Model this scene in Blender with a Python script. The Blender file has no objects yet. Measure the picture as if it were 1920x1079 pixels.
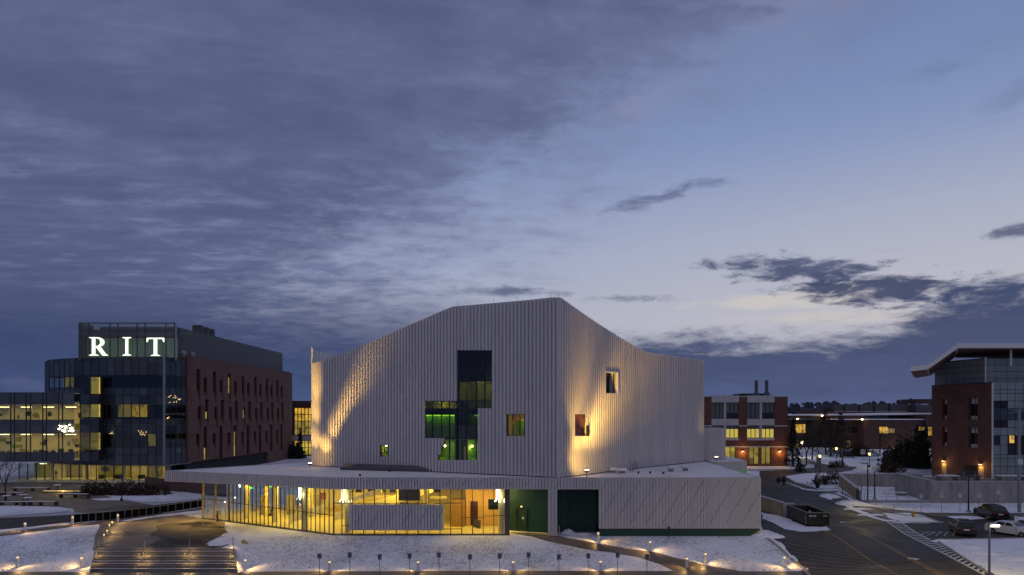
import bpy, math, random
from mathutils import Vector
random.seed(7)
sc = bpy.context.scene
R = math.radians
F, CX, HY, CZ = 1300.0, 960.0, 775.0, 13.0      # focal length in px, principal column, horizon row, eye height

# ------------------------------------------------------------------ camera
cam = bpy.data.cameras.new('camera'); camo = bpy.data.objects.new('camera', cam)
sc.collection.objects.link(camo); sc.camera = camo
camo.location = (0, 0, CZ); camo.rotation_euler = (R(90), 0, 0)
cam.sensor_width = 36; cam.lens = 36 * F / 1920; cam.shift_y = (HY - 539.5) / 1920
cam.clip_start = 0.5; cam.clip_end = 30000

# ------------------------------------------------------------------ sky
world = bpy.data.worlds.new('World'); sc.world = world; world.use_nodes = True
world.cycles.sampling_method = 'MANUAL'; world.cycles.sample_map_resolution = 256
wt = world.node_tree; wt.nodes.clear()

class X:                                   # tiny expression wrapper over Math nodes
    tree = wt
    def __init__(s, k): s.k = k
    @staticmethod
    def op(o, *a, clamp=False):
        n = X.tree.nodes.new('ShaderNodeMath'); n.operation = o; n.use_clamp = clamp
        for i, v in enumerate(a):
            if isinstance(v, X): X.tree.links.new(v.k, n.inputs[i])
            else: n.inputs[i].default_value = v
        return X(n.outputs[0])
    def __add__(s, o): return X.op('ADD', s, o)
    __radd__ = __add__
    def __sub__(s, o): return X.op('SUBTRACT', s, o)
    def __rsub__(s, o): return X.op('SUBTRACT', o, s)
    def __mul__(s, o): return X.op('MULTIPLY', s, o)
    __rmul__ = __mul__
    def __truediv__(s, o): return X.op('DIVIDE', s, o)
def sstep(v, a, b):
    n = X.tree.nodes.new('ShaderNodeMapRange'); n.interpolation_type = 'SMOOTHSTEP'
    X.tree.links.new(v.k, n.inputs['Value'])
    n.inputs['From Min'].default_value = a; n.inputs['From Max'].default_value = b
    return X(n.outputs['Result'])
def vec(x, y, z=0.0):
    n = X.tree.nodes.new('ShaderNodeCombineXYZ')
    for i, v in enumerate((x, y, z)):
        if isinstance(v, X): X.tree.links.new(v.k, n.inputs[i])
        else: n.inputs[i].default_value = v
    return n.outputs[0]
def noise(v, scale, detail=6, rough=0.55, dist=0.0):
    n = X.tree.nodes.new('ShaderNodeTexNoise'); n.inputs['Scale'].default_value = scale
    n.inputs['Detail'].default_value = detail; n.inputs['Roughness'].default_value = rough
    n.inputs['Distortion'].default_value = dist; X.tree.links.new(v, n.inputs['Vector'])
    return X(n.outputs[0])
def srgb(r, g, b):
    f = lambda c: (c/255/12.92) if c/255 <= 0.04045 else ((c/255+0.055)/1.055)**2.4
    return (f(r), f(g), f(b), 1)
def ramp(v, pts):
    n = X.tree.nodes.new('ShaderNodeValToRGB'); X.tree.links.new(v.k, n.inputs[0]); e = n.color_ramp.elements
    while len(e) < len(pts): e.new(0.5)
    for i, (p, c) in enumerate(pts): e[i].position = p; e[i].color = srgb(*c)
    return n.outputs[0]
def mixc(f, a, b, mode='MIX'):
    n = X.tree.nodes.new('ShaderNodeMix'); n.data_type = 'RGBA'; n.blend_type = mode; n.clamp_factor = True
    if isinstance(f, X): X.tree.links.new(f.k, n.inputs[0])
    else: n.inputs[0].default_value = f
    for i, v in ((6, a), (7, b)):
        if isinstance(v, tuple): n.inputs[i].default_value = v
        else: X.tree.links.new(v, n.inputs[i])
    return n.outputs[2]
def azel(px, py):                           # direction of a picture point as azimuth, elevation in degrees
    u, w = (px-CX)/F, (HY-py)/F
    return math.degrees(math.atan(u)), math.degrees(math.atan(w/math.hypot(1, u)))

tcn = wt.nodes.new('ShaderNodeTexCoord'); sep = wt.nodes.new('ShaderNodeSeparateXYZ')
wt.links.new(tcn.outputs['Generated'], sep.inputs[0])
dx, dy, dz = (X(sep.outputs[i]) for i in range(3))
az = X.op('ARCTAN2', dx, dy) * 57.2958
el = X.op('ARCSINE', dz) * 57.2958
zz = X.op('MAXIMUM', dz, 0.0) + 0.13
cp = vec(dx/zz, dy/zz, 0.0)                 # flat cloud layer seen in perspective
n_big = noise(cp, 0.9, 5, 0.5, 0.3)
n_mid = noise(cp, 2.6, 6, 0.62, 0.4)
cpx = vec(dx/zz*4.2 + dy/zz*0.8, dy/zz*10.5 - dx/zz*1.6, 0.3)
n_rip = noise(cpx, 1.0, 6, 0.58, 0.35)       # mackerel ripples
cq = vec(dx/zz*1.1 + dy/zz*0.8, dy/zz*2.4 - dx/zz*0.9, 2.7)
n_str = noise(cq, 1.6, 6, 0.6, 0.3)
n_puf = noise(vec(dx/zz*7.0, dy/zz*9.0, 3.1), 1.0, 6, 0.62, 0.25)
ve = vec(az*0.055, el*0.22, 0.0)            # wisps near the horizon, longer than they are tall
n_w = noise(ve, 1.0, 6, 0.6, 0.6)
ve2 = vec(az*0.10, el*0.36, 5.0)
n_w2 = noise(ve2, 1.3, 6, 0.66, 0.5)

n_f = noise(vec(az*0.36, el*1.15, 1.0), 1.0, 7, 0.66, 0.35)
n_f2 = noise(vec(az*0.20 + el*0.12, el*1.0, 9.0), 1.0, 6, 0.66, 0.4)
# clear air, darker with height, paler above the glow on the right
eln = el/60.0
clear = ramp(eln, [(0.0, (92,108,148)), (0.05, (128,140,176)), (0.12, (176,180,200)), (0.2, (158,170,202)),
                   (0.33, (131,152,194)), (0.48, (117,135,178)), (0.62, (103,119,160)), (1.0, (72,88,130))])
glow = sstep(az, -22, 34) * sstep(el, 24, 7) * sstep(az, 110, 60)
clear = mixc(glow*0.62, clear, srgb(204,200,206))
# high sheet over the left and the top
fc = wt.nodes.new('ShaderNodeFloatCurve'); wt.links.new((el/60.0).k, fc.inputs['Value'])
cv = fc.mapping.curves[0]
pts = [(0,-10),(5,-8.0),(9.3,-8.0),(13,-5.5),(16.1,-1.0),(21.8,9.5),(26,18.5),(29.5,25),(36,36),(60,60)]
cv.points[0].location = (0, (pts[0][1]+90)/180); cv.points[1].location = (1, (pts[-1][1]+90)/180)
for e_, a_ in pts[1:-1]: cv.points.new(e_/60, (a_+90)/180)
fc.mapping.update()
bound = X(fc.outputs[0])*180.0 - 90.0
dist = bound - az + (n_mid-0.5)*26 + (n_rip-0.5)*16 + (n_puf-0.5)*34 + (n_big-0.5)*8
sheet = sstep(dist, -13, 19)*0.96
back = sstep(az, 75, 130)
sheet = X.op('MAXIMUM', sheet, back)
sheetc = ramp((n_rip*0.22 + n_str*0.30 + n_puf*0.22 + n_big*0.26 - 0.36)*3.3 + sstep(el, 22, 10)*(n_rip-0.5)*1.3,
              [(0.0,(80,90,123)),(0.35,(88,98,132)),(0.62,(98,108,143)),(1.0,(117,127,163))])
sheetc = mixc(sstep(el, 17, 6)*sstep(az, 4, -14)*0.5, sheetc, srgb(70,83,120))
edge = sstep(dist, 17, -2)
sheetc = mixc(edge*0.55, sheetc, srgb(142,148,180))
warmedge = sstep(dist, 10, 2)*sstep(el, 15, 24)*sstep(n_mid, 0.42, 0.7)
sheetc = mixc(warmedge*0.5, sheetc, srgb(166,160,182))
sky = mixc(sheet, clear, sheetc)
# pale mackerel streaks low in the left sheet
st = sstep(n_rip*0.6+n_puf*0.4, 0.50, 0.66)*sstep(el, 7, 11)*sstep(el, 20, 14)*sstep(az, 0, -8)
sky = mixc(st*0.42, sky, srgb(128,142,180))
# dark cloud bank along the horizon
top = 4.9 + (n_w-0.5)*6 + (n_w2-0.5)*3.0 + (n_f-0.5)*4.5 + sstep(az, -3, 12)*1.4 + sstep(az, 27, 33)*2.0
bank = sstep(top - el, -1.0, 1.6)
leftlow = sstep(el, 11.5, 5.0)*sstep(az, 2, -9)
bankc = ramp(el/12.0 + (n_w2-0.5)*0.45 + (n_f2-0.5)*0.55, [(0.0,(76,92,134)),(0.22,(67,82,122)),(0.5,(60,73,110)),(1.0,(76,89,127))])
sky = mixc(bank*0.95, sky, bankc)
sky = mixc(leftlow*0.8, sky, bankc)
# single clouds: centre, half widths (px), darkness
def blob(px, py, wx, wy, amt, col, tilt=0.0, thr=0.50, soft=0.16, nn=None):
    global sky
    a0, e0 = azel(px, py); a1, _ = azel(px+wx, py); _, e1 = azel(px, py-wy)
    ra, re = abs(a1-a0), abs(e1-e0)
    da = (az - a0)/ra; de = (el - e0 - (az-a0)*tilt)/re
    g = X.op('EXPONENT', (da*da + de*de)*-0.9)
    m = sstep(g*1.15 + ((nn or n_f)-0.5)*2.6, thr-.05, thr+soft*4.4) * sstep(g, 0.03, 0.30)
    sky = mixc(m*amt, sky, srgb(*col))
dk = (84,92,124)
blob(1520, 560, 250, 24, 0.75, (212,206,200), 0.0, 0.42, 0.2, n_f2)      # pale gap over the bank
blob(1600, 590, 230, 17, 0.9, (208,202,198), 0.0, 0.30, 0.25, n_f2)
blob(1500, 505, 190, 30, 0.9, (78,87,119), -0.10, 0.46, 0.14)
blob(1640, 540, 240, 40, 0.95, (66,76,108), -0.10, 0.50, 0.14)
blob(1480, 508, 110, 18, 0.8, (84,92,124), -0.1, 0.46, 0.18)
blob(1860, 565, 220, 52, 0.9, (68,80,114), -0.05, 0.40, 0.2)
blob(1190, 385, 62, 17, 0.7, (92,102,138), 0.1, 0.40, 0.2)
blob(1262, 366, 50, 13, 0.65, (88,98,134), 0.28, 0.44, 0.18)
blob(1322, 345, 52, 14, 0.65, (92,102,138), 0.0, 0.44, 0.2)
blob(950, 547, 115, 12, 0.85, (90,98,130), -0.02, 0.42, 0.2)
blob(1180, 560, 90, 9, 0.8, (92,100,132), -0.03, 0.42, 0.2)
blob(1900, 432, 70, 16, 0.85, (84,92,122), 0.05, 0.42, 0.18)
blob(1890, 50, 210, 75, 0.7, (76,86,118), 0.1, 0.40, 0.6, n_mid)
blob(1660, 40, 170, 70, 0.6, (82,92,126), 0.1, 0.40, 0.6, n_mid)
blob(1760, 130, 100, 26, 0.5, (86,96,132), 0.0, 0.36, 0.6)
blob(1910, 180, 90, 40, 0.6, (78,88,120), 0.2, 0.36, 0.6)
blob(1010, 432, 60, 14, 0.35, (104,114,148), -0.2, 0.36, 0.4)
blob(1180, 205, 75, 24, 0.45, (160,160,188), 0.1, 0.36, 0.5)
blob(1370, 650, 70, 11, 0.5, (92,104,142), 0.0, 0.42, 0.25)
blob(40, 722, 70, 14, 0.5, (98,104,140), 0.0, 0.42, 0.25)
below = sstep(el, 0.0, -1.5)
sky = mixc(below, sky, srgb(60,66,88))
nsk = wt.nodes.new('ShaderNodeTexSky'); nsk.sky_type = 'NISHITA'; nsk.sun_disc = False
nsk.sun_elevation = R(1.0); nsk.sun_rotation = R(32)
bg1 = wt.nodes.new('ShaderNodeBackground'); wt.links.new(sky, bg1.inputs[0]); bg1.inputs[1].default_value = 0.93
bg2 = wt.nodes.new('ShaderNodeBackground'); wt.links.new(nsk.outputs[0], bg2.inputs[0]); bg2.inputs[1].default_value = 0.0003
ad = wt.nodes.new('ShaderNodeAddShader'); wo = wt.nodes.new('ShaderNodeOutputWorld')
wt.links.new(bg1.outputs[0], ad.inputs[0]); wt.links.new(bg2.outputs[0], ad.inputs[1]); wt.links.new(ad.outputs[0], wo.inputs[0])
fill_l = bpy.data.lights.new('soft_fill', 'SUN'); fill_l.energy = 0.31; fill_l.angle = R(100); fill_l.color = (1, 0.84, 0.80)  # wide soft fill from behind the viewer, added to lighten ground and fronts
fill_o = bpy.data.objects.new('soft_fill', fill_l); sc.collection.objects.link(fill_o)
fill_o.rotation_euler = (R(38), 0, R(-25))
sc.view_settings.view_transform = 'Standard'; sc.view_settings.look = 'None'
sc.view_settings.exposure = 0.0; sc.view_settings.gamma = 1.0; sc.view_settings.use_curve_mapping = False
sc.render.engine = 'CYCLES'

# ------------------------------------------------------------------ helpers
COL = sc.collection
def interp(v, pts):
    if v <= pts[0][0]: return pts[0][1]
    for (a, b), (c, d) in zip(pts, pts[1:]):
        if v <= c: return b + (d-b)*(v-a)/(c-a)
    return pts[-1][1]
def smooth(v, a, b):
    t = min(1, max(0, (v-a)/(b-a))); return t*t*(3-2*t)
def tz(x, y):                                # height of the ground
    r = interp(y, [(85,0),(107,1.5),(130,2.5),(190,2.8)])
    l = interp(y, [(95,0),(125,0.5),(200,1.4),(400,2.8)])
    t = smooth(x, 0, 25); z = l*(1-t) + r*t
    lo = interp(y, [(63.4,-1.4),(66,-1.12),(70,-0.45),(73,0)]) * (1 - smooth(x, 24, 42))
    if y < 74 and x < 42:
        xs = x - max(0, 66.6-y)*.45
        w = smooth(xs, -43.0, -40.3)*(1-smooth(xs, -26.2, -23.5))
        hi = 0.0 if y > 66.6 else interp(y, [(62.8,-1.45),(63.6,-1.62),(65.6,-1.5),(66.6,0.0)])
        lo = lo*(1-w) + hi*w
    return z + lo
def ray(px, py, D): return Vector(((px-CX)/F*D, D, CZ-(py-HY)/F*D))
def G(px, py):                               # ground point seen at a picture point
    D = 30.0
    while D < 900:
        p = ray(px, py, D)
        if p.z <= tz(p.x, p.y): break
        D += 0.2
    return p
def GX(px, py): p = G(px, py); return (p.x, p.y)

def link(o, parent=None):
    COL.objects.link(o)
    if parent: o.parent = parent
    return o
def wloc(o):
    v = Vector((0,0,0))
    while o: v += Vector(o.location); o = o.parent
    return v
def tag(o, label=None, cat=None, group=None, kind=None):
    if label: o['label'] = label
    if cat: o['category'] = cat
    if group: o['group'] = group
    if kind: o['kind'] = kind
    return o
def thing(name, label, cat, loc=(0,0,0), rz=0, group=None):
    o = bpy.data.objects.new(name, None); o.location = loc; o.rotation_euler = (0,0,rz); o.empty_display_size = .3
    return tag(link(o), label, cat, group)
def copy_tree(o, parent=None):
    c = o.copy(); COL.objects.link(c); c.parent = parent
    for ch in KIDS.get(o.name, []): copy_tree(ch, c)
    KIDS.setdefault(c.name, [])
    return c
KIDS = {}
class MB:
    def __init__(s): s.v = []; s.f = []
    def poly(s, pts): n = len(s.v); s.v += [tuple(p) for p in pts]; s.f.append(tuple(range(n, n+len(pts)))); return s
    def hexa(s, b, t):                       # bottom ring, top ring
        n = len(s.v); k = len(b); s.v += [tuple(p) for p in b] + [tuple(p) for p in t]
        s.f.append(tuple(n+i for i in reversed(range(k)))); s.f.append(tuple(n+k+i for i in range(k)))
        for i in range(k): j = (i+1) % k; s.f.append((n+i, n+j, n+k+j, n+k+i))
        return s
    def box(s, x0, x1, y0, y1, z0, z1):
        return s.hexa([(x0,y0,z0),(x1,y0,z0),(x1,y1,z0),(x0,y1,z0)], [(x0,y0,z1),(x1,y0,z1),(x1,y1,z1),(x0,y1,z1)])
    def fbox(s, fr, a0, a1, b0, b1, z0, z1):  # box in the frame of a wall: a along it, b outwards
        P = lambda a, b, z: fr.p(a, b, z)
        q = [(a0,b0),(a1,b0),(a1,b1),(a0,b1)]
        if fr.flip: q.reverse()
        return s.hexa([P(a,b,z0) for a,b in q], [P(a,b,z1) for a,b in q])
    def prism(s, pts, z0, z1): return s.hexa([(x,y,z0) for x,y in pts], [(x,y,z1) for x,y in pts])
    def tube(s, p0, p1, r0, r1=None, n=6):
        r1 = r0 if r1 is None else r1; p0, p1 = Vector(p0), Vector(p1); d = (p1-p0)
        if d.length < 1e-6: return s
        d.normalize(); a = d.orthogonal().normalized(); b = d.cross(a)
        ring = lambda p, r: [p + a*(r*math.cos(2*math.pi*i/n)) + b*(r*math.sin(2*math.pi*i/n)) for i in range(n)]
        return s.hexa(ring(p0, r0), ring(p1, r1))
    def lathe(s, x, y, prof, n=12):
        m = len(s.v)
        for r, z in prof:
            for i in range(n): s.v.append((x+r*math.cos(2*math.pi*i/n), y+r*math.sin(2*math.pi*i/n), z))
        for k in range(len(prof)-1):
            for i in range(n): j = (i+1)%n; s.f.append((m+k*n+i, m+k*n+j, m+(k+1)*n+j, m+(k+1)*n+i))
        s.f.append(tuple(m+i for i in reversed(range(n)))); s.f.append(tuple(m+(len(prof)-1)*n+i for i in range(n)))
        return s
    def build(s, name, mat, parent=None, local=False, kind=None, smooth=False):
        me = bpy.data.meshes.new(name); off = Vector((0,0,0)) if (local or not parent) else wloc(parent)
        me.from_pydata([tuple(Vector(v)-off) for v in s.v], [], s.f); me.update()
        if mat: me.materials.append(mat)
        if smooth: me.polygons.foreach_set('use_smooth', [True]*len(me.polygons))
        o = link(bpy.data.objects.new(name, me), parent)
        if parent: KIDS.setdefault(parent.name, []).append(o)
        if kind: o['kind'] = kind
        return o
class Frame:                                  # a vertical plane: origin, direction along; outward normal towards the viewer's side
    def __init__(s, p0, p1, flip=False):
        s.o = Vector((p0[0], p0[1], 0)); e = Vector((p1[0]-p0[0], p1[1]-p0[1], 0)); s.L = e.length
        s.t = e.normalized(); s.n = Vector((s.t.y, -s.t.x, 0)) * (-1 if flip else 1); s.flip = not flip
    def p(s, a, b, z): q = s.o + s.t*a + s.n*b; return Vector((q.x, q.y, z))
    def hit(s, px, py=775, b=0.0):            # where the line of sight through a picture point meets it: (a, z)
        u = (px-CX)/F; o = s.o + s.n*b
        D = (o.x*s.t.y - o.y*s.t.x) / (u*s.t.y - s.t.x)
        a = (Vector((u*D, D, 0)) - o).dot(s.t)
        return a, CZ - (py-HY)/F*D

def mat(name, col, rough=0.7, metal=0.0, var=0.0, vs=3.0, bump=0.0, bs=20.0, emit=None, es=1.0, sc3=(1,1,1), obj=False, spec=None, rnd=None, ra=.1):
    m = bpy.data.materials.new(name); m.use_nodes = True; nt = m.node_tree; b = nt.nodes['Principled BSDF']
    c = (*col[:3], 1); b.inputs['Base Color'].default_value = c
    b.inputs['Roughness'].default_value = rough; b.inputs['Metallic'].default_value = metal
    if spec is not None: b.inputs['Specular IOR Level'].default_value = spec
    if emit: b.inputs['Emission Color'].default_value = (*emit[:3], 1); b.inputs['Emission Strength'].default_value = es
    if var or bump:
        g = nt.nodes.new('ShaderNodeNewGeometry'); mp = nt.nodes.new('ShaderNodeMapping'); mp.inputs['Scale'].default_value = sc3
        nt.links.new(g.outputs['Position'], mp.inputs[0])
    if var:
        n = nt.nodes.new('ShaderNodeTexNoise'); n.inputs['Scale'].default_value = vs; n.inputs['Detail'].default_value = 5; n.inputs['Roughness'].default_value = 0.65
        nt.links.new(mp.outputs[0], n.inputs['Vector'])
        r = nt.nodes.new('ShaderNodeMapRange'); r.inputs[1].default_value = 0.3; r.inputs[2].default_value = 0.7
        r.inputs[3].default_value = 1-var; r.inputs[4].default_value = 1+var; nt.links.new(n.outputs[0], r.inputs[0])
        v = nt.nodes.new('ShaderNodeVectorMath'); v.operation = 'SCALE'; v.inputs[0].default_value = c[:3]
        nt.links.new(r.outputs[0], v.inputs['Scale']); nt.links.new(v.outputs[0], b.inputs['Base Color'])
    if rnd:
        rs = (nt.nodes.new('ShaderNodeObjectInfo').outputs['Random'] if rnd == 'object' else nt.nodes.new('ShaderNodeNewGeometry').outputs['Random Per Island'])
        rm = nt.nodes.new('ShaderNodeMapRange'); rm.inputs[3].default_value = 1-ra; rm.inputs[4].default_value = 1+ra; nt.links.new(rs, rm.inputs[0])
        v2 = nt.nodes.new('ShaderNodeVectorMath'); v2.operation = 'SCALE'
        if b.inputs['Base Color'].links: nt.links.new(b.inputs['Base Color'].links[0].from_socket, v2.inputs[0])
        else: v2.inputs[0].default_value = c[:3]
        nt.links.new(rm.outputs[0], v2.inputs['Scale']); nt.links.new(v2.outputs[0], b.inputs['Base Color'])
        r5 = nt.nodes.new('ShaderNodeMapRange'); r5.inputs[3].default_value = rough*.8; r5.inputs[4].default_value = min(1, rough*1.25); nt.links.new(rs, r5.inputs[0]); nt.links.new(r5.outputs[0], b.inputs['Roughness'])
    if bump:
        n2 = nt.nodes.new('ShaderNodeTexNoise'); n2.inputs['Scale'].default_value = bs; n2.inputs['Detail'].default_value = 4
        nt.links.new(mp.outputs[0], n2.inputs['Vector'])
        bp = nt.nodes.new('ShaderNodeBump'); bp.inputs['Strength'].default_value = bump; bp.inputs['Distance'].default_value = 0.1
        nt.links.new(n2.outputs[0], bp.inputs['Height']); nt.links.new(bp.outputs[0], b.inputs['Normal'])
    return m
def glass(name, tint=(0.8,0.85,0.85), refl=1.0, f0=0.06, rough=0.02, dark=None):
    m = bpy.data.materials.new(name); m.use_nodes = True; nt = m.node_tree; nt.nodes.clear()
    o = nt.nodes.new('ShaderNodeOutputMaterial'); mx = nt.nodes.new('ShaderNodeMixShader')
    t = nt.nodes.new('ShaderNodeBsdfTransparent'); t.inputs[0].default_value = (*tint, 1)
    g = nt.nodes.new('ShaderNodeBsdfGlossy'); g.inputs['Roughness'].default_value = rough; g.inputs[0].default_value = (refl, refl, refl, 1)
    lw = nt.nodes.new('ShaderNodeFresnel'); lw.inputs[0].default_value = 1.5
    mr = nt.nodes.new('ShaderNodeMath'); mr.operation = 'ADD'; mr.inputs[1].default_value = f0; mr.use_clamp = True
    gb = nt.nodes.new('ShaderNodeNewGeometry'); iv = nt.nodes.new('ShaderNodeMath'); iv.operation = 'SUBTRACT'; iv.inputs[0].default_value = 1; nt.links.new(gb.outputs['Backfacing'], iv.inputs[1]); mf = nt.nodes.new('ShaderNodeMath'); mf.operation = 'MULTIPLY'; nt.links.new(iv.outputs[0], mf.inputs[1]); nt.links.new(lw.outputs[0], mr.inputs[0]); nt.links.new(mr.outputs[0], mf.inputs[0]); mr = mf; nt.links.new(mr.outputs[0], mx.inputs[0])
    nt.links.new(t.outputs[0], mx.inputs[1]); nt.links.new(g.outputs[0], mx.inputs[2]); nt.links.new(mx.outputs[0], o.inputs[0])
    return m
def brick_mat(name, c1, c2, mortar, sx=0.25, sy=0.08):
    m = bpy.data.materials.new(name); m.use_nodes = True; nt = m.node_tree; b = nt.nodes['Principled BSDF']; b.inputs['Roughness'].default_value = 0.85
    g = nt.nodes.new('ShaderNodeNewGeometry'); s = nt.nodes.new('ShaderNodeSeparateXYZ'); nt.links.new(g.outputs['Position'], s.inputs[0])
    a = nt.nodes.new('ShaderNodeMath'); a.operation = 'ADD'; nt.links.new(s.outputs[0], a.inputs[0]); nt.links.new(s.outputs[1], a.inputs[1])
    c = nt.nodes.new('ShaderNodeCombineXYZ'); nt.links.new(a.outputs[0], c.inputs[0]); nt.links.new(s.outputs[2], c.inputs[1])
    k = nt.nodes.new('ShaderNodeTexBrick'); k.inputs['Color1'].default_value = (*c1,1); k.inputs['Color2'].default_value = (*c2,1); k.inputs['Mortar'].default_value = (*mortar,1)
    k.inputs['Scale'].default_value = 1; k.inputs['Brick Width'].default_value = sx; k.inputs['Row Height'].default_value = sy; k.inputs['Mortar Size'].default_value = 0.008
    nt.links.new(c.outputs[0], k.inputs['Vector'])
    n = nt.nodes.new('ShaderNodeTexNoise'); n.inputs['Scale'].default_value = 0.6; n.inputs['Detail'].default_value = 6; nt.links.new(g.outputs['Position'], n.inputs['Vector'])
    r = nt.nodes.new('ShaderNodeMapRange'); r.inputs[1].default_value = .3; r.inputs[2].default_value = .7; r.inputs[3].default_value = .78; r.inputs[4].default_value = 1.2; nt.links.new(n.outputs[0], r.inputs[0])
    v = nt.nodes.new('ShaderNodeVectorMath'); v.operation = 'SCALE'; nt.links.new(k.outputs[0], v.inputs[0]); nt.links.new(r.outputs[0], v.inputs['Scale']); nt.links.new(v.outputs[0], b.inputs['Base Color'])
    return m
def room_mat(name, col, strength, dim=0.25, bw=1.6, bh=1.1):
    """lit rooms seen through windows: uneven panels of light and darker furniture"""
    m = bpy.data.materials.new(name); m.use_nodes = True; nt = m.node_tree; b = nt.nodes['Principled BSDF']
    b.inputs['Base Color'].default_value = (0.25,0.22,0.15,1); b.inputs['Roughness'].default_value = 0.9
    g = nt.nodes.new('ShaderNodeNewGeometry'); s = nt.nodes.new('ShaderNodeSeparateXYZ'); nt.links.new(g.outputs['Position'], s.inputs[0])
    a = nt.nodes.new('ShaderNodeMath'); a.operation = 'SUBTRACT'; nt.links.new(s.outputs[0], a.inputs[0]); nt.links.new(s.outputs[1], a.inputs[1])
    c = nt.nodes.new('ShaderNodeCombineXYZ'); nt.links.new(a.outputs[0], c.inputs[0]); nt.links.new(s.outputs[2], c.inputs[1])
    k = nt.nodes.new('ShaderNodeTexVoronoi'); k.distance = 'CHEBYCHEV'; k.inputs['Scale'].default_value = 1/bw; nt.links.new(c.outputs[0], k.inputs['Vector'])
    n = nt.nodes.new('ShaderNodeTexNoise'); n.inputs['Scale'].default_value = 1.3/bh; n.inputs['Detail'].default_value = 5; n.inputs['Roughness'].default_value = 0.7; nt.links.new(c.outputs[0], n.inputs['Vector'])
    sp = nt.nodes.new('ShaderNodeSeparateColor'); nt.links.new(k.outputs['Color'], sp.inputs[0])
    ml = nt.nodes.new('ShaderNodeMath'); ml.operation = 'MULTIPLY_ADD'; nt.links.new(sp.outputs[0], ml.inputs[0]); ml.inputs[1].default_value = .6; nt.links.new(n.outputs[0], ml.inputs[2])
    r = nt.nodes.new('ShaderNodeMapRange'); r.inputs[1].default_value = .45; r.inputs[2].default_value = 1.0; r.inputs[3].default_value = dim*strength; r.inputs[4].default_value = strength; nt.links.new(ml.outputs[0], r.inputs[0])
    b.inputs['Emission Color'].default_value = (*col,1); nt.links.new(r.outputs[0], b.inputs['Emission Strength'])
    return m
def snow_mat(name, speck=0.5, scale=3.0, cover=0.5, base=(0.72,0.75,0.80), under=(0.07,0.06,0.045), stretch=(1,1,1), soft=0.1):
    """thin snow with what lies beneath showing through"""
    m = bpy.data.materials.new(name); m.use_nodes = True; nt = m.node_tree; b = nt.nodes['Principled BSDF']
    b.inputs['Roughness'].default_value = 0.75; b.inputs['Specular IOR Level'].default_value = 0.3
    g = nt.nodes.new('ShaderNodeNewGeometry'); mp = nt.nodes.new('ShaderNodeMapping'); mp.inputs['Scale'].default_value = stretch
    mp.inputs['Rotation'].default_value = (0,0,0.5); nt.links.new(g.outputs['Position'], mp.inputs[0])
    def nz(sc_, det, ro):
        n = nt.nodes.new('ShaderNodeTexNoise'); n.inputs['Scale'].default_value = sc_; n.inputs['Detail'].default_value = det; n.inputs['Roughness'].default_value = ro
        nt.links.new(mp.outputs[0], n.inputs['Vector']); return n.outputs[0]
    fine, mid, big = nz(scale, 5, 0.7), nz(scale*0.28, 4, 0.6), nz(0.09, 3, 0.5)
    a = nt.nodes.new('ShaderNodeMath'); a.operation = 'MULTIPLY_ADD'; nt.links.new(mid, a.inputs[0]); a.inputs[1].default_value = 0.35; nt.links.new(fine, a.inputs[2])
    a2 = nt.nodes.new('ShaderNodeMath'); a2.operation = 'MULTIPLY_ADD'; nt.links.new(big, a2.inputs[0]); a2.inputs[1].default_value = 0.8; nt.links.new(a.outputs[0], a2.inputs[2])
    r = nt.nodes.new('ShaderNodeMapRange'); nt.links.new(a2.outputs[0], r.inputs[0]); r.inputs[1].default_value = cover+0.57; r.inputs[2].default_value = cover+0.57+soft
    r.inputs[3].default_value = 0; r.inputs[4].default_value = speck
    mx = nt.nodes.new('ShaderNodeMix'); mx.data_type = 'RGBA'; nt.links.new(r.outputs[0], mx.inputs[0]); mx.inputs[6].default_value = (*base,1); mx.inputs[7].default_value = (*under,1)
    nt.links.new(mx.outputs[2], b.inputs['Base Color'])
    bp = nt.nodes.new('ShaderNodeBump'); bp.inputs['Strength'].default_value = 0.8; bp.inputs['Distance'].default_value = 0.12; nt.links.new(a.outputs[0], bp.inputs['Height']); nt.links.new(bp.outputs[0], b.inputs['Normal'])
    return m
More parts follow.
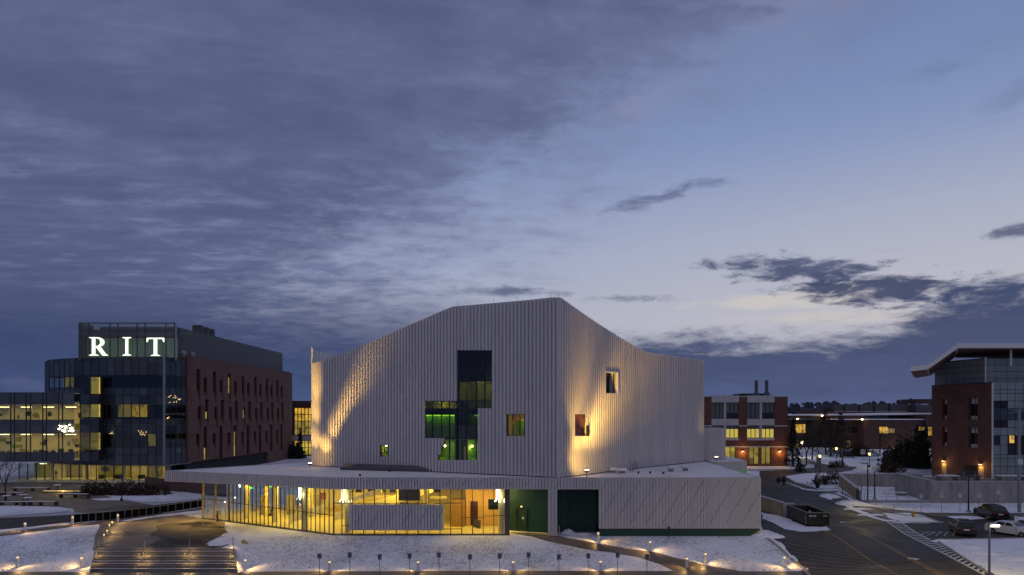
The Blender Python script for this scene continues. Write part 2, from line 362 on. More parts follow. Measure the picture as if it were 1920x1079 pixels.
def asphalt_mat(name, c, snowy=0.0, wet=0.4):
    m = bpy.data.materials.new(name); m.use_nodes = True; nt = m.node_tree; b = nt.nodes['Principled BSDF']
    g = nt.nodes.new('ShaderNodeNewGeometry')
    def nz(sc_, det, ro, d=0):
        n = nt.nodes.new('ShaderNodeTexNoise'); n.inputs['Scale'].default_value = sc_; n.inputs['Detail'].default_value = det; n.inputs['Roughness'].default_value = ro; n.inputs['Distortion'].default_value = d
        nt.links.new(g.outputs['Position'], n.inputs['Vector']); return n.outputs[0]
    big, fine = nz(0.22, 6, 0.6, 0.8), nz(9, 3, 0.7)
    r = nt.nodes.new('ShaderNodeMapRange'); nt.links.new(big, r.inputs[0]); r.inputs[1].default_value = .32; r.inputs[2].default_value = .7; r.inputs[3].default_value = .65; r.inputs[4].default_value = 1.5
    r2 = nt.nodes.new('ShaderNodeMapRange'); nt.links.new(fine, r2.inputs[0]); r2.inputs[1].default_value = .3; r2.inputs[2].default_value = .7; r2.inputs[3].default_value = .8; r2.inputs[4].default_value = 1.2
    ml = nt.nodes.new('ShaderNodeMath'); ml.operation = 'MULTIPLY'; nt.links.new(r.outputs[0], ml.inputs[0]); nt.links.new(r2.outputs[0], ml.inputs[1])
    v = nt.nodes.new('ShaderNodeVectorMath'); v.operation = 'SCALE'; v.inputs[0].default_value = c; nt.links.new(ml.outputs[0], v.inputs['Scale'])
    out = v.outputs[0]
    if snowy:
        s2 = nt.nodes.new('ShaderNodeMapRange'); nt.links.new(nz(0.8, 8, 0.75, 0.6), s2.inputs[0]); s2.inputs[1].default_value = .6; s2.inputs[2].default_value = .75; s2.inputs[4].default_value = snowy
        mx = nt.nodes.new('ShaderNodeMix'); mx.data_type = 'RGBA'; nt.links.new(s2.outputs[0], mx.inputs[0]); nt.links.new(out, mx.inputs[6]); mx.inputs[7].default_value = (.6,.62,.66,1); out = mx.outputs[2]
    nt.links.new(out, b.inputs['Base Color'])
    r3 = nt.nodes.new('ShaderNodeMapRange'); nt.links.new(big, r3.inputs[0]); r3.inputs[1].default_value = .4; r3.inputs[2].default_value = .65; r3.inputs[3].default_value = wet; r3.inputs[4].default_value = .85; nt.links.new(r3.outputs[0], b.inputs['Roughness'])
    return m

M = {}
M['lawn'] = snow_mat('snow_on_lawn', 0.56, 5.0, 0.475, base=(.80,.84,.92), soft=.17)
M['snow'] = snow_mat('snow', 0.28, 1.6, 0.5, base=(.78,.80,.86))
M['clean_snow'] = snow_mat('packed_snow', 0.3, 1.4, 0.56, base=(.78,.80,.86))
M['roof_snow'] = snow_mat('snow_on_roof', 0.35, 0.35, 0.47, base=(.74,.73,.76), under=(.36,.33,.33), soft=0.25)
M['asphalt'] = asphalt_mat('asphalt', (.029,.027,.026), .14, .6)
M['path'] = asphalt_mat('path_paving', (.12,.105,.09), 0.12)
M['plaza'] = asphalt_mat('plaza_paving', (.15,.128,.105), 0.12, 0.4)
M['white_paint'] = mat('road_paint_white', (.55,.56,.58), .7, var=.35, vs=2)
M['yellow_paint'] = mat('road_paint_yellow', (.27,.175,.045), .7, var=.45, vs=1.5)
M['clad'] = mat('pale_metal_cladding', (.54,.52,.525), .62, 0.0, var=.09, vs=.7, sc3=(1,1,.12), rnd='island', ra=.03)
M['clad_dark'] = mat('cladding_joint', (.05,.05,.055), .8)
M['green'] = mat('green_painted_metal', (.006,.058,.038), .5, var=.12)
M['dark_green'] = mat('dark_green_door', (.005,.046,.032), .5)
M['frame'] = mat('dark_window_frame', (.02,.021,.024), .4, .3)
M['concrete'] = mat('concrete', (.27,.26,.245), .85, var=.28, vs=1.1, bump=.15, sc3=(1,1,.35))
M['tan_concrete'] = mat('tan_board_concrete', (.30,.25,.16), .85, var=.2, vs=1.5, sc3=(1,1,.2))
M['brick'] = brick_mat('red_brick', (.125,.052,.038), (.103,.043,.032), (.09,.05,.042))
M['dark_brick'] = brick_mat('brown_brick', (.085,.045,.035), (.07,.036,.03), (.07,.045,.04))
M['red_panel'] = brick_mat('red_brick_wall', (.155,.074,.055), (.135,.064,.047), (.10,.056,.044), .4, .13)
M['slot'] = mat('dark_slot_glass', (.012,.010,.014), .15)
M['gray_metal'] = mat('gray_rooftop_metal', (.075,.075,.082), .6, .2, var=.12, vs=.4, sc3=(.3,.3,6))
M['white_stone'] = mat('pale_precast', (.42,.41,.43), .8, var=.12, vs=1)
M['white_metal'] = mat('white_painted_metal', (.62,.62,.62), .45, var=.06)
M['black_metal'] = mat('black_metal', (.012,.012,.014), .45, .3)
M['steel'] = mat('galvanised_steel', (.25,.26,.27), .45, .7)
M['bark'] = mat('bark', (.045,.035,.03), .9, var=.3, vs=6)
M['needle'] = mat('dark_needles', (.012,.02,.014), .9, var=.4, vs=3)
M['shrub'] = mat('reddish_twigs', (.055,.032,.022), .9, var=.4, vs=5)
M['wood'] = mat('amber_wood_panel', (.62,.40,.16), .6, var=.18, vs=1.4, sc3=(3,3,.1))
M['plaster'] = mat('white_plaster', (.74,.68,.50), .8, var=.04)
M['floor_in'] = mat('pale_terrazzo', (.62,.57,.45), .35, var=.08)
M['pane'] = glass('clear_glass', (.86,.9,.86), f0=.02)
M['pane_blue'] = glass('blue_tinted_glass', (.55,.6,.6), f0=.03)
M['spandrel'] = mat('blue_gray_spandrel_glass', (.045,.058,.07), .12, 0, var=.3, vs=.25, rnd='object', ra=.3)
M['spandrel2'] = mat('pale_gray_spandrel_glass', (.075,.088,.098), .15, 0, var=.2, vs=.3, rnd='object', ra=.25)
M['lit'] = room_mat('lit_room_yellow', (1.0,.70,.09), .62, .3)
M['lit_dim'] = room_mat('lit_room_dim', (1.0,.70,.12), .34, .22)
M['lit_orange'] = room_mat('lit_room_orange', (1.0,.55,.05), .75, .3, .9, .7)
M['lit_green'] = room_mat('dim_room_green', (.75,.8,.14), .10, .5)
M['lantern'] = mat('dim_lantern_glass', (1,.8,.5), .5, emit=(1,.70,.25), es=1.3)
M['bulb'] = mat('warm_lamp', (1,.8,.5), .5, emit=(1,.78,.40), es=9)
M['tube'] = mat('white_light_tube', (1,.9,.7), .5, emit=(1,.86,.52), es=7)
M['bulb_white'] = mat('bright_lamp', (1,.9,.7), .5, emit=(1,.93,.62), es=14)
M['letter'] = mat('lit_sign_letter', (.9,.95,.85), .5, emit=(.93,1.0,.80), es=1.35)
M['letter_edge'] = mat('lit_letter_return', (.4,.6,.3), .5, emit=(.45,.9,.3), es=.35)
M['exit'] = mat('green_exit_light', (.1,.5,.1), .5, emit=(.12,1.0,.10), es=1.6)
M['orange'] = mat('orange_poster', (.42,.13,.03), .6, var=.3, vs=4)
M['dark'] = mat('dark_interior', (.02,.02,.02), .9)
M['green_wall'] = mat('lime_green_wall', (.20,.40,.03), .7, var=.08)
M['rubber'] = mat('tyre_rubber', (.012,.012,.013), .9)

# ------------------------------------------------------------------ ground
def sheet_grid():
    xs = [-8000,-2500,-800,-300,-170] + [float(i) for i in range(-130, 111)] + [160,300,800,2500,8000]
    ys = [-300,0,20,36] + [44+0.5*i for i in range(64)] + [76.0+i for i in range(0, 130)] + [215,240,300,420,800,2500,9000]
    return xs, ys
GXs, GYs = sheet_grid()
def cell(v, A):
    import bisect
    return max(0, min(len(A)-2, bisect.bisect_right(A, v)-1))
def zg(x, y):                                 # height of the ground mesh itself (its own triangles' bilinear)
    i, j = cell(x, GXs), cell(y, GYs); x0, x1, y0, y1 = GXs[i], GXs[i+1], GYs[j], GYs[j+1]
    u, v = (x-x0)/(x1-x0), (y-y0)/(y1-y0)
    a, b, c, d = tz(x0,y0), tz(x1,y0), tz(x1,y1), tz(x0,y1)
    return (a + u*(b-a) + v*(c-b)) if u >= v else (a + v*(d-a) + u*(c-d))
me = bpy.data.meshes.new('ground')
vv = [(x, y, tz(x, y)) for y in GYs for x in GXs]; n = len(GXs); ff = []
for j in range(len(GYs)-1):
    for i in range(n-1):
        k = j*n+i; ff += [(k, k+1, k+n+1), (k, k+n+1, k+n)]
me.from_pydata(vv, [], ff); me.materials.append(M['lawn'])
tag(link(bpy.data.objects.new('ground', me)), kind='structure')

def clip(poly, axis, val, keep_less):
    out = []
    for i in range(len(poly)):
        p, q = poly[i-1], poly[i]; a = (p[axis] <= val) if keep_less else (p[axis] >= val); b = (q[axis] <= val) if keep_less else (q[axis] >= val)
        if a != b:
            t = (val-p[axis])/(q[axis]-p[axis]); r = [p[0]+(q[0]-p[0])*t, p[1]+(q[1]-p[1])*t]; r[axis] = val; out.append(tuple(r))
        if b: out.append(q)
    return out
def drape(name, pts, m, h=0.03, jitter=0.0, kind='structure', parent=None, step=0.8, thick=None):
    """a polygon laid over the ground, h above it"""
    if jitter:
        q = []
        for a, b in zip(pts, pts[1:]+pts[:1]):
            L = math.hypot(b[0]-a[0], b[1]-a[1]); k = max(1, int(L/step)); nx, ny = -(b[1]-a[1])/(L+1e-9), (b[0]-a[0])/(L+1e-9); ph = random.random()*9
            for i in range(k):
                t = i/k; w = min(1, t*4, (1-t)*4)*jitter*(math.sin(ph+t*L*.9)*.5 + random.uniform(-.6,.6)); q.append((a[0]+(b[0]-a[0])*t+nx*w, a[1]+(b[1]-a[1])*t+ny*w))
        pts = q
    V, Fc, idx = [], [], {}
    def vid(p):
        k = (round(p[0],4), round(p[1],4))
        if k not in idx: idx[k] = len(V); V.append((p[0], p[1], zg(*p)+h))
        return idx[k]
    y0, y1 = min(p[1] for p in pts), max(p[1] for p in pts)
    for j in range(cell(y0, GYs), cell(y1, GYs)+1):
        strip = clip(clip(pts, 1, GYs[j], False), 1, GYs[j+1], True)
        if len(strip) < 3: continue
        for i in range(cell(min(p[0] for p in strip), GXs), cell(max(p[0] for p in strip), GXs)+1):
            c = clip(clip(strip, 0, GXs[i], False), 0, GXs[i+1], True)
            if len(c) < 3: continue
            # split along the cell's own diagonal so the sheet lies parallel to the ground
            gx, gy = GXs[i+1]-GXs[i], GYs[j+1]-GYs[j]
            f = lambda p: (p[0]-GXs[i])/gx - (p[1]-GYs[j])/gy
            for sgn in (1, -1):
                o = []
                for k in range(len(c)):
                    p, q2 = c[k-1], c[k]; fa, fb = f(p)*sgn, f(q2)*sgn
                    if (fa < 0) != (fb < 0):
                        t = fa/(fa-fb); o.append((p[0]+(q2[0]-p[0])*t, p[1]+(q2[1]-p[1])*t))
                    if fb >= 0: o.append(q2)
                ids = []
                for p in o:
                    k = vid(p)
                    if not ids or ids[-1] != k: ids.append(k)
                if len(ids) > 1 and ids[0] == ids[-1]: ids.pop()
                if len(set(ids)) == len(ids) and len(ids) >= 3:
                    ar = sum(V[ids[k-1]][0]*V[ids[k]][1]-V[ids[k]][0]*V[ids[k-1]][1] for k in range(len(ids)))
                    if abs(ar) > 1e-5: Fc.append(ids if ar > 0 else ids[::-1])
    me = bpy.data.meshes.new(name); me.from_pydata(V, [], Fc); me.materials.append(m)
    o = link(bpy.data.objects.new(name, me), parent)
    if kind and not parent: o['kind'] = kind
    return o
def dpx(name, pts, m, h=0.03, jitter=0.0, **k): return drape(name, [GX(*p) for p in pts], m, h, jitter, **k)

# ------------------------------------------------------------------ roads, paths, snow
dpx('road', [(1520,1110),(1500,1066),(1436,1008),(1427,985),(1424,960),(1424,925),(1424,884),(1400,884),(1440,883),(1500,882),(1533,878),(1526,872),(1504,867),(1492,861),
     (1512,860),(1535,869),(1575,875),(1608,876),(1598,883),(1570,887),(1511,888),(1473,893),(1490,905),(1525,914),(1537,920),(1572,922),(1598,934),(1618,950),(1680,957),(1740,964),(1960,966),(2040,970),
     (2040,1014),(1930,1012),(1755,1013),(1800,1045),(1850,1074),(1895,1110)], M['asphalt'], .03)
dpx('walk_path', [(1545,926),(1572,924),(1600,940),(1640,953),(1700,960),(1780,963),(1960,964),(1960,970),(1760,970),(1738,966),(1670,962),(1640,956),(1690,972),(1662,974),(1640,966),(1590,942)], M['path'], .045)
# foreground walk and the path up to the green doors
drape('front_walk', [(-75,40),(45,40),(45,58),(38,62.3),(24,63.0),(0,63.2),(-26,62.9),(-40,62.9),(-75,62.3)], M['path'], .03)
dpx('entry_path', [(953,999),(972,1003),(1030,1017),(1090,1030),(1150,1038),(1200,1046),(1240,1060),(1262,1071),(1330,1077),(1410,1077),(1375,1070),(1330,1063),(1290,1052),(1262,1046),(1228,1037),(1180,1031),(1120,1021),(1060,1009),(1030,1003),(1000,1000)], M['path'], .035)
# left side
dpx('left_road', [(-60,974),(60,970),(138,966),(200,960),(290,948),(384,936),(384,949),(300,962),(220,973),(138,981),(60,991),(0,999),(-60,1006)], M['asphalt'], .03)
dpx('left_path', [(-60,1008),(0,1001),(60,993),(138,983),(220,976),(300,965),(384,952),(384,957),(300,970),(221,981),(138,988),(60,999),(0,1006),(-60,1014)], M['path'], .045)
dpx('terrace_ground', [(-60,908),(60,910),(160,912),(175,925),(230,938),(300,950),(250,954),(170,962),(140,962),(138,955),(110,951),(50,949),(10,948),(-60,948)], M['plaza'], .03)
dpx('lobby_walk', [(-80,906),(60,905),(330,906),(330,911),(180,911),(60,911),(-80,911)], M['path'], .04)
drape('plaza', [(-40.2,66.5),(-26.6,66.5),(-26.2,69),(-27.4,71),(-28.6,72.4),(-31.6,76.5),(-33,79.5),(-34.0,82.2),(-38.4,85.6),(-41.5,88),(-46,90),(-50.5,84),(-47.5,80.0),(-44.2,73.5)], M['plaza'], .035)
dpx('snow_patch', [(240,979),(289,971),(385,962),(386,957),(300,967),(225,978)], M['snow'], .06, .25)
dpx('snow_patch', [(-40,950),(20,950),(60,951),(110,952),(135,957),(110,962),(50,966),(-40,973)], M['snow'], .06, .4)
dpx('snow_patch', [(168,937),(200,935),(240,933),(238,939),(190,940)], M['snow'], .06, .4)
dpx('snow_patch', [(232,936),(300,929),(384,916),(384,934),(330,941),(300,943),(260,942)], M['snow'], .06, .4)
dpx('snow_patch', [(-40,998),(60,989),(120,982),(137,981),(60,993),(-40,1005)], M['clean_snow'], .062, .15)
dpx('wet_patch', [(292,990),(330,981),(378,979),(412,986),(424,996),(414,1008),(420,1022),(400,1031),(352,1027),(316,1033),(284,1031),(300,1014),(286,1003)], asphalt_mat('wet_paving', (.050,.043,.037), 0, .22), .05, .7)
dpx('snow_patch', [(424,984),(436,988),(444,1002),(452,1020),(444,1034),(430,1036),(424,1022),(416,1008),(426,996)], M['clean_snow'], .075, .5)
# right side snow
dpx('snow_patch', [(1400,871),(1402,881),(1440,882),(1500,880),(1528,877),(1520,873),(1490,872),(1480,868)], M['clean_snow'], .07, .3)
dpx('snow_patch', [(1474,894),(1512,889),(1570,887),(1571,917),(1537,917),(1525,911),(1490,904)], M['clean_snow'], .07, .3)
for q in ([(1473,904),(1510,917),(1530,920),(1572,922),(1572,923),(1530,922),(1505,919),(1473,906)],
          [(1538,927),(1552,928),(1562,936),(1558,939),(1546,934)],
          [(1571,943),(1580,944),(1600,952),(1640,970),(1662,976),(1684,977),(1676,980),(1656,979),(1640,974),(1598,958)],
          [(1656,963),(1700,963),(1734,969),(1754,977),(1770,981),(1740,983),(1700,982),(1672,975)],
          [(1775,970),(1810,969),(1835,970),(1850,974),(1820,976),(1790,974)],
          [(1905,971),(1990,971),(1990,978),(1905,977)],
          [(1566,925),(1573,924),(1600,938),(1620,951),(1700,954),(1980,954),(1980,964),(1800,964),(1740,963),(1680,957),(1640,950),(1600,941)],
          [(1428,962),(1460,968),(1480,974),(1500,984),(1512,989),(1540,990),(1550,988),(1556,993),(1530,998),(1500,999),(1472,994),(1445,980),(1428,974)],
          [(1429,1004),(1440,1006),(1462,1022),(1480,1040),(1500,1062),(1510,1070),(1494,1074),(1470,1046),(1436,1014)],
          [(1752,1015),(1800,1013),(1990,1010),(1990,1110),(1905,1110),(1862,1077),(1800,1042)]):
    dpx('snow_patch', q, M['clean_snow'], .065, .22)
# painted marks
def stripe(name, a, b, w, m, h=.038, nseg=1):
    (x0,y0),(x1,y1) = a, b; L = math.hypot(x1-x0, y1-y0); nx, ny = -(y1-y0)/L*w/2, (x1-x0)/L*w/2
    return drape(name, [(x0-nx,y0-ny),(x1-nx,y1-ny),(x1+nx,y1+ny),(x0+nx,y0+ny)], m, h)
g = GX
stripe('yellow_line', g(1545,996), g(1684,1080), .13, M['yellow_paint'])
for off in (-.13, .13):
    a, b = g(1614,999), g(1790,1092); L = math.hypot(b[0]-a[0], b[1]-a[1]); nx, ny = -(b[1]-a[1])/L*off, (b[0]-a[0])/L*off
    stripe('yellow_line', (a[0]+nx,a[1]+ny), (b[0]+nx,b[1]+ny), .1, M['yellow_paint'])
ya, yb = g(1545,996), g(1684,1080); xa, xb = g(1432,976), g(1508,1076)
for k in range(17):
    t = (k+.5)/17; u = max(0, t-.02)
    a = (ya[0]+(yb[0]-ya[0])*t, ya[1]+(yb[1]-ya[1])*t); c = (xa[0]+(xb[0]-xa[0])*u, xa[1]+(xb[1]-xa[1])*u)
    stripe('hatch_line', a, c, .085, M['yellow_paint'])
la, lb, lc = g(1661,978), g(1697,1003), g(1846,1080); ra, rb, rc = g(1686,978), g(1718,1000), g(1857,1072)
for a, b in ((la,lb),(lb,lc),(ra,rb),(rb,rc)): stripe('crossing_line', a, b, .16, M['white_paint'], .042)
def along(p, q, r, t):
    L1 = math.dist(p, q); L2 = math.dist(q, r); s = t*(L1+L2)
    return (p[0]+(q[0]-p[0])*s/L1, p[1]+(q[1]-p[1])*s/L1) if s < L1 else (q[0]+(r[0]-q[0])*(s-L1)/L2, q[1]+(r[1]-q[1])*(s-L1)/L2)
for k in range(30): stripe('crossing_bar', along(la,lb,lc,(k+.5)/30), along(ra,rb,rc,(k+.5)/30), .25, M['white_paint'], .046)
for k in range(6): stripe('hatch_line', g(1722+k*16, 1006-abs(k-2)*.4), g(1742+k*12, 998), .1, M['white_paint'])
stripe('parking_line', g(1722,999), g(1800,998), .1, M['white_paint'])
stripe('road_mark', g(1703,1048), g(1722,1051), .5, M['white_paint'])
stripe('road_mark', g(1575,980), g(1585,981), .5, M['white_paint'])
# snow bank over the wall along the loading bay: narrow kerb
def kerb(pts, w=.18, h=.14, name='kerb', m=None, parent=None, base=0.0):
    b = MB()
    for p, q in zip(pts, pts[1:]):
        L = math.dist(p, q); nx, ny = -(q[1]-p[1])/L*w/2, (q[0]-p[0])/L*w/2; k = max(1, int(L/2))
        for i in range(k):
            A = [p[j]+(q[j]-p[j])*i/k for j in (0,1)]; B = [p[j]+(q[j]-p[j])*(i+1)/k for j in (0,1)]
            za, zb = tz(*A), tz(*B)
            b.hexa([(A[0]-nx,A[1]-ny,za-.1),(B[0]-nx,B[1]-ny,zb-.1),(B[0]+nx,B[1]+ny,zb-.1),(A[0]+nx,A[1]+ny,za-.1)],
                   [(A[0]-nx,A[1]-ny,za+h),(B[0]-nx,B[1]-ny,zb+h),(B[0]+nx,B[1]+ny,zb+h),(A[0]+nx,A[1]+ny,za+h)])
    o = b.build(name, m or M['concrete'], parent)
    if not parent: o['kind'] = 'structure'
    return o
kerb([g(1427,1004), g(1462,1030), g(1508,1070), g(1530,1096)], .3)
kerb([g(1473,905), g(1510,918), g(1572,923)])
kerb([g(1850,1076), g(1800,1044), g(1753,1014), g(1930,1011)], .18)
kerb([g(1686,981), g(1765,982), g(1740,972), g(1660,963)], .18)
kerb([g(1402,882.5), g(1500,881.5), g(1532,878)], .18)
rnd = random.Random(3)
def snow_bank(name, cx, cy, rx, ry, h, n=10):
    b = MB(); c = len(b.v)
    for i in range(n+1):
        for j in range(n+1):
            u, v = i/n*2-1, j/n*2-1; x, y = cx+u*rx, cy+v*ry; d = max(0, 1-u*u-v*v)
            b.v.append((x, y, tz(x, y)-.02 + h*d**.6*(.6+.6*rnd.random())))
    for i in range(n):
        for j in range(n): k = c+i*(n+1)+j; b.f.append((k, k+n+1, k+n+2, k+1))
    o = b.build(name, M['clean_snow'], smooth=True); o['kind'] = 'stuff'; return o
for px, py, rx, ry, h in ((446,1064,.7,.8,.7),(1432,1005,1.6,.8,.55),(1448,1008,1.4,.6,.4),(430,1012,1.6,4,.35),(437,1028,1.2,2,.3),(1556,932,1.5,1.5,.35),(1583,946,1.2,1.2,.3),(1065,1001,.8,.5,.5),(1090,1003,1.4,.5,.2),(1600,945,2,2,.3)):
    p = G(px, py); snow_bank('snow_heap', p.x, p.y, rx, ry, h)

# stairs down from the plaza, each tread a stone block
st = thing('outdoor_stairs', 'broad flight of snow dusted stone steps descending from the paved entrance plaza', 'stairs', (-33.4, 63.0, -1.4))
M['step'] = asphalt_mat('stair_stone', (.15,.135,.12), .8, .5)
SK = .45                                       # the flight runs slightly askew to the walk
for k in range(9):
    y0 = 66.62-.36*(k+1); zt = .03-.156*k; y1 = y0+.36+(.05 if k else .0); sx = lambda y: (66.62-y)*SK
    qd = lambda ya, yb, z: [(-39.9+sx(ya),ya,z),(-26.7+sx(ya),ya,z),(-26.7+sx(yb),yb,z),(-39.9+sx(yb),yb,z)]
    o = MB().hexa(qd(y0,y1,zt-.34), qd(y0,y1,zt)).build('step', M['step'], st)
    if k in (1,3,5,6,8): MB().hexa(qd(y0-.02,y0+.09,zt), qd(y0-.02,y0+.09,zt+.012)).build('snow_strip', M['snow'], o)
for xx in (-40.02, -26.68):
    MB().hexa([(xx+3.7*SK,62.9,-1.7),(xx+.12+3.7*SK,62.9,-1.7),(xx+.12,66.7,-1.7),(xx,66.7,-1.7)],[(xx+3.7*SK,62.9,-1.33),(xx+.12+3.7*SK,62.9,-1.33),(xx+.12,66.7,.05),(xx,66.7,.05)]).build('cheek_wall', M['concrete'], st)
rails = [('left edge', -39.8), ('second', -35.3), ('third', -31.0), ('right edge', -26.8)]
for i, (nm, x) in enumerate(rails):
    t = thing('stair_handrail', ['thin steel handrail at the left edge of the wide stone steps', 'thin steel handrail on the steps, nearer the left of the two middle ones', 'thin steel handrail on the steps, nearer the right of the two middle ones', 'thin steel handrail at the right edge of the wide stone steps'][i], 'handrail', (x, 65, -.7), 0, 'handrails on the stone steps')
    X_ = lambda y: x+(66.62-y)*SK
    for y, z in ((66.9,.03),(65.4,-.55),(63.6,-1.38)): MB().tube((X_(y),y,z-.1),(X_(y),y,z+.95),.03).build('post', M['steel'], t)
    b = MB(); q = [(67.3,.98),(66.9,.98),(65.4,.40),(63.6,-.43),(63.1,-.43)]
    for (a,c),(d,e) in zip(q,q[1:]): b.tube((X_(a),a,c),(X_(d),d,e),.032)
    b.build('rail', M['steel'], t)
# small lights beside the steps
def light(kind, name, loc, col, e, parent=None, size=.1, spot=None, aim=None, blend=.6):
    l = bpy.data.lights.new(name, kind); l.energy = e; l.color = col
    if kind == 'AREA': l.size = size
    else: l.shadow_soft_size = size
    if kind == 'SPOT': l.spot_size = R(spot); l.spot_blend = blend
    o = link(bpy.data.objects.new(name, l), parent); o.location = Vector(loc) - (wloc(parent) if parent else Vector((0,0,0)))
    if aim is not None:
        o.rotation_euler = (Vector(aim)-Vector(loc)).to_track_quat('-Z', 'Y').to_euler()
    return o
WARM = (1, .62, .20)
stl = ['beside the left handrail','on the left of the second handrail','on the right of the second handrail','on the left of the third handrail','on the right of the third handrail','beside the right handrail']
for i, x in enumerate((-38.85,-34.9,-34.25,-30.6,-30.0,-26.35)):
    t = thing('stair_light', 'tiny warm tread light low on the steps ' + stl[i], 'stair light', (x, 65.0, -.66), 0, 'low lights along the stairs')
    MB().box(x-.05,x+.05,64.85,65.1,-.2,-.1).build('housing', M['steel'], t)
    MB().box(x-.03,x+.03,64.83,64.85,-.18,-.14).build('lens', M['lantern'], t)
    for yy, z_ in ((66.2,.30),(65.0,-.25),(63.8,-.78)): light('POINT', 'lamp', (x+(65-yy)*SK, yy, z_), WARM, 7.5, t, .05)

# withered grass poking through the thin snow, and ridges left by the plough
tf = MB(); rg = random.Random(21)
for k in range(9000):
    x, y = (rg.uniform(-25,27), rg.uniform(63.3,73.4)) if k % 4 else (rg.uniform(-62,-41), rg.uniform(63.3,76))
    if y > 73.3 and x > -20: continue
    d_ = math.sin(x*.9+y*.6)+math.sin(x*.37-y*1.3)+math.sin(x*2.1+y*1.7)*.6+rg.uniform(-1.4,1.4)
    u_, w_ = CX+F*x/y, HY+F*(13-tz(x,y))/y
    if d_ < .9 or (950 < u_ < 1330 and abs(w_-(1003+(u_-960)*.19)) < 13): continue
    s_ = rg.uniform(.025,.08); a = rg.uniform(0, math.tau); z = tz(x, y)
    for q in range(2):
        a += 1.9; dx_, dy_ = math.cos(a)*s_*.8, math.sin(a)*s_*.8; tf.poly([(x-dx_,y-dy_,z-.01),(x+dx_,y+dy_,z-.01),(x+dy_*.7,y-dx_*.7,z+s_)])
o = tf.build('grass_tufts', mat('withered_grass', (.17,.145,.105), .9, var=.3, vs=2)); o['kind'] = 'stuff'
for px, py, rx, ry, h in ((1610,956,2.2,.5,.22),(1634,967,2.0,.5,.2),(1500,1069,.9,.5,.2),(1484,1048,.5,1.2,.2),(1460,1022,.5,1.4,.2),(1775,1017,1.6,.7,.25),(1815,1028,1.5,.9,.3),(1850,1040,1.6,1.0,.35),(1900,1050,2.2,1.2,.3),(1700,981,2.2,.4,.15),(1530,995,2,.5,.15)):
    p = G(px, py); snow_bank('snow_heap', p.x, p.y, rx, ry, h, 7)

# ------------------------------------------------------------------ the arts theatre
T = thing('performing_arts_theater', 'large angular theatre of pale ribbed metal with a glowing glass lobby and snowy low roof', 'theater', (0, 80, 0))
ZR = 6.2; ZB = 4.97                            # top and underside of the low roof's edge
RIB, REL, COLW = .07, .07, .335
def rib_profile(a0, a1, d):
    w = a1-a0
    return [(a0, -.10), (a0, 0), (a0+w*.42, 0), (a0+w*.50, d), (a0+w*.80, d), (a1-.05, 0), (a1-.05, -.10)]
def add_panel(b, fr, a0, a1, z0, z1, d, zt0=None, zt1=None, sl0=0, sl1=0):
    """one ribbed panel; sl0, sl1: how far its bottom and top edges climb across its width"""
    pr = rib_profile(a0, a1, d); zt = lambda a: (z1+sl1*((a-a0)/(a1-a0)-.5)) if zt0 is None else zt0+(zt1-zt0)*(a-a0)/(a1-a0)
    zb = lambda a: z0+sl0*((a-a0)/(a1-a0)-.5)
    if fr.flip: pr = pr[::-1]
    b.hexa([fr.p(a, q, zb(a)) for a, q in pr], [fr.p(a, q, zt(a)) for a, q in pr])
def joints(col, z0, z1, ph=0.0, rise=.57, pitch=2.85):
    """heights where the panel joints of one column fall: they climb one step per column"""
    base = (col*rise + ph) % pitch; out = []; z = base - pitch*6
    while z < z1:
        if z0+.4 < z < z1-.4: out.append(z)
        z += pitch
    return out
def clad_wall(fr, ztop, zbot, holes, depth, bucket=None, parts=None, w=COLW, ph=0.0):
    """columns of ribbed panels; holes(a) -> list of (z0, z1) left open"""
    n = max(1, round(fr.L/w)); w = fr.L/n
    for c in range(n):
        a0, a1 = c*w, (c+1)*w; am = (a0+a1)/2; segs = [(zbot(am), None)]
        top0, top1 = ztop(a0), ztop(a1); tp = min(top0, top1)
        cuts = sorted(holes(am)); ivs = []; z = zbot(am)
        for h0, h1 in cuts:
            if h0 > z: ivs.append((z, h0, False))
            z = max(z, h1)
        if z < tp: ivs.append((z, tp, True))
        for z0, z1, last in ivs:
            js = joints(c, z0, z1, ph); zs = [z0]+js+[z1]
            for k in range(len(zs)-1):
                gp = .04 if parts is not None else .007; lo = zs[k] + (gp if k else 0); hi = zs[k+1] - (gp if k < len(zs)-2 else 0); sl = (.57 if k else 0, .57 if k < len(zs)-2 else 0); L = last and k == len(zs)-2
                d = depth
                if parts is not None:
                    b = MB(); add_panel(b, fr, a0, a1, lo, hi, d, *((top0, top1) if L else (None, None)), *sl); b.build('cladding_panel', M['clad'], parts)
                else: add_panel(bucket, fr, a0, a1, lo, hi, d, *((top0, top1) if L else (None, None)), *sl)
nohole = lambda a: []
PX = Vector((5.05, 73.15, 0))
A0, B0, C0, D0, E0 = (-25.85, 89.6), (-6.25, 78.95), (5.05, 73.15), (15.6, 85.8), (27.05, 98.0)
top_px = [(575,685),(597,679),(640,663),(700,640),(760,613),(800,596),(830,583),(850,575),(900,571),(1000,562),(1035,558),(1050,558),(1085,583),(1120,607),(1150,626),(1190,650),(1208,660),(1250,666),(1320,676),(1330,677)]
def topz(fr):
    def f(a):
        p = fr.p(a, 0, 0); px = CX + F*p.x/p.y; return CZ - (interp(px, top_px)-HY)/F*p.y
    return f
def holes_px(fr, fn):
    def f(a):
        p = fr.p(a, 0, 0); px = CX + F*p.x/p.y
        return [(CZ-(b-HY)/F*p.y, CZ-(t-HY)/F*p.y) for t, b in fn(px)]
    return f
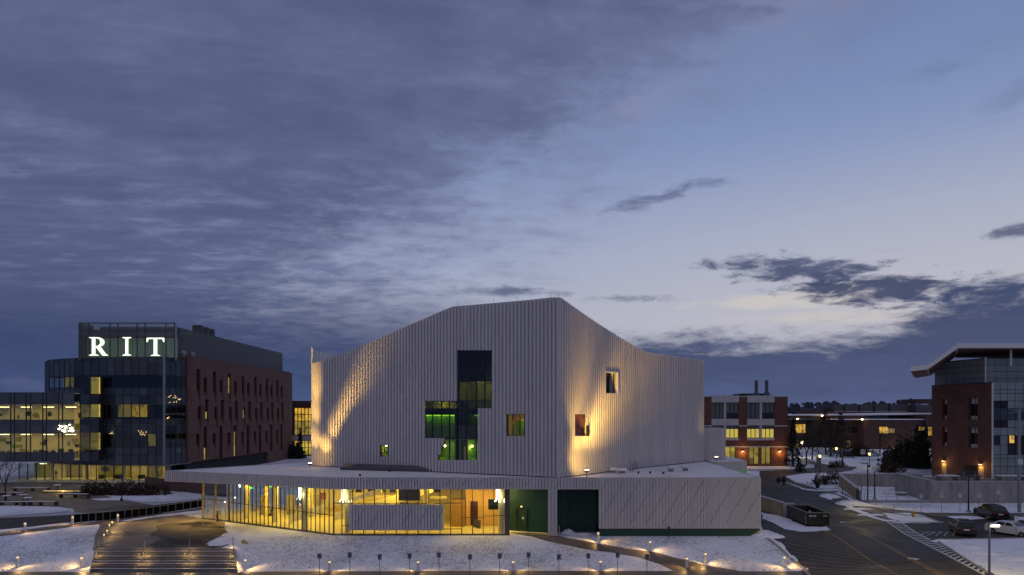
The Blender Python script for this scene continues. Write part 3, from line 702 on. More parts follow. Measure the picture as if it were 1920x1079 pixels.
def front_holes(px):
    o = []
    if 859 < px < 898: o = [(657, 863)]
    elif 898 <= px < 925: o = [(657, 766)]
    elif 795 < px <= 859:
        o = [(752, 822)]
        if px > 835: o = [(752, 863)]
        elif px > 820: o = [(752, 822), (822+(835-px)/15*41, 863)]
    if 951 < px < 984: o += [(777, 818)]
    if 713 < px < 728: o += [(835, 857)]
    return o
def right_holes(px):
    o = []
    if 1135 < px < 1153: o += [(699, 738)]
    if 1078 < px < 1098: o += [(777, 818)]
    return o
bigc = MB()
fL, fM, fR1, fR2 = Frame(A0, B0), Frame(B0, C0), Frame(C0, D0), Frame(D0, E0)
for fr, hf in ((fL, front_holes), (fM, front_holes), (fR1, right_holes), (fR2, right_holes)):
    clad_wall(fr, topz(fr), lambda a: ZR+.05, holes_px(fr, hf), .15, bucket=bigc, w=.45, ph=1.1*(fr is fM))
A2, BK1, BK2 = (-27.6, 95.5), (-15, 113), (10, 118)
side = [(A0[0]-.02, A0[1]+.14), A2]; fS = Frame(A2, side[0])
ztA = topz(fL)(0.0)
clad_wall(fS, lambda a: interp(a, [(0,21.7),(fS.L*.75,21.7),(fS.L,21.4)]), lambda a: ZR, nohole, .08, bucket=bigc)
for p, q, z0, z1 in ((BK1,A2,20,21.7),(BK2,BK1,20,20),(E0,BK2,20.3,20)):
    fr = Frame(p, q); clad_wall(fr, lambda a, z0=z0, z1=z1, L=fr.L: z0+(z1-z0)*a/L, lambda a: 0, nohole, .1, bucket=bigc, w=.6)
o = bigc.build('ribbed_cladding', M['clad'], T, kind='stuff')
# inner skin behind the cladding and the roofs
bk = MB()
def backing(fr, tf, hf, w=.6):
    """plain wall behind the panels, with the same openings"""
    hf = holes_px(fr, hf); n = int(fr.L/.1675)
    for c in range(n):
        a0, a1 = fr.L*c/n, fr.L*(c+1)/n; z = ZR; am = (a0+a1)/2; tp = tf(am)-.15
        for h0, h1 in sorted(hf(am)):
            bk.fbox(fr, a0, a1, -.3, -.13, z, h0); z = h1
        bk.fbox(fr, a0, a1, -.3, -.13, z, tp)
for fr, hf in ((fL,front_holes),(fM,front_holes),(fR1,right_holes),(fR2,right_holes)): backing(fr, topz(fr), hf)
bk.build('inner_wall', M['clad_dark'], T, kind='stuff')
rf = MB(); per = [A0,B0,C0,D0,E0,BK2,BK1,A2]; ctr = (1.0, 95.0, 19.0)
zz_ = [ztA-.8, topz(fL)(fL.L)-.8, topz(fM)(fM.L)-.9, topz(fR1)(fR1.L)-.8, topz(fR2)(fR2.L)-.8, 19, 19, 19.2]
ins = []
for (x,y), z in zip(per, zz_):
    d = Vector((x-ctr[0], y-ctr[1])); d *= (1-.35/d.length); ins.append((ctr[0]+d.x, ctr[1]+d.y, z))
for i in range(len(ins)): rf.poly([ins[i], ins[(i+1)%len(ins)], ctr])
rf.build('upper_roof', M['roof_snow'], T)
cap = MB()                                     # slim lightning rods along the parapet
for px, fr in ((857,fM),(925,fM),(968,fM),(1032,fM),(1047,fM),(790,fL),(635,fL)):
    a, _ = fr.hit(px); z = topz(fr)(a); p = fr.p(a, -.1, z); MB().tube((p.x,p.y,z-.2),(p.x,p.y,z+.55),.018,n=4).build('lightning_rod', M['steel'], T)

# openings: frames, panes, rooms
def pane_grid(fr, xs, ys, win, gm, b=-.16, fw=.045, skip=None):
    """panes between column positions xs (px) and row positions ys (px), on frame fr; returns the window object"""
    w = win
    for i in range(len(xs)-1):
        for j in range(len(ys)-1):
            if skip and skip(i, j): continue
            a0, zt = fr.hit(xs[i], ys[j], b); a1, _ = fr.hit(xs[i+1], ys[j], b); am = (xs[i]+xs[i+1])/2
            zt = fr.hit(am, ys[j], b)[1]; zb = fr.hit(am, ys[j+1], b)[1]
            MB().fbox(fr, a0, a1, b-.012, b+.012, zb, zt).build('pane', gm, w)
    return w
def bars(fr, segs, b, w, parent=None, m=None, name='window'):
    mb = MB()
    for (x0,y0,x1,y1) in segs:
        if x0 == x1:
            a, _ = fr.hit(x0, y0, b); mb.fbox(fr, a-w/2, a+w/2, b-.06, b+.07, fr.hit(x0,y1,b)[1]-w/2, fr.hit(x0,y0,b)[1]+w/2)
        else:
            a0, z0 = fr.hit(x0, y0, b); a1, z1 = fr.hit(x1, y1, b); P = lambda a, bb, z: fr.p(a, bb, z)
            q0 = [(a0,b-.055,z0-w/2),(a1,b-.055,z1-w/2),(a1,b+.065,z1-w/2),(a0,b+.065,z0-w/2)]; q1 = [(a,bb,z+w) for a,bb,z in q0]
            if fr.flip: q0.reverse(); q1.reverse()
            mb.hexa([P(*v) for v in q0], [P(*v) for v in q1])
    return mb.build(name, m or M['frame'], parent)
b0 = -.16
w1 = bars(fM, [(859,657,925,657),(859,713,925,713),(859,657,859,752),(875,657,875,863),(893,657,893,863),(909,657,909,766),(925,657,925,766),(898,766,925,766),
               (859,752,925,752)], b0, .10, T)
pane_grid(fM, [859,875,893,909,925], [657,713,752], w1, M['pane_blue'])
pane_grid(fM, [859,875,893,909,925], [752,766], w1, M['pane_blue'])
pane_grid(fM, [859,875,893,898], [766,822], w1, M['pane'])
pane_grid(fM, [859,875,893,898], [822,863], w1, M['pane'])
w2 = bars(fL, [(795,752,857,752),(795,767,857,767),(795,822,857,822),(795,752,795,822),(811,752,811,822),(828,752,828,822),(843,752,843,863),(857,752,857,863),(820,863,857,863)], b0, .10, T)
pane_grid(fL, [795,811,828,843,857], [752,767,822], w2, M['pane'])
pane_grid(fL, [835,843,857], [822,863], w2, M['pane'])
w1b = bars(fM, [(859,766,898,766),(859,822,898,822),(859,863,898,863),(898,766,898,863)], b0, .10, T)
sl = bars(fL, [(835,822,820,863)], b0+.03, .16, T, M['wood'])
w3 = bars(fM, [(951,777,984,777),(951,818,984,818),(951,777,951,818),(984,777,984,818),(962,777,962,818),(975,777,975,818)], b0, .08, T)
pane_grid(fM, [951,962,975,984], [777,818], w3, M['pane'])
w4 = bars(fL, [(713,835,728,835),(713,857,728,857),(713,835,713,857),(728,835,728,857)], b0, .08, T)
pane_grid(fL, [713,728], [835,857], w4, M['pane'])
w5 = bars(fR1, [(1078,777,1098,777),(1078,818,1098,818),(1078,777,1078,818),(1098,777,1098,818)], b0, .08, T)
pane_grid(fR1, [1078,1088,1098], [777,818], w5, M['pane'])
w6 = bars(fR1, [(1135,699,1153,699),(1135,738,1153,738),(1135,699,1135,738),(1153,699,1153,738)], -.14, .08, T, M['white_metal'])
# rooms behind the openings (walls, floor, ceiling of their own)
def room(fr, px0, px1, yt, yb, depth, wall, back, name, ext=0.0, inset=-.32):
    a0, _ = fr.hit(px0); a1, _ = fr.hit(px1); pm = (px0+px1)/2; zt = fr.hit(pm, yt)[1]; zb = fr.hit(pm, yb)[1]
    a0 -= .15+ext; a1 += .15
    MB().fbox(fr, a0, a1, inset-depth-.1, inset-depth, zb, zt).build(name, back, T)
    s = MB(); s.fbox(fr, a0-.1, a0, inset-depth, inset, zb, zt); s.fbox(fr, a1, a1+.1, inset-depth, inset, zb, zt)
    s.fbox(fr, a0-.1, a1+.1, inset-depth-.1, inset, zb-.12, zb); s.fbox(fr, a0-.1, a1+.1, inset-depth-.1, inset, zt, zt+.12)
    s.build('room_lining', wall, T); return a0, a1, zb, zt
def room_light(fr, a, z, b, e, col, size=.15): p = fr.p(a, b, z); return light('POINT', 'room_lamp', p, col, e, T, size)
M['teal_wall'] = mat('dark_teal_wall', (.04,.07,.06), .6)
M['olive_wall'] = mat('olive_wall', (.30,.30,.08), .8)
GRN = (.60, 1, .03)
a0,a1,zb,zt = room(fM, 860, 924, 658, 713, 3.0, M['dark'], M['teal_wall'], 'back_wall'); room_light(fM,(a0+a1)/2,zb+.5,-2.2,14,(1,.75,.2))
a0,a1,zb,zt = room(fM, 860, 924, 716, 765, 2.6, M['olive_wall'], M['olive_wall'], 'back_wall'); room_light(fM,(a0+a1)/2-.4,zt-.5,-1.5,45,(1,.85,.2))
a0,a1,zb,zt = room(fL, 796, 856, 754, 766, 2.0, M['olive_wall'], M['olive_wall'], 'back_wall', 2.0); room_light(fL,(a0+a1)/2,zt-.3,-1.2,22,(1,.85,.2))
for fr, x0, x1, e in ((fL,796,857,1),(fM,860,897,.7)):
    a0,a1,zb,zt = room(fr, x0, x1, 769, 822, 3.4, M['dark'], M['green_wall'], 'green_wall', 3.0 if fr is fL else .5)
    zc = fr.hit((x0+x1)/2, 780)[1]
    MB().fbox(fr, a0+.1, a1-.1, -3.66, -3.45, zc, zc+.07).build('cove_light', mat('green_cove_light', (.2,.9,.1), .5, emit=GRN, es=1.1), T)
    MB().fbox(fr, a0, a1, -3.72, -2.9, zc+.12, zt).build('soffit', M['dark'], T)
    n = 4
    for k in range(n): room_light(fr, a0+(a1-a0)*(k+.5)/n, zc-.25, -3.25, 4.2, GRN, .1)
for fr, x0, x1 in ((fL,822,857),(fM,860,897)):
    a0,a1,zb,zt = room(fr, x0, x1, 825, 863, 3.2, M['green_wall'], M['green_wall'], 'green_wall', 2.0 if fr is fL else .5)
    for k in range(2):
        a = a0+(a1-a0)*(k+.6)/2.2; z = fr.hit((x0+x1)/2, 839)[1]; p = fr.p(a, -2.6, z)
        MB().lathe(p.x, p.y, [(.02,z-.12),(.10,z-.08),(.13,z),(.10,z+.08),(.02,z+.12)], 8).build('globe_lamp', M['bulb'], T); room_light(fr, a, z-.2, -2.3, 13, (1,.85,.2), .12)
a, _ = fM.hit(872); MB().fbox(fM, a-.35, a-.05, -.7, -.3, fM.hit(872,863)[1], fM.hit(872,838)[1]).build('lit_pier', M['wood'], T)
for px in (862,): a, _ = fM.hit(px); MB().fbox(fM, a-.35, a+.35, -1.2, -.35, fM.hit(px,863)[1], fM.hit(px,752)[1]).build('dark_column', M['dark'], T)
a0,a1,zb,zt = room(fM, 951, 984, 777, 818, 2.0, M['wood'], M['green_wall'], 'green_wall'); room_light(fM,(a0+a1)/2,zb+1.4,-1.6,6,(.6,1,.1))
MB().fbox(fM, a0, a1, -2.2, -1.7, zt-.75, zt).build('soffit', M['wood'], T); room_light(fM,(a0+a1)/2,zt-.9,-.9,7,WARM)
a0,a1,zb,zt = room(fL, 713, 728, 835, 857, 1.6, M['olive_wall'], M['green_wall'], 'green_wall', .5); room_light(fL,(a0+a1)/2,zt-.25,-1.0,26,(1,.85,.12))
p = fL.p((a0+a1)/2, -.7, zt-.1); MB().lathe(p.x,p.y,[(.05,zt-.18),(.13,zt-.12),(.13,zt-.02)],8).build('ceiling_lamp', M['bulb'], T)
a0,a1,zb,zt = room(fR1, 1078, 1098, 777, 818, 1.8, M['orange'], M['orange'], 'orange_wall'); room_light(fR1,(a0+a1)/2,zt-.5,-1.1,7,(1,.55,.2))
b = MB(); b.fbox(fR1, a0+.3, a0+.4, -1.3,-1.1, zb, zt); b.fbox(fR1, a0+.1, a1-.2, -1.0,-.9, zb+1.1, zb+1.2); b.build('dark_brace', M['frame'], T)
a0,a1,zb,zt = room(fR1, 1135, 1153, 699, 738, .5, M['clad'], M['slot'], 'deep_window')
pr = MB()                                      # projecting hood round the upper window of the right wall
pr.fbox(fR1, a0-.05, a1+.35, -.1, .22, zt, zt+.12); pr.fbox(fR1, a1+.15, a1+.34, -.1, .22, zb, zt); pr.build('window_hood', M['white_metal'], T)
MB().fbox(fR1, fR1.hit(1099)[0], fR1.hit(1099)[0]+.25, -.1, .3, fR1.hit(1099,818)[1], fR1.hit(1099,800)[1]).build('window_hood', M['frame'], T)

# low roof and its fascia
P0, P1, P2, P3 = (-41.0, 81.8), (-18.6, 73.0), (26.2, 73.0), (27.4, 95.0)
PB = (-28.6, 97.2)
low = [P0, P1, P2, P3, (27.3, 98.2), BK2, BK1, PB]
MB().prism([(-40.7,81.85),(-18.55,73.12),(26.08,73.12),(27.3,95),(27.2,98.2),(10,118.4),(-15,113.4),(-28.5,97.0)], 6.02, 6.14).build('low_roof', M['roof_snow'], T)
MB().prism([(-40.7,81.85),(-18.55,73.12),(26.0,73.12),(26.3,80),(-20,97),(-28.5,97.0)], 4.99, 5.05).build('soffit', M['white_stone'], T)
f1, f2 = Frame(P0, P1), Frame(P1, P2); f3, f4 = Frame(P2, P3), Frame(PB, P0)
clad_wall(f1, lambda a: ZR, lambda a: ZB, nohole, .09, parts=T)
MB().fbox(f1, .05, f1.L, -.16, -.105, 5.06, 6.13).build('fascia_backing', M['clad_dark'], T)
MB().fbox(f2, .1, f2.L-.1, -.135, -.105, 5.06, 6.13).build('fascia_backing', M['clad_dark'], T)
xb = lambda px: (px-CX)/F*73.0 + 18.6
open1, open2 = (xb(951.5), xb(1029)), (xb(1045), xb(1124.5))
cA = MB()
def zlow(a):
    if a < open1[0]: return ZB
    if open1[0] <= a < open1[1] or open2[0] <= a < open2[1]: return ZB
    if a < open2[0]: return .12
    return .85
# the right box panels are things one can pick out, so each is a part; the rest of the band likewise
clad_wall(f2, lambda a: ZR + (0.0 if not open1[1] < a < open2[0] else .02), zlow, nohole, .09, parts=T)
cs = MB(); clad_wall(f3, lambda a: ZR, lambda a: .6, nohole, .06, bucket=cs); clad_wall(f4, lambda a: ZR, lambda a: ZB, nohole, .06, bucket=cs)
cs.build('ribbed_cladding', M['clad'], T, kind='stuff')
MB().prism([(-18.6+open1[1]+.03,73.13),(-18.6+open2[0]-.03,73.13),(-18.6+open2[0],74.4),(-18.6+open1[1],74.4)], 0, 6.0).build('corner_pier', M['clad'], T)
MB().prism([(-18.6+open2[1]+.05,73.14),(26.1,73.14),(27.2,94.8),(26.9,94.8),(25.8,73.4),(-18.6+open2[1]+.05,73.4)], .6, 6.0).build('wall_core', M['clad_dark'], T)
MB().prism([(-18.6+open2[1],73.3),(25.85,73.3),(26.05,77),(-18.6+open2[1],77)], -.1, .87).build('green_plinth', M['green'], T)
MB().box(25.86,26.08,73.2,73.42,0,.9).build('corner_guard', mat('yellow_guard',(.5,.4,.02),.6), T)
MB().prism([P1,P2,(26.1,73.25),(-18.5,73.25)], 6.16, 6.215).build('roof_edge_trim', M['clad'], T)
MB().prism([P0,P1,(-18.5,73.25),(-40.7,82.0)], 6.16, 6.215).build('roof_edge_trim', M['clad'], T)
# green recesses with their doors
gx = lambda px, D: (px-CX)/F*D
x0, x1 = -18.6+open1[0], -18.6+open1[1]
MB().poly([(x1+.02,73.2,-.1),(x1+.02,76.4,-.1),(x1+.02,76.4,5),(x1+.02,73.2,5)]).build('recess_wall', M['green'], T)
MB().hexa([(x0+.1,76.9,-.1),(x0+.1,76.8,-.1),(x1,75.2,-.1),(x1,75.4,-.1)][::-1], [(x0+.1,76.9,5),(x0+.1,76.8,5),(x1,75.2,5),(x1,75.4,5)][::-1]).build('recess_wall', M['green'], T)
fg = Frame((x0+.1,76.8),(x1,75.2))
for k, (a0, a1) in enumerate(((.95,2.15),)):
    d = MB().fbox(fg, a0, a1, 0, .06, .05, 2.35).build('door', M['dark_green'], T)
    b = MB(); b.fbox(fg, a0-.08,a0,0,.1,.05,2.45); b.fbox(fg,a1,a1+.08,0,.1,.05,2.45); b.fbox(fg,a0-.08,a1+.08,0,.1,2.35,2.45); b.build('door_frame', M['frame'], d)
    MB().fbox(fg, a1-.2,a1-.14,.06,.12,.95,1.15).build('handle', M['steel'], d); MB().fbox(fg, a1-.55,a1-.3,.065,.08,1.35,1.6).build('notice', M['white_paint'], d)
MB().fbox(fg, 1.45,1.6,0,.12,2.65,2.8).build('wall_lamp', M['lantern'], T); light('SPOT', 'lamp', fg.p(1.5,.3,2.75), (1,.72,.12), 80, T, .08, 140, fg.p(3.2,2.2,0), 1.0)
for x, y in ((-39.6,83.6),(-36.2,81.6)):
    MB().lathe(x,y,[(.14,4.95),(.14,4.99)],10).build('downlight', M['lantern'], T); light('SPOT','downlight_lamp',(x,y,4.9),(1,.62,.14),1300,T,.08,120,(x-.8,y-1.0,0),1.0)
y0, y1 = -18.6+open2[0], -18.6+open2[1]
MB().box(y0-.0,y0+.02,73.5,76.0,-.1,5).build('recess_wall', M['green'], T)
MB().box(y1+.0,y1+.06,73.42,76.0,-.1,5).build('recess_wall', M['green'], T)
MB().box(y0,y1+.06,75.9,76.0,-.1,5).build('recess_wall', M['green'], T)
sh = MB().box(y0+1.35,y1-1.0,75.80,75.86,.02,4.9).build('shutter', M['dark_green'], T)
for k in range(38): MB().box(y0+1.38,y1-1.03,75.745,75.80,.06+k*.127,.06+k*.127+.075).build('slat', M['dark_green'], sh)
MB().tube((y0+.28,74.4,0),(y0+.28,74.4,.9),.05).build('bollard_post', M['white_paint'], T)

# glass lobby: long glazed wall in two planes
Q1, Q2 = (-0.35, 73.75), (-18.95, 73.75); Q3, Q4 = (-33.5, 82.6), (-38.2, 85.5)
fA = Frame(Q2, Q1); fB = Frame(Q4, Q2)
def glaz(fr, cuts, rows, mullw=.07, dep=.14, skip=None):
    for i, a in enumerate(cuts):
        MB().fbox(fr, a-mullw/2, a+mullw/2, -dep, .05, .08, ZB+.02).build('mullion', M['frame'], T)
    for i in range(len(cuts)-1):
        r = rows(i)
        for j in range(len(r)-1):
            if skip and skip(i, j): continue
            MB().fbox(fr, cuts[i]+mullw/2, cuts[i+1]-mullw/2, -.03, -.01, r[j]+.03, r[j+1]-.03).build('glass_panel', M['pane'], T)
        for z in r[1:-1]: MB().fbox(fr, cuts[i]+mullw/2, cuts[i+1]-mullw/2, -.08, .03, z-.03, z+.03).build('transom', M['frame'], T)
xa_ = [634,641,661,682,702,722,743,763,784,804,825,845,866,886,906,926,947]
cA_ = [fA.hit(x)[0] for x in xa_]; cA_[0] = .02; 
def rowsA(i):
    if i <= 1: return [.12, 1.05, 3.42, ZB] if i else [.12, 3.42, ZB]
    if i < 11: return [.12, .68, 3.42, ZB]
    return [.12, [2.0,1.9,1.9,2.05,2.1,2.2][min(5,i-11)], ZB] if i > 11 else [.12,.68,3.42,ZB]
glaz(fA, cA_, rowsA, skip=lambda i, j: 2 <= i < 11 and j == 1 and False)
MB().fbox(fA, fA.L-.35, fA.L+.1, -.3, .08, 0, ZB).build('end_post', M['gray_metal'], T)
nB = 25; dB = fB.hit(430)[0]
cB_ = [dB + (fB.L-dB)*i/nB for i in range(nB+1)]
glaz(fB, cB_[:-1]+[fB.L-.05], lambda i: [.12, 2.35-.01*i, ZB], .055, .05)
MB().prism([(-38.3,85.4),(-18.95,73.68),(-18.9,74.1),(-38.1,85.9)], -.3, .13).build('base_kerb', M['gray_metal'], T)
MB().box(-18.95,-.25,73.68,74.1,-.3,.13).build('base_kerb', M['gray_metal'], T)
# entrance doors on the plaza side
for k in range(2):
    a0 = .25 + k*(dB-.4)/2; a1 = a0 + (dB-.4)/2 - .35
    d = MB().fbox(fB, a0, a1, .02, .12, 2.42, 2.58).build('entrance_door', M['tan_concrete'], T)
    b = MB(); m_ = (a0+a1)/2
    for a in (a0, m_-.04, a1-.1): b.fbox(fB, a, a+.1, .02, .12, .05, 2.42)
    b.fbox(fB, a0, a1, .02, .12, .05, .22); b.build('door_frame', mat('pale_door_frame', (.42,.37,.30), .4), d)
    MB().fbox(fB, a0+.1, a1-.1, .05, .07, .22, 2.42).build('pane', M['pane'], d)
    MB().fbox(fB, m_-.12, m_-.08, .12, .17, .8, 1.3).build('handle', M['steel'], d); MB().fbox(fB, m_+.12, m_+.16, .12, .17, .8, 1.3).build('handle', M['steel'], d)
    MB().fbox(fB, a0, a1, -.03, -.01, 2.6, ZB).build('glass_panel', M['pane'], T)
for a in (.05, .05+(dB-.4)/2, dB-.2): MB().fbox(fB, a, a+.16, -.14, .1, .05, ZB).build('mullion', M['tan_concrete'], T)
# lobby interior
inner = [(-38.0,86.0),(-18.7,74.15),(-0.6,74.15),(-0.6,84.5),(-20,90),(-30,97),(-36,93)]
MB().prism(inner, .02, .10).build('lobby_floor', M['floor_in'], T)
MB().prism(inner, ZB-.06, ZB+.0).build('lobby_ceiling', M['plaster'], T)
for p, q in (((-0.6,84.4),(-20,90)),((-20,90),(-28,96)),):
    fr = Frame(q, p); MB().fbox(fr, 0, fr.L, -.2, 0, .1, ZB-.08).build('lobby_wall', M['plaster'], T)
MB().prism([(-5.3,79.6),(-0.5,79.2),(-0.5,79.4),(-5.3,79.8)], .1, ZB-.07).build('wood_wall', M['wood'], T)
fw_ = Frame((-5.3,79.6),(-0.5,79.2))
for k in range(22): MB().fbox(fw_, .05+k*.22, .05+k*.22+.17, 0, .05, .12, ZB-.09).build('wood_slat', M['wood'], T)
MB().fbox(fw_, 2.6, 4.2, .06, .12, 2.0, 3.15).build('wall_screen', mat('dark_screen', (.01,.015,.015), .2), T)
MB().fbox(fw_, .55, 1.4, .06, .10, .12, 2.9).build('inner_doorway', mat('maroon_door',(.05,.012,.015),.4), T)
MB().prism([(-6.9,78.8),(-5.35,78.6),(-5.35,81),(-6.9,81)], .1, 3.1).build('wood_pier', mat('brown_wood_box', (.30,.17,.05), .6, var=.2), T)
M['stair_white'] = mat('white_stair_panel', (.8,.76,.62), .6)
def slab(p, q, z0, z1, h, w, name, m):        # sloping parapet of the lobby's stairs
    fr = Frame(p, q); L = fr.L
    pts0 = [fr.p(0,-w/2,z0), fr.p(L,-w/2,z1), fr.p(L,w/2,z1), fr.p(0,w/2,z0)]
    return MB().hexa(pts0, [v+Vector((0,0,h)) for v in pts0]).build(name, m, T)
slab((-20.5,79.5),(-9.0,79.0),.6,4.0,.95,.25,'stair_parapet',M['stair_white'])
slab((-19.5,77.5),(-14.5,77.2),2.6,4.2,.5,.2,'stair_parapet',M['stair_white'])
slab((-26.0,81.5),(-21.5,79.2),.1,1.6,1.0,.3,'stair_parapet',M['stair_white'])
MB().prism([(-15.8,80.5),(-7.6,80.2),(-7.6,80.5),(-15.8,80.8)], 3.1, 3.4).build('mezzanine_edge', M['plaster'], T)
MB().prism([(-12.3,75.2),(-10.0,75.2),(-10.0,75.5),(-12.3,75.5)], 3.5, 4.9).build('gray_baffle', M['gray_metal'], T)
MB().box(-21.9,-21.3,79.3,79.4,3.1,3.9).build('orange_poster', M['orange'], T)
for x, y in ((-22.9,76.9),(-17.7,74.9),(-28.0,82.0),(-32.4,84.6),(-1.15,74.95),(-31.0,87.5),(-25.0,86.0),(-13.5,82.5),(-9.5,77.0)):
    MB().lathe(x, y, [(.33,.1),(.33,ZB-.07)], 16).build('column', M['plaster'], T)
for px in (494,545,596): 
    p = ray(px, 960, 88); MB().box(p.x-.5,p.x+.5,p.y,p.y+.2,.1,2.6).build('inner_door', M['concrete'], T)
for px, D in ((487,90),(521,92)):
    p = ray(px, 921 if px < 500 else 927, D); p.z = 3.6; MB().box(p.x-.25,p.x+.25,p.y-3.0,p.y-2.9,p.z-.1,p.z+.12).build('exit_light', M['exit'], T)
rb = random.Random(5)
for k in range(14):                            # chairs, stands and pictures along the lobby
    x = rb.uniform(-31,-3); y = rb.uniform(77.5,82) if x > -20 else rb.uniform(84,90)
    MB().box(x-.25,x+.25,y,y+.45,.1,.5).box(x-.25,x+.25,y+.4,y+.46,.5,.95).build('lobby_seat', rb.choice([M['gray_metal'],M['concrete'],M['wood']]), T)
for k in range(9):
    x = -19.5+k*1.35+rb.uniform(-.3,.3); MB().box(x-.4,x+.4,83+.28*-k*0,83.1,3.5,4.5).build('wall_picture', rb.choice([M['green'],M['frame'],M['olive_wall']]), T)
YEL = (1, .60, .055)
for x, y, e in ((-35,87.3,150),(-31.5,84.6,230),(-31,88,150),(-27,82.5,260),(-23,80.0,260),(-25,85,220),(-18,79,190),(-13.5,77.5,180),(-9,77.5,190),(-5,76.8,190),(-2.2,76.5,190),(-14,82,150),(-22,86,140),(-28,91,120)):
    l = light('AREA', 'ceiling_lamp', (x, y, ZB-.12), YEL, e*1.0, T, 1.6); MB().box(x-.5,x+.5,y-.08,y+.08,ZB-.10,ZB-.07).build('light_strip', M['bulb'], T)
# clusters of hanging light tubes
for i, (px, D, lab) in enumerate(((568,77.2,'in the slanting part of the lobby'),(648,75.0,'at the bend of the lobby front'),(938,75.1,'at the right end of the lobby'))):
    cx_, cy_ = gx(px, D), D; t = thing('pendant_lamp', 'glowing light tubes hanging round a column ' + lab, 'pendant lamp', (cx_, cy_, ZB-.1), 0, 'light tube clusters in the lobby')
    for k in range(6):
        a = math.tau*k/6 + .3; x, y = cx_+.42*math.cos(a), cy_+.42*math.sin(a)
        MB().tube((x,y,ZB-.1),(x,y,3.75),.045,n=6).build('tube', M['tube'], t); MB().tube((x,y,3.75),(x+.22*math.cos(a),y+.22*math.sin(a),3.42),.045,n=6).build('tube', M['tube'], t)
    light('POINT', 'lamp', (cx_, cy_-.9, 4.0), (1,.8,.4), 40, t, .3)
rl = thing('pendant_lamp', 'small white bent lamp glowing inside the lobby next to the entrance doors', 'pendant lamp', (gx(449,84), 84, 4.3))
MB().tube((gx(449,84),84,4.9),(gx(449,84),84,4.3),.015).build('cord', M['frame'], rl); MB().tube((gx(449,84)-.05,84,4.4),(gx(449,84)+.12,84,4.05),.06,.12).build('shade', M['bulb_white'], rl)
# the clad box hung in the glass front
bx0, bx1 = gx(655,73.2), gx(831,73.2)
fbx = Frame((bx0,73.2),(bx1,73.2)); clad_wall(fbx, lambda a: 3.32, lambda a: .62, nohole, .09, parts=T, ph=.4)
MB().fbox(fbx, .02, fbx.L-.02, -.12, -.101, .65, 3.29).build('box_backing', M['clad_dark'], T)
MB().box(bx0+.01,bx1-.01,73.33,74.3,.64,3.30).build('projecting_box', M['clad'], T)

# skylight hood on the low roof, against the theatre wall
S_ = [ray(640,875,1), ray(658,866,1), ray(855,877,1), ray(828,884,1)]
def at_z(px, py, z): D = F*(CZ-z)/(py-HY); return ray(px, py, D)
sk = MB()
fl, fr_, br, bl = at_z(638,880,6.25), at_z(834,884.5,6.25), at_z(856,884,6.28), at_z(656,872,6.28)
a_ = [(fl.x,fl.y,6.14),(fr_.x,fr_.y,6.14),(br.x,br.y+.3,6.14),(bl.x,bl.y+.3,6.14)]
t_ = [(fl.x,fl.y,6.42),(fr_.x,fr_.y,6.42),(br.x,br.y+.3,7.0),(bl.x,bl.y+.3,7.0)]
sk.hexa(a_, t_); hd = sk.build('skylight_hood', M['gray_metal'], T)
for k in range(9):
    u0, u1 = (k+.06)/9, (k+.94)/9; L = lambda p, q, u: Vector(p).lerp(Vector(q), u); up = Vector((0,0,.02))
    e0,e1,e2,e3 = L(t_[0],t_[1],u0), L(t_[0],t_[1],u1), L(t_[3],t_[2],u1), L(t_[3],t_[2],u0)
    MB().hexa([e0.lerp(e3,.08),e1.lerp(e2,.08),e1.lerp(e2,.92),e0.lerp(e3,.92)], [v+Vector((0,0,.03)) for v in (e0.lerp(e3,.08),e1.lerp(e2,.08),e1.lerp(e2,.92),e0.lerp(e3,.92))]).build('metal_sheet', mat('bronze_sheet', (.32,.21,.13), .5, .2) if k == 0 else bpy.data.materials['bronze_sheet'], hd)

# volumes behind on the right
def vol(name, ring, z0, z1, m, parent): return MB().prism(ring, z0, z1).build(name, m, parent)
vr = [(27.6,99.6),(30.2,99.2),(30.9,100.5),(30.9,108),(27,112),(24,112)]
core = vol('rear_volume', [(x*.995,y+.12) for x, y in vr], 3, 10.7, M['clad'], T)
cs = MB()
for p, q in zip(vr[:3], vr[1:4]): clad_wall(Frame(p, q), lambda a: 10.85, lambda a: 4, nohole, .07, bucket=cs)
v2 = [(27.9,95.0),(32.8,96.9),(33.6,103),(34,112),(27.4,112)]
for p, q in ((v2[0],v2[1]),(v2[1],v2[2])): clad_wall(Frame(p, q), lambda a: 6.3, lambda a: 1.0, nohole, .07, bucket=cs)
cs.build('ribbed_cladding', M['clad'], T, kind='stuff')
vol('rear_volume', [(27.95,95.2),(32.65,97.05),(33.45,103),(33.8,112),(27.5,112)], .5, 6.26, M['roof_snow'], T)
p = at_z(1385,884,4.9); MB().box(p.x-.9,p.x+.9,96.2,96.6,1.5,5.0).build('green_niche', mat('green_lit_niche', (.1,.4,.02), .6, emit=(.2,.6,.02), es=.12), T)  # the niche's green light is put in as faint emission of the box

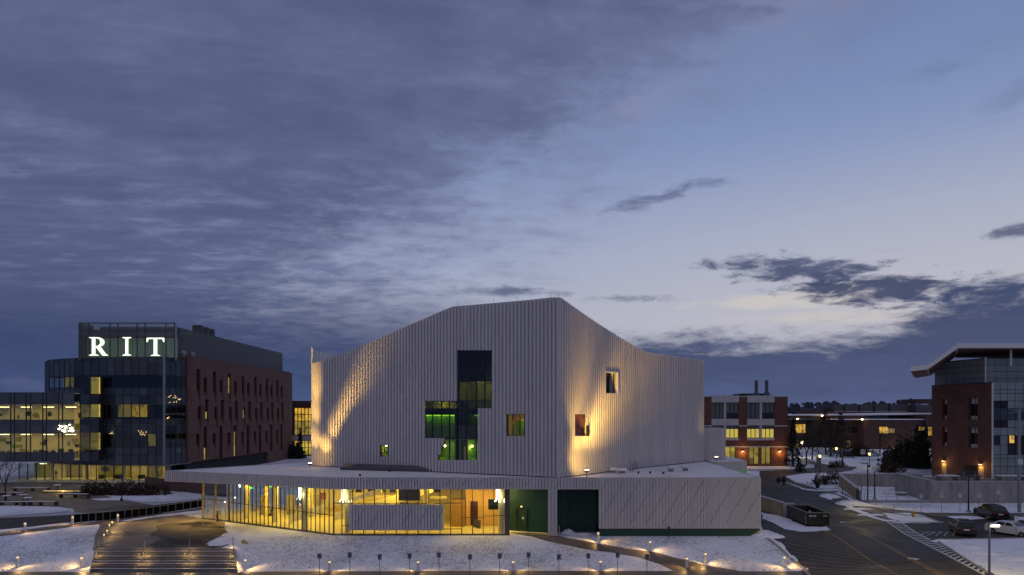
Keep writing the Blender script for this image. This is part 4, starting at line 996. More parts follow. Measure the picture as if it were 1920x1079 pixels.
# rooftop machines: each stands on the low roof
def roof_unit(px, py, w, h, lab, hoodc=True):
    p = at_z(px, py, 6.16); t = thing('roof_vent', lab, 'roof vent', (p.x, p.y, 6.14), 0, 'small machines on the low roof')
    MB().box(p.x-w*.3,p.x+w*.3,p.y-.3,p.y+.3,6.14,6.14+h*.6).build('housing', M['steel'], t)
    MB().box(p.x-w/2,p.x+w/2,p.y-.45,p.y+.45,6.14+h*.6,6.14+h).build('hood', M['white_metal'], t)
    MB().box(p.x-w*.45,p.x+w*.45,p.y-.4,p.y+.4,6.14+h,6.14+h+.06).build('snow_cap', M['clean_snow'], t)
    return t
roof_unit(1150,887,.9,.55,'white roof vent nearest the tall bright floodlight on the low roof')
roof_unit(1166,887.5,1.1,.5,'wide white roof vent beside the cluster of thin pipes')
roof_unit(1258,884,.8,.6,'left one of the two metal hoods out on the open snowy roof')
roof_unit(1285,883,.8,.6,'right one of the two metal hoods out on the open snowy roof')
for i, (px, py, h) in enumerate(((1182,886,1.25),(1190,882,1.3),(1186,885,.9),(1194,880,.8))):
    p = at_z(px, py, 6.16); t = thing('roof_pipe', ['leftmost thin vent pipe by the ribbed wall on the low roof','tall thin vent pipe second from the right in its cluster','short thin vent pipe in front of the pipe cluster','rightmost short vent pipe close to the ribbed wall'][i], 'vent pipe', (p.x,p.y,6.14), 0, 'thin vent pipes on the low roof')
    MB().tube((p.x,p.y,6.1),(p.x,p.y,6.14+h),.05).build('pipe', M['steel'], t); MB().tube((p.x,p.y,6.14+h),(p.x,p.y,6.2+h),.09).build('cap', M['steel'], t)
for i, (px, py) in enumerate(((1197,888),(1219,888),(1244,889),(675,893),(730,885))):
    p = at_z(px, py, 6.16); o = MB().lathe(p.x,p.y,[(.10,6.1),(.10,6.3),(.14,6.3),(.14,6.38)],8).build('roof_drain', M['black_metal'])
    tag(o, ['dark roof drain nearest the pipe cluster','dark roof drain midway between pipes and hoods','dark roof drain closest to the two metal hoods','dark roof drain near the front edge left of the skylight','small dark drain in front of the skylight hood'][i], 'roof drain', 'round drains on the low roof')
# floodlights that wash the walls
def flood(px, py, zb, lab, aims, side=1):
    p = at_z(px, py, zb); t = thing('floodlight', lab, 'floodlight', (p.x, p.y, 6.14), 0, 'floodlights on the low roof')
    MB().tube((p.x,p.y,6.12),(p.x,p.y,zb-.1),.04).build('stand', M['steel'], t)
    MB().box(p.x-.2,p.x+.2,p.y-.08,p.y+.1,zb-.12,zb+.1).build('housing', M['black_metal'], t)
    MB().box(p.x-.16,p.x+.22,p.y-.10,p.y+.12,zb+.10,zb+.13).build('lamp_face', M['bulb_white'], t)
    for aim, e, ang, bl in aims: light('SPOT', 'beam', (p.x, p.y, zb+.2), (1,.57,.11), e, t, .3, ang, aim, bl)
    return p
wp = lambda fr, px, py, b=0: (lambda h: fr.p(h[0], b, h[1]))(fr.hit(px, py))
flood(581, 870.3, 6.75, 'floodlight at the left foot of the ribbed theatre wall', [(wp(fL,612,835), 2400, 36, 1.0),(wp(fL,628,800), 5200, 27, 1.0),(wp(fL,646,765), 8500, 20, 1.0),(wp(fL,666,725), 10500, 18, 1.0),(wp(fL,692,685), 8500, 19, 1.0),(wp(fL,722,645), 5500, 22, 1.0),(wp(fL,587,690), 20000, 17, 1.0),(wp(fL,587,760), 9000, 21, 1.0),(wp(fL,588,820), 2600, 34, 1.0),(wp(fL,604,850), 500, 90, 1.0)])
t = flood(1100, 884, 6.9, 'floodlight below the orange window on the right ribbed wall', [(wp(fR1,1092,850), 900, 120, 1.0),(wp(fR1,1092,790), 2600, 56, 1.0),(wp(fR1,1078,690), 5000, 36, 1.0),(wp(fR1,1165,710), 7500, 32, 1.0),(wp(fR1,1175,720), 6500, 52, 1.0)])
p = at_z(1097,884,6.16); fx = thing('white_roof_mast', 'short bright white mast at the foot of the lit right wall', 'roof mast', (p.x-.1,p.y,6.14))
MB().tube((p.x-.1,p.y+.3,6.1),(p.x-.1,p.y+.3,7.4),.06).build('mast', M['white_metal'], fx); MB().box(p.x-.3,p.x+.1,p.y+.2,p.y+.4,6.5,6.6).build('cross_arm', M['white_metal'], fx)
flood(1343, 858.5, 7.0, 'floodlight on the rear roof behind the right corner', [((27.4,98.3,13), 450, 40, .9)])

# ------------------------------------------------------------------ glass and brick laboratory block on the left
def vprism(b, fr, pts, b0, b1):
    A = [fr.p(a, b0, z) for a, z in pts]; Bq = [fr.p(a, b1, z) for a, z in pts]
    return b.hexa(A, Bq)
L_ = thing('laboratory_building', 'dark glass and red brick building with glowing white letters on its rooftop box', 'building', (-75, 130, .5))
ring = [(-92.6,137.5),(-88,131.8),(-80.4,127.6),(-72,125.7),(-62.7,125.0),(-61.0,130.2)]
ZL = [3.7,5.5,6.65,9.25,10.9,12.0,14.6,16.2,17.5,19.9,22.2,23.1]
core = [(-91,141),(-84,135.5),(-78,131.5),(-71,129.3),(-65.5,128.6),(-64.5,133),(-64,176),(-91,176)]
MB().prism(core, 4.2, 22.6).build('inner_core', M['dark'], L_)
MB().prism([(x*1.0+(.1 if x<-62 else 0),y+.25) for x,y in ring]+[(-64,176),(-92,176)], 3.45, 3.68).build('soffit', M['concrete'], L_)
MB().prism([(x,y+.3) for x,y in ring]+[(-64,176),(-92,176)], 22.4, 22.6).build('flat_roof', M['roof_snow'], L_)
for z in ZL[2:10:3]+[9.25,14.6,19.9]: MB().prism([(x,y+.3) for x,y in ring]+[(-64.2,134),(-90,142)], z+.1, z+.3).build('floor_slab', M['dark'], L_)
rr = random.Random(11)
lit_cells = {}
def curtain(fr, n, zs, win_rows, par, litf=None, glassm=None, bd=2.6, mull=.09):
    for i in range(n):
        a0, a1 = fr.L*i/n, fr.L*(i+1)/n
        MB().fbox(fr, a0-mull/2, a0+mull/2, -.12, .06, zs[0], zs[-1]).build('mullion', M['frame'], par)
        for j in range(len(zs)-1):
            w = j in win_rows
            MB().fbox(fr, a0+mull/2, a1-mull/2, -.03, 0, zs[j]+.05, zs[j+1]-.05).build('glass_panel', (M['pane_blue'] if w else (M['spandrel'] if (i*3+j*5) % 11 else M['spandrel2'])), par)
            if w and litf:
                m = litf(i, j)
                if m: MB().fbox(fr, a0+.02, a1-.02, -bd-.05, -bd, zs[j]+.3, zs[j+1]).build('room_wall', M[m], par)
    for j, z in enumerate(zs): MB().fbox(fr, 0, fr.L, -.10, .05, z-.045, z+.045).build('transom', M['frame'] if j % 2 else M['gray_metal'], par)
frs = [Frame(a, b) for a, b in zip(ring, ring[1:])]
def litfront(base):
    def f(i, j):
        k = base+i
        if j == 2 and k in (17,): return 'lit_dim'
        if j == 5 and k in (13,14): return 'lit_dim'
        if j == 5 and k in (15,16): return 'lit_orange'
        if j == 8 and k in (4,5): return 'lit_dim'
        return None
    return f
bn = [4, 5, 5, 6, 4]; acc = 0
for fr, n in zip(frs, bn): curtain(fr, n, ZL, (2,5,8), L_, litfront(acc)); acc += n
MB().tube((-62.65,124.85,3.4),(-62.65,124.85,23.2),.22,n=8).build('corner_column', M['steel'], L_)
# stairwell recess, lit, between the wing and the curved front
r2 = Frame((-77.0,123.6),(-74.2,124.6))
zw = [4.5,6.1,9.5,10.9,12.0,14.6,16.2,19.5]
curtain(r2, 2, zw, (1,4,6), L_, lambda i, j: 'lit' if i else ('lit_dim' if j < 6 else None), bd=1.0)
MB().prism([(-77.0,124.9),(-74.3,125.6),(-74.5,128.5),(-77,128)], 4.5, 19.5).build('stair_core', M['dark'], L_)
# ground floor behind glass
lob = Frame((-92,129.4),(-64,128.2))
zz_l = [.5,3.6]; n = 17
for i in range(n):
    a0, a1 = lob.L*i/n, lob.L*(i+1)/n
    MB().fbox(lob, a0-.05, a0+.05, -.1, .06, .4, 3.6).build('mullion', M['frame'], L_)
    MB().fbox(lob, a0+.06, a1-.06, -.03, 0, .55, 3.6).build('glass_panel', M['pane'], L_)
lf2 = Frame((-64,128.2),(-62.6,150)); 
for i in range(12):
    a0, a1 = lf2.L*i/12, lf2.L*(i+1)/12
    MB().fbox(lf2, a0+.06, a1-.06, -.03, 0, .5, 3.8).build('glass_panel', M['spandrel2'] if i % 4 else M['white_stone'], L_); MB().fbox(lf2, a0-.05, a0+.05, -.1, .06, .4, 3.8).build('mullion', M['frame'], L_)
MB().prism([(-92,129.6),(-64.2,128.4),(-64.2,136),(-92,136)], .42, .5).build('lobby_floor', M['floor_in'], L_)
for i in range(9):
    x = -92+i*3.1; MB().box(x, x+3.0, 133.5, 133.7, .5, 3.45).build('lobby_wall', [M['olive_wall'],M['plaster'],M['concrete'],M['plaster'],M['olive_wall']][i%5], L_)
for x in (-86.5,-80,-73,-67): MB().lathe(x,130.6,[(.35,.5),(.35,3.5)],12).build('column', M['plaster'], L_)
for x, e in ((-89,50),(-84,60),(-79,60),(-74.5,70),(-70,45),(-66.5,40)):
    light('AREA', 'ceiling_lamp', (x, 131.6, 3.35), (1,.62,.07), e*.6, L_, 1.5); MB().box(x-.6,x+.6,131.5,131.7,3.38,3.42).build('light_strip', M['bulb'], L_)
for x in (-74.6,-77.6,-70.1): MB().box(x-.7,x+.3,131.2,131.9,.5,1.3).build('lobby_desk', M['frame'], L_)
MB().box(-78.9,-77.7,133.2,133.4,1.9,2.7).build('wall_screen', M['frame'], L_)
# lit wing at the far left
W_ = Frame((-98,122.0),(-77.0,122.0))
pr_ = [6.2,14.2]
zsw = [4.5,6.1,9.5,10.9,11.8,14.6,16.6]
cuts = [ (px-CX)/F*122+98 for px in (-78,-48,-18,-11,20,27,49,57,80,87,110,117,139)]
cuts = [c for c in cuts if c >= 0]; cuts[-1] = W_.L
for i in range(len(cuts)-1):
    a0, a1 = cuts[i], cuts[i+1]
    MB().fbox(W_, a0-.06, a0+.06, -.12, .06, zsw[0], zsw[-1]).build('mullion', M['frame'], L_)
    for j in range(6): MB().fbox(W_, a0+.06, a1-.06, -.03, 0, zsw[j]+.05, zsw[j+1]-.05).build('glass_panel', M['pane'] if j in (1,4) else M['spandrel2'], L_)
for z in zsw: MB().fbox(W_, 0, W_.L, -.1, .05, z-.06, z+.06).build('transom', M['gray_metal'], L_)
for z in (4.55,9.6,14.7): MB().prism([(-98,122.2),(-77.1,122.2),(-77.1,129),(-98,129)], z, z+.3).build('floor_slab', M['plaster'], L_)
MB().prism([(-98,122.1),(-77.05,122.1),(-77.05,130),(-98,130)], 16.4, 16.55).build('flat_roof', M['roof_snow'], L_)
MB().prism([(-98,127),(-77.1,127),(-77.1,127.2),(-98,127.2)], 4.6, 16.4).build('back_wall', M['plaster'], L_)
for lv in (6.1, 11.0):
    for k in range(26):
        x = rr.uniform(-97,-78); y = rr.uniform(123,126.5)
        MB().box(x-.3,x+.3,y,y+.4,lv+(-1.2 if lv<8 else -1.1),lv+rr.uniform(.05,.5)).build('furniture', rr.choice([M['frame'],M['concrete'],M['dark'],M['olive_wall']]), L_)
    for k in range(16):
        x = rr.uniform(-97,-78); w = rr.uniform(.3,1.2); z = lv+rr.uniform(.4,1.8); MB().box(x-w/2,x+w/2,126.85,126.98,z,z+rr.uniform(.3,1.0)).build('wall_board', rr.choice([M['green_wall'],M['frame'],M['concrete'],M['olive_wall'],M['white_stone']]), L_)
    for x, e in ((-95,14),(-91,80),(-87,120),(-83,120),(-79,110)):
        light('AREA', 'ceiling_lamp', (x, 124.2, lv+3.0), (1,.66,.05), e*.27, L_, 1.6); MB().box(x-.9,x+.9,124.1,124.3,lv+3.05,lv+3.1).build('light_strip', M['bulb'], L_)
for k in range(40):
    x = -97.5+k*.5; MB().lathe(x,122.6,[(.05,10.9),(.28,11.2),(.22,11.5),(.03,11.7)],5).build('window_plant', M['needle'], L_) if k % 3 else None
# rooftop box with the letters
bx = Frame((-79.3,127.0),(-61.6,127.0)); cz_ = [22.9, 26.9, 28.2, 29.5]
pxs = [148,152,167,206,221,257,272,311,327]
cc = [(p-CX)/F*127+79.3 for p in pxs]; cc[0] = 0; cc.append(bx.L)
for i in range(len(cc)-1):
    MB().fbox(bx, cc[i]-.07, cc[i]+.07, -.14, .06, 22.6, 29.5).build('mullion', M['gray_metal'], L_)
    for j in range(3):
        if cc[i+1]-cc[i] < .5: continue
        MB().fbox(bx, cc[i]+.07, cc[i+1]-.07, -.03, 0, cz_[j]+.05, cz_[j+1]-.05).build('glass_panel', M['pane'] if j != 1 else M['spandrel2'], L_)
MB().fbox(bx, bx.L-.12, bx.L+.12, -.16, .08, 22.6, 29.6).build('mullion', M['steel'], L_)
for z in (26.95,28.15,29.5): MB().fbox(bx, 0, bx.L, -.12, .06, z-.09, z+.09).build('transom', M['gray_metal'], L_)
pale = mat('glowing_screen_wall', (.26,.31,.27), .7, var=.15, vs=.7, sc3=(1,1,.05), emit=(.3,.42,.3), es=.06)  # faint emission paints in the greenish light on this wall
for i in range(6): MB().fbox(bx, .5+i*2.8, .5+i*2.8+2.7, -1.8, -1.7, 22.6, 26.9).build('screen_wall', pale, L_)
MB().box(-79.2,-79.0,127,131,22.6,29.5).build('side_frame', M['spandrel2'], L_)
MB().fbox(bx, 0, bx.L, -6, -5.9, 28.0, 29.5).build('rear_glass', M['pane'], L_)
def letter(kind, px0, px1, yt, yb):
    a0 = (px0-CX)/F*127+79.3; a1 = (px1-CX)/F*127+79.3; z0 = CZ-(yb-HY)/F*127; h = (yb-yt)/F*127; W = a1-a0
    P = []
    if kind == 'R':
        P.append([(.15,.03),(.33,.03),(.33,.98),(.15,.98)]); P.append([(0,0),(.50,0),(.50,.035),(.34,.07),(.13,.07),(0,.035)]); P.append([(0,.965),(.13,.93),(.36,.94),(.36,1),(0,1)])
        n = 12
        for i in range(n):
            t0, t1 = math.pi/2-math.pi*i/n, math.pi/2-math.pi*(i+1)/n
            o = lambda t: (.40+.42*math.cos(t), .73+.27*math.sin(t)); q = lambda t: (.40+.20*math.cos(t), .73+.21*math.sin(t))
            P.append([q(t0), q(t1), o(t1), o(t0)])
        P.append([(.33,.94),(.41,.94),(.41,1),(.33,1)]); P.append([(.33,.46),(.46,.46),(.46,.52),(.33,.52)])
        P.append([(.36,.48),(.60,.49),(.88,.10),(1.0,.035),(1.0,0),(.72,0)])
    if kind == 'I':
        P.append([(.34,.03),(.66,.03),(.66,.97),(.34,.97)]); P.append([(0,0),(1,0),(1,.035),(.70,.08),(.30,.08),(0,.035)]); P.append([(0,.965),(.30,.92),(.70,.92),(1,.965),(1,1),(0,1)])
    if kind == 'T':
        P.append([(.40,.03),(.60,.03),(.60,.95),(.40,.95)]); P.append([(.24,0),(.76,0),(.76,.035),(.62,.07),(.38,.07),(.24,.035)]); P.append([(.02,.93),(.98,.93),(.98,1),(.02,1)])
        P.append([(0,.76),(.035,.76),(.13,.93),(.02,1.0),(0,.97)]); P.append([(1,.76),(.965,.76),(.87,.93),(.98,1.0),(1,.97)])
    b = MB(); e = MB()
    for k, pl in enumerate(P):
        vprism(b, bx, [(a0+u*W, z0+v*h) for u, v in pl], .30, .34+.002*k); vprism(e, bx, [(a0+u*W, z0+v*h) for u, v in pl], .12, .298+.001*k)
    o = b.build('lit_letter', M['letter'], L_); e.build('letter_side', M['letter_edge'], o)
letter('R', 169, 204, 633, 667.4); letter('I', 231.5, 247.5, 633, 667.4); letter('T', 276.5, 309.5, 634, 668)
# penthouse and brick wall running back
MB().prism([(-64.0,132),(-63.6,134),(-62.9,190),(-80,190),(-78.5,132)], 22.6, 29.4).build('penthouse', M['gray_metal'], L_)
pf = Frame((-64.02,132),(-62.88,190))
for k in range(12): MB().fbox(pf, 0, pf.L, 0, .05, 23.0+k*.33, 23.2+k*.33).build('louvre', M['gray_metal'], L_)
for a in (2.5,10): MB().fbox(pf, a, a+.25, 0, .1, 22.6, 27).build('pilaster', M['frame'], L_)
bwf = Frame((-60.7,130.0),(-57.7,180.0))
wins = []
for xs, yt, yb, ys in (((243,346,440,526,604,677,743),(380,395,407,420,430,440,448),(515,523,530,535,540,548,553),(600,604,606,609,611,613,613)),
    ((288,388,478,560,636,706,770),(433,446,455,465,474,480,488),(520,525,532,540,545,550,553),(560,564,566,570,572,574,574)),
    ((297,396,485,567,642,711,774),(570,574,578,583,587,590,594),(692,690,688,690,688,688,688),(735,733,730,728,726,724,720)),
    ((251,355,447,532,609,683,747),(615,618,620,622,625,627,628),(692,690,688,688,688,687,685),(785,778,770,765,758,752,745)),
    ((288,387,476,558,634,704,769),(742,738,736,734,731,729,727),(950,940,928,915,905,895,887),(952,942,930,917,907,897,889)),
    ((241,344,437,523,601,674,741),(790,785,781,777,773,769,765),(858,850,850,845,840,835,830),(912,905,895,885,878,870,862))):
    for x, a, b, c in zip(xs, yt, yb, ys):
        px = 300+x/3.372; h = bwf.hit(px)[0]; f = lambda y: bwf.hit(px, 580+y/3.372)[1]
        wins.append((h, f(a), f(b), f(c)))
wins.sort()
edges = sorted({0.0, bwf.L} | {w[0]-.66 for w in wins} | {w[0]+.66 for w in wins}); wl = MB()
zbot = lambda a: 3.7 if a < 36 else 0.3
for e0, e1 in zip(edges, edges[1:]):
    m_ = (e0+e1)/2; z = zbot(m_)
    for h, zt, zb_, zs in sorted([w for w in wins if abs(w[0]-m_) < .66], key=lambda w: w[3]):
        if zs > z: wl.fbox(bwf, e0, e1, -.6, 0, z, zs)
        z = max(z, zt)
    wl.fbox(bwf, e0, e1, -.6, 0, z, 23.6)
wl.build('brick_wall', M['red_panel'], L_)
MB().fbox(bwf, .1, bwf.L, -.9, -.62, .5, 23.3).build('wall_core', M['dark'], L_)
MB().fbox(bwf, 0, bwf.L, -.65, .04, 23.6, 23.68).build('coping', M['frame'], L_)
MB().fbox(bwf, -.02, 0, -2.4, -.0, 3.7, 23.6).build('end_wall', M['red_panel'], L_)
MB().fbox(bwf, 0, bwf.L, -12, -.9, 22.7, 22.8).build('flat_roof', M['roof_snow'], L_)
MB().prism([(-59,179.5),(-57.8,179.9),(-58,183),(-80,183),(-80,179.5)],.3,23.5).build('end_wall', M['red_panel'], L_)
for k, (h, zt, zb_, zs) in enumerate(wins):
    w = MB().fbox(bwf, h-.65, h+.65, -.42, -.36, zb_, zt-.0).build('window', M['slot'], L_)
    b = MB(); A = [(h-.65,-.42,zs),(h+.65,-.42,zs),(h+.65,-.02,zs),(h-.65,-.02,zs)]; Bt = [(h-.65,-.42,zb_),(h+.65,-.42,zb_),(h+.65,-.38,zb_),(h-.65,-.38,zb_)]
    b.hexa([bwf.p(*v) for v in A], [bwf.p(*v) for v in Bt]).build('sloping_sill', M['red_panel'], w)
    if k in (3, 5, 13, 15, 20): MB().fbox(bwf, h-.2, h+.5, -.35, -.34, zb_, zb_+(zt-zb_)*(.35 if k < 6 else .8)).build('lit_pane', M['lit_dim'], w)
for k in range(3):
    x = -67-k*.2; y = 148+k*3.2; MB().lathe(x, y, [(1.15,29.3),(1.15,31.6),(1.0,31.7)], 14).build('exhaust_stack', M['gray_metal'], L_)
for x, y in ((-62.2,131.2),(-62.0,134.5)):
    t = thing('rooftop_vent', ['small round roof vent at the corner between glass and brick','narrow roof vent just behind the brick parapet'][y > 132], 'roof vent', (x,y,22.8)); MB().lathe(x,y,[(.35,22.8),(.35,24.2)],8).build('duct', M['steel'], t); MB().lathe(x,y,[(.6,24.2),(.55,24.6),(.2,24.9)],8).build('cap', M['steel'], t)
# clusters of glowing rods standing in for glints reflected by the glass front
def spark(px, py, D, n, s, lab, bm='lantern', br=.035):
    p = ray(px, py, D); t = thing('glint_cluster', lab, 'glint', (p.x, p.y, p.z+.8), 0, 'glint clusters on the glass')
    r3 = random.Random(px)
    for k in range(n):
        q = p + Vector((r3.uniform(-s,s), r3.uniform(-.2,.2), r3.uniform(-s*.5,s*.5))); d = Vector((r3.uniform(-1,1),0,r3.uniform(-.6,.6))).normalized()*.16
        MB().tube(q-d, q+d, br, n=5).build('bulb', M[bm], t); MB().tube(q, (p.x, p.y, p.z+.8), .01, n=3).build('wire', M['steel'], t)  # one glowing rod and wire added per glint
spark(124, 803, 121.8, 20, 1.3, 'large bright cluster of sparkling glints by the end of the lit glass wing', 'bulb_white', .055)
spark(266, 812, 124.6, 8, .8, 'small faint cluster of sparkling glints on the dark curved glass front')
spark(210, 812, 125.3, 3, .3, 'pair of tiny glints of reflected light on the lower dark glass front')
spark(327, 748, 125.9, 12, 1.4, 'string of pale glints on the narrow glass side beside the brick')

# small brick block seen between the laboratory and the theatre
K = thing('far_office_block', 'small dark brick block with yellow lit windows between the laboratory and the theatre', 'building', (-60, 190, 1))
kx = lambda px: (px-CX)/F*190
kz = lambda py: CZ-(py-HY)/F*190
kf = Frame((kx(545),190),(kx(600),190))
MB().box(kx(545),kx(600),190.5,205,0,kz(752)).build('wall', M['dark_brick'], K)
MB().box(kx(545),kx(551),190,190.5,0,kz(752)).build('pier', M['dark_brick'], K)
MB().box(kx(551),kx(600),190,190.5,kz(763),kz(752)).build('parapet', M['dark_brick'], K)
for (y0,y1,m) in ((765,790,'lit_orange'),(790,816,'lit_dim'),(827,853,'lit')):
    MB().box(kx(551),kx(600),190.42,190.47,kz(y1),kz(y0)).build('room_wall', M[m], K)
    for k in range(5): MB().box(kx(551+k*6.5),kx(551+k*6.5)+.18,190.1,190.35,kz(y1),kz(y0)).build('mullion', M['frame'], K)
    for y in (y0, (y0+y1)/2, y1): MB().box(kx(551),kx(600),190.1,190.3,kz(y)-.09,kz(y)+.09).build('transom', M['frame'], K)
MB().box(kx(545),kx(600),189.9,190.5,kz(827),kz(817)).build('band', M['white_stone'], K)

# ------------------------------------------------------------------ brick building right of the theatre
Bk = thing('classroom_building', 'three storey red brick building with pale panels, lit windows and two thin chimneys', 'building', (47, 136, 2.4))
DB = 136.0; qx = lambda px: (px-CX)/F*DB; qz = lambda py: CZ-(py-HY)/F*DB
zb0 = 2.3
bmain = MB()
def wallpiece(x0, x1, y0, y1, m='brick', d0=0.0, d1=.6, nm='brick_wall'): MB().box(qx(x0),qx(x1),DB-d0,DB+d1,qz(y1),qz(y0)).build(nm, M[m], Bk)
yG = HY+(CZ-zb0)*F/DB
MB().box(qx(1300),qx(1475),DB+.62,DB+22,zb0-.3,qz(745)).build('wall_core', M['dark'], Bk)
MB().box(qx(1300)-2,qx(1476),DB+.3,DB+22,qz(745),qz(744)).build('flat_roof', M['roof_snow'], Bk)
for x0, x1 in ((1300,1334),(1385,1401),(1452,1477)): wallpiece(x0,x1,744,yG)
wallpiece(1334,1385,826,838); wallpiece(1401,1452,826,838)
for x0, x1 in ((1334,1360),(1379,1385),(1401,1405),(1423,1428),(1445,1452)): wallpiece(x0,x1,838,yG)
for x0, x1 in ((1360,1379),): pass
wallpiece(1334,1385,822,826,'white_stone',.08,.5,'sill_band'); wallpiece(1401,1452,822,826,'white_stone',.08,.5,'sill_band')
for x0, x1 in ((1334,1385),(1401,1452)):
    wallpiece(x0,x1,742,755,'white_stone',.15,.6,'panel')
    wallpiece(x0,x1,786,798,'white_stone',.05,.5,'panel')
    xm = (x0+x1)/2; wallpiece(xm-2,xm+2,755,822,'white_stone',.06,.5,'pier')
    for xa, xc in ((x0,xm-2),(xm+2,x1)):
        for k in range(3):
            u0, u1 = xa+(xc-xa)*k/3, xa+(xc-xa)*(k+1)/3; r_ = xa > x0
            w = MB().box(qx(u0)+.05,qx(u1)-.05,DB+.30,DB+.34,qz(786),qz(755)).build('window', mat('blinded_window',(.10,.115,.115),.4,var=.1) if 'blinded_window' not in bpy.data.materials else bpy.data.materials['blinded_window'], Bk)
            MB().box(qx(u0)-.04,qx(u0)+.05,DB+.2,DB+.3,qz(786),qz(755)).build('frame', M['frame'], w)
            if r_: MB().box(qx(u0)+.12,qx(u1)-.12,DB+.27,DB+.30,qz(785),qz(774.5)).build('open_pane', M['slot'], w)
            w = MB().box(qx(u0)+.05,qx(u1)-.05,DB+.30,DB+.34,qz(822),qz(798)).build('window', M['spandrel2'], Bk)
            MB().box(qx(u0)-.04,qx(u0)+.05,DB+.2,DB+.3,qz(822),qz(798)).build('frame', M['frame'], w)
            MB().box(qx(u0)+.08,qx(u1)-.08,DB+.26,DB+.29,qz(821),qz(805)).build('lit_pane', mat('lit_blind_yellow',(.3,.25,.05),.8,emit=(.95,.75,.14),es=.5) if 'lit_blind_yellow' not in bpy.data.materials else bpy.data.materials['lit_blind_yellow'], w)
for xa, xc, m in ((1360,1379,'lit'),(1405,1423,'lit_dim'),(1428,1445,'lit_dim')):
    MB().box(qx(xa),qx(xc),DB+.52,DB+.57,qz(870),qz(838)).build('room_wall', M[m], Bk)
    w = MB().box(qx(xa),qx(xc),DB+.3,DB+.32,qz(870),qz(839)).build('window', M['pane'], Bk); MB().box((qx(xa)+qx(xc))/2-.06,(qx(xa)+qx(xc))/2+.06,DB+.2,DB+.3,qz(870),qz(839)).build('mullion', M['frame'], w)
    MB().box(qx(xa),qx(xc),DB+.0,DB+.5,zb0,qz(870)).build('base_wall', M['brick'], Bk)
for a, b in ((1300,1334),(1385,1401),(1452,1477)):
    wallpiece(a,b,798,800,'white_stone',.05,.3,'string_course')
wallpiece(1300,1477,837,839,'white_stone',.07,.0,'string_course')
wallpiece(1300,1334,743,744.6,'white_stone',.05,.5,'coping'); wallpiece(1385,1401,743,744.6,'white_stone',.05,.5,'coping'); wallpiece(1452,1477.5,743,744.6,'white_stone',.05,.5,'coping')
MB().box(qx(1476.8),qx(1477),DB,DB+22,zb0-.3,qz(744)).build('side_wall', M['brick'], Bk)
MB().box(qx(1401),qx(1454),DB+4,DB+9,qz(744),qz(737.2)).build('roof_house', M['black_metal'], Bk)
for px in (1418,1437.5):
    x, y = qx(px)*(DB+3)/DB, DB+3
    c = MB().tube((x,y,qz(742)),(x,y,qz(714)+.2),.32,n=10).build('chimney', M['gray_metal'], Bk); MB().lathe(x,y,[(.75,qz(742)),(.7,qz(738)),(.35,qz(734))],10).build('chimney_base', mat('teal_metal',(.02,.07,.08),.5), c)
ORG = (1,.45,.08)
for i, px in enumerate((1392,1461.5)):
    p = (qx(px), DB-.25, qz(845.5)); t = thing('wall_lamp', ['orange wall lamp on brick to the left of the ground floor windows','orange wall lamp near the right corner of the brick building'][i], 'wall lamp', (p[0],p[1],p[2]), 0, 'orange wall lamps on the brick building')
    MB().hexa([(p[0]-.22,p[1]-.15,p[2]-.1),(p[0]+.22,p[1]-.15,p[2]-.1),(p[0]+.22,p[1]+.24,p[2]-.1),(p[0]-.22,p[1]+.24,p[2]-.1)],[(p[0]-.12,p[1]+.05,p[2]+.15),(p[0]+.12,p[1]+.05,p[2]+.15),(p[0]+.12,p[1]+.24,p[2]+.15),(p[0]-.12,p[1]+.24,p[2]+.15)]).build('hood', M['black_metal'], t)
    MB().box(p[0]-.16,p[0]+.16,p[1]-.12,p[1]+.18,p[2]-.16,p[2]-.11).build('lens', M['bulb'], t)
    light('POINT', 'lamp', (p[0], p[1]-.45, p[2]-.35), ORG, 120, t, .15)
# pale bay beyond its corner
MB().box(qx(1477.3),qx(1494),DB+8,DB+20,qz(820),qz(788)).build('bay', M['white_stone'], Bk); MB().box(qx(1478),qx(1493),DB+7.9,DB+8,qz(812),qz(799)).build('bay_window', M['slot'], Bk)

# ------------------------------------------------------------------ long low brick buildings in the distance
H = thing('long_brick_building', 'long low dark brick building with a snowy roof edge and a few yellow windows', 'building', (90, 200, 2.8))
hx = lambda px, D=200: (px-CX)/F*D
hz = lambda py, D=200: CZ-(py-HY)/F*D
def hb(nm, x0, x1, y0, y1, m, D=200, d=12, par=None): return MB().box(hx(x0,D),hx(x1,D),D,D+d,hz(y1,D),hz(y0,D)).build(nm, M[m], par or H)
hb('wall', 1475, 1580, 783, 850, 'dark_brick', 206, 20); hb('wall', 1580, 1620, 781, 850, 'dark_brick', 200, 20)
hb('wall', 1620, 1740, 788, 850, 'dark_brick', 196, 20); hb('dark_gap', 1724, 1736, 788, 850, 'dark', 195.9, .1)
hb('wall', 1736, 1800, 780, 850, 'dark_brick', 199, 20)
MB().hexa([(hx(1470,205),205,hz(781.5,205)),(hx(1760,205),205,hz(777,205)),(hx(1760,205),240,hz(777,205)),(hx(1470,205),240,hz(781.5,205))],[(hx(1470,205),205,hz(779.5,205)),(hx(1760,205),205,hz(774.5,205)),(hx(1760,205),240,hz(774.3,205)),(hx(1470,205),240,hz(779.3,205))]).build('snowy_roof', M['clean_snow'], H)
hb('fascia', 1470, 1620, 779.5, 783.5, 'dark_brick', 204.9, .2)
hb('snowy_roof', 1580, 1733, 786.2, 787.6, 'clean_snow', 195.7, 12)
hb('upper_storey', 1564, 1720, 758.5, 772, 'gray_metal', 236, 14); hb('upper_wall', 1530, 1760, 772, 780, 'brick', 235, 16)
hb('upper_storey', 1524, 1564, 766, 773, 'gray_metal', 240, 10)
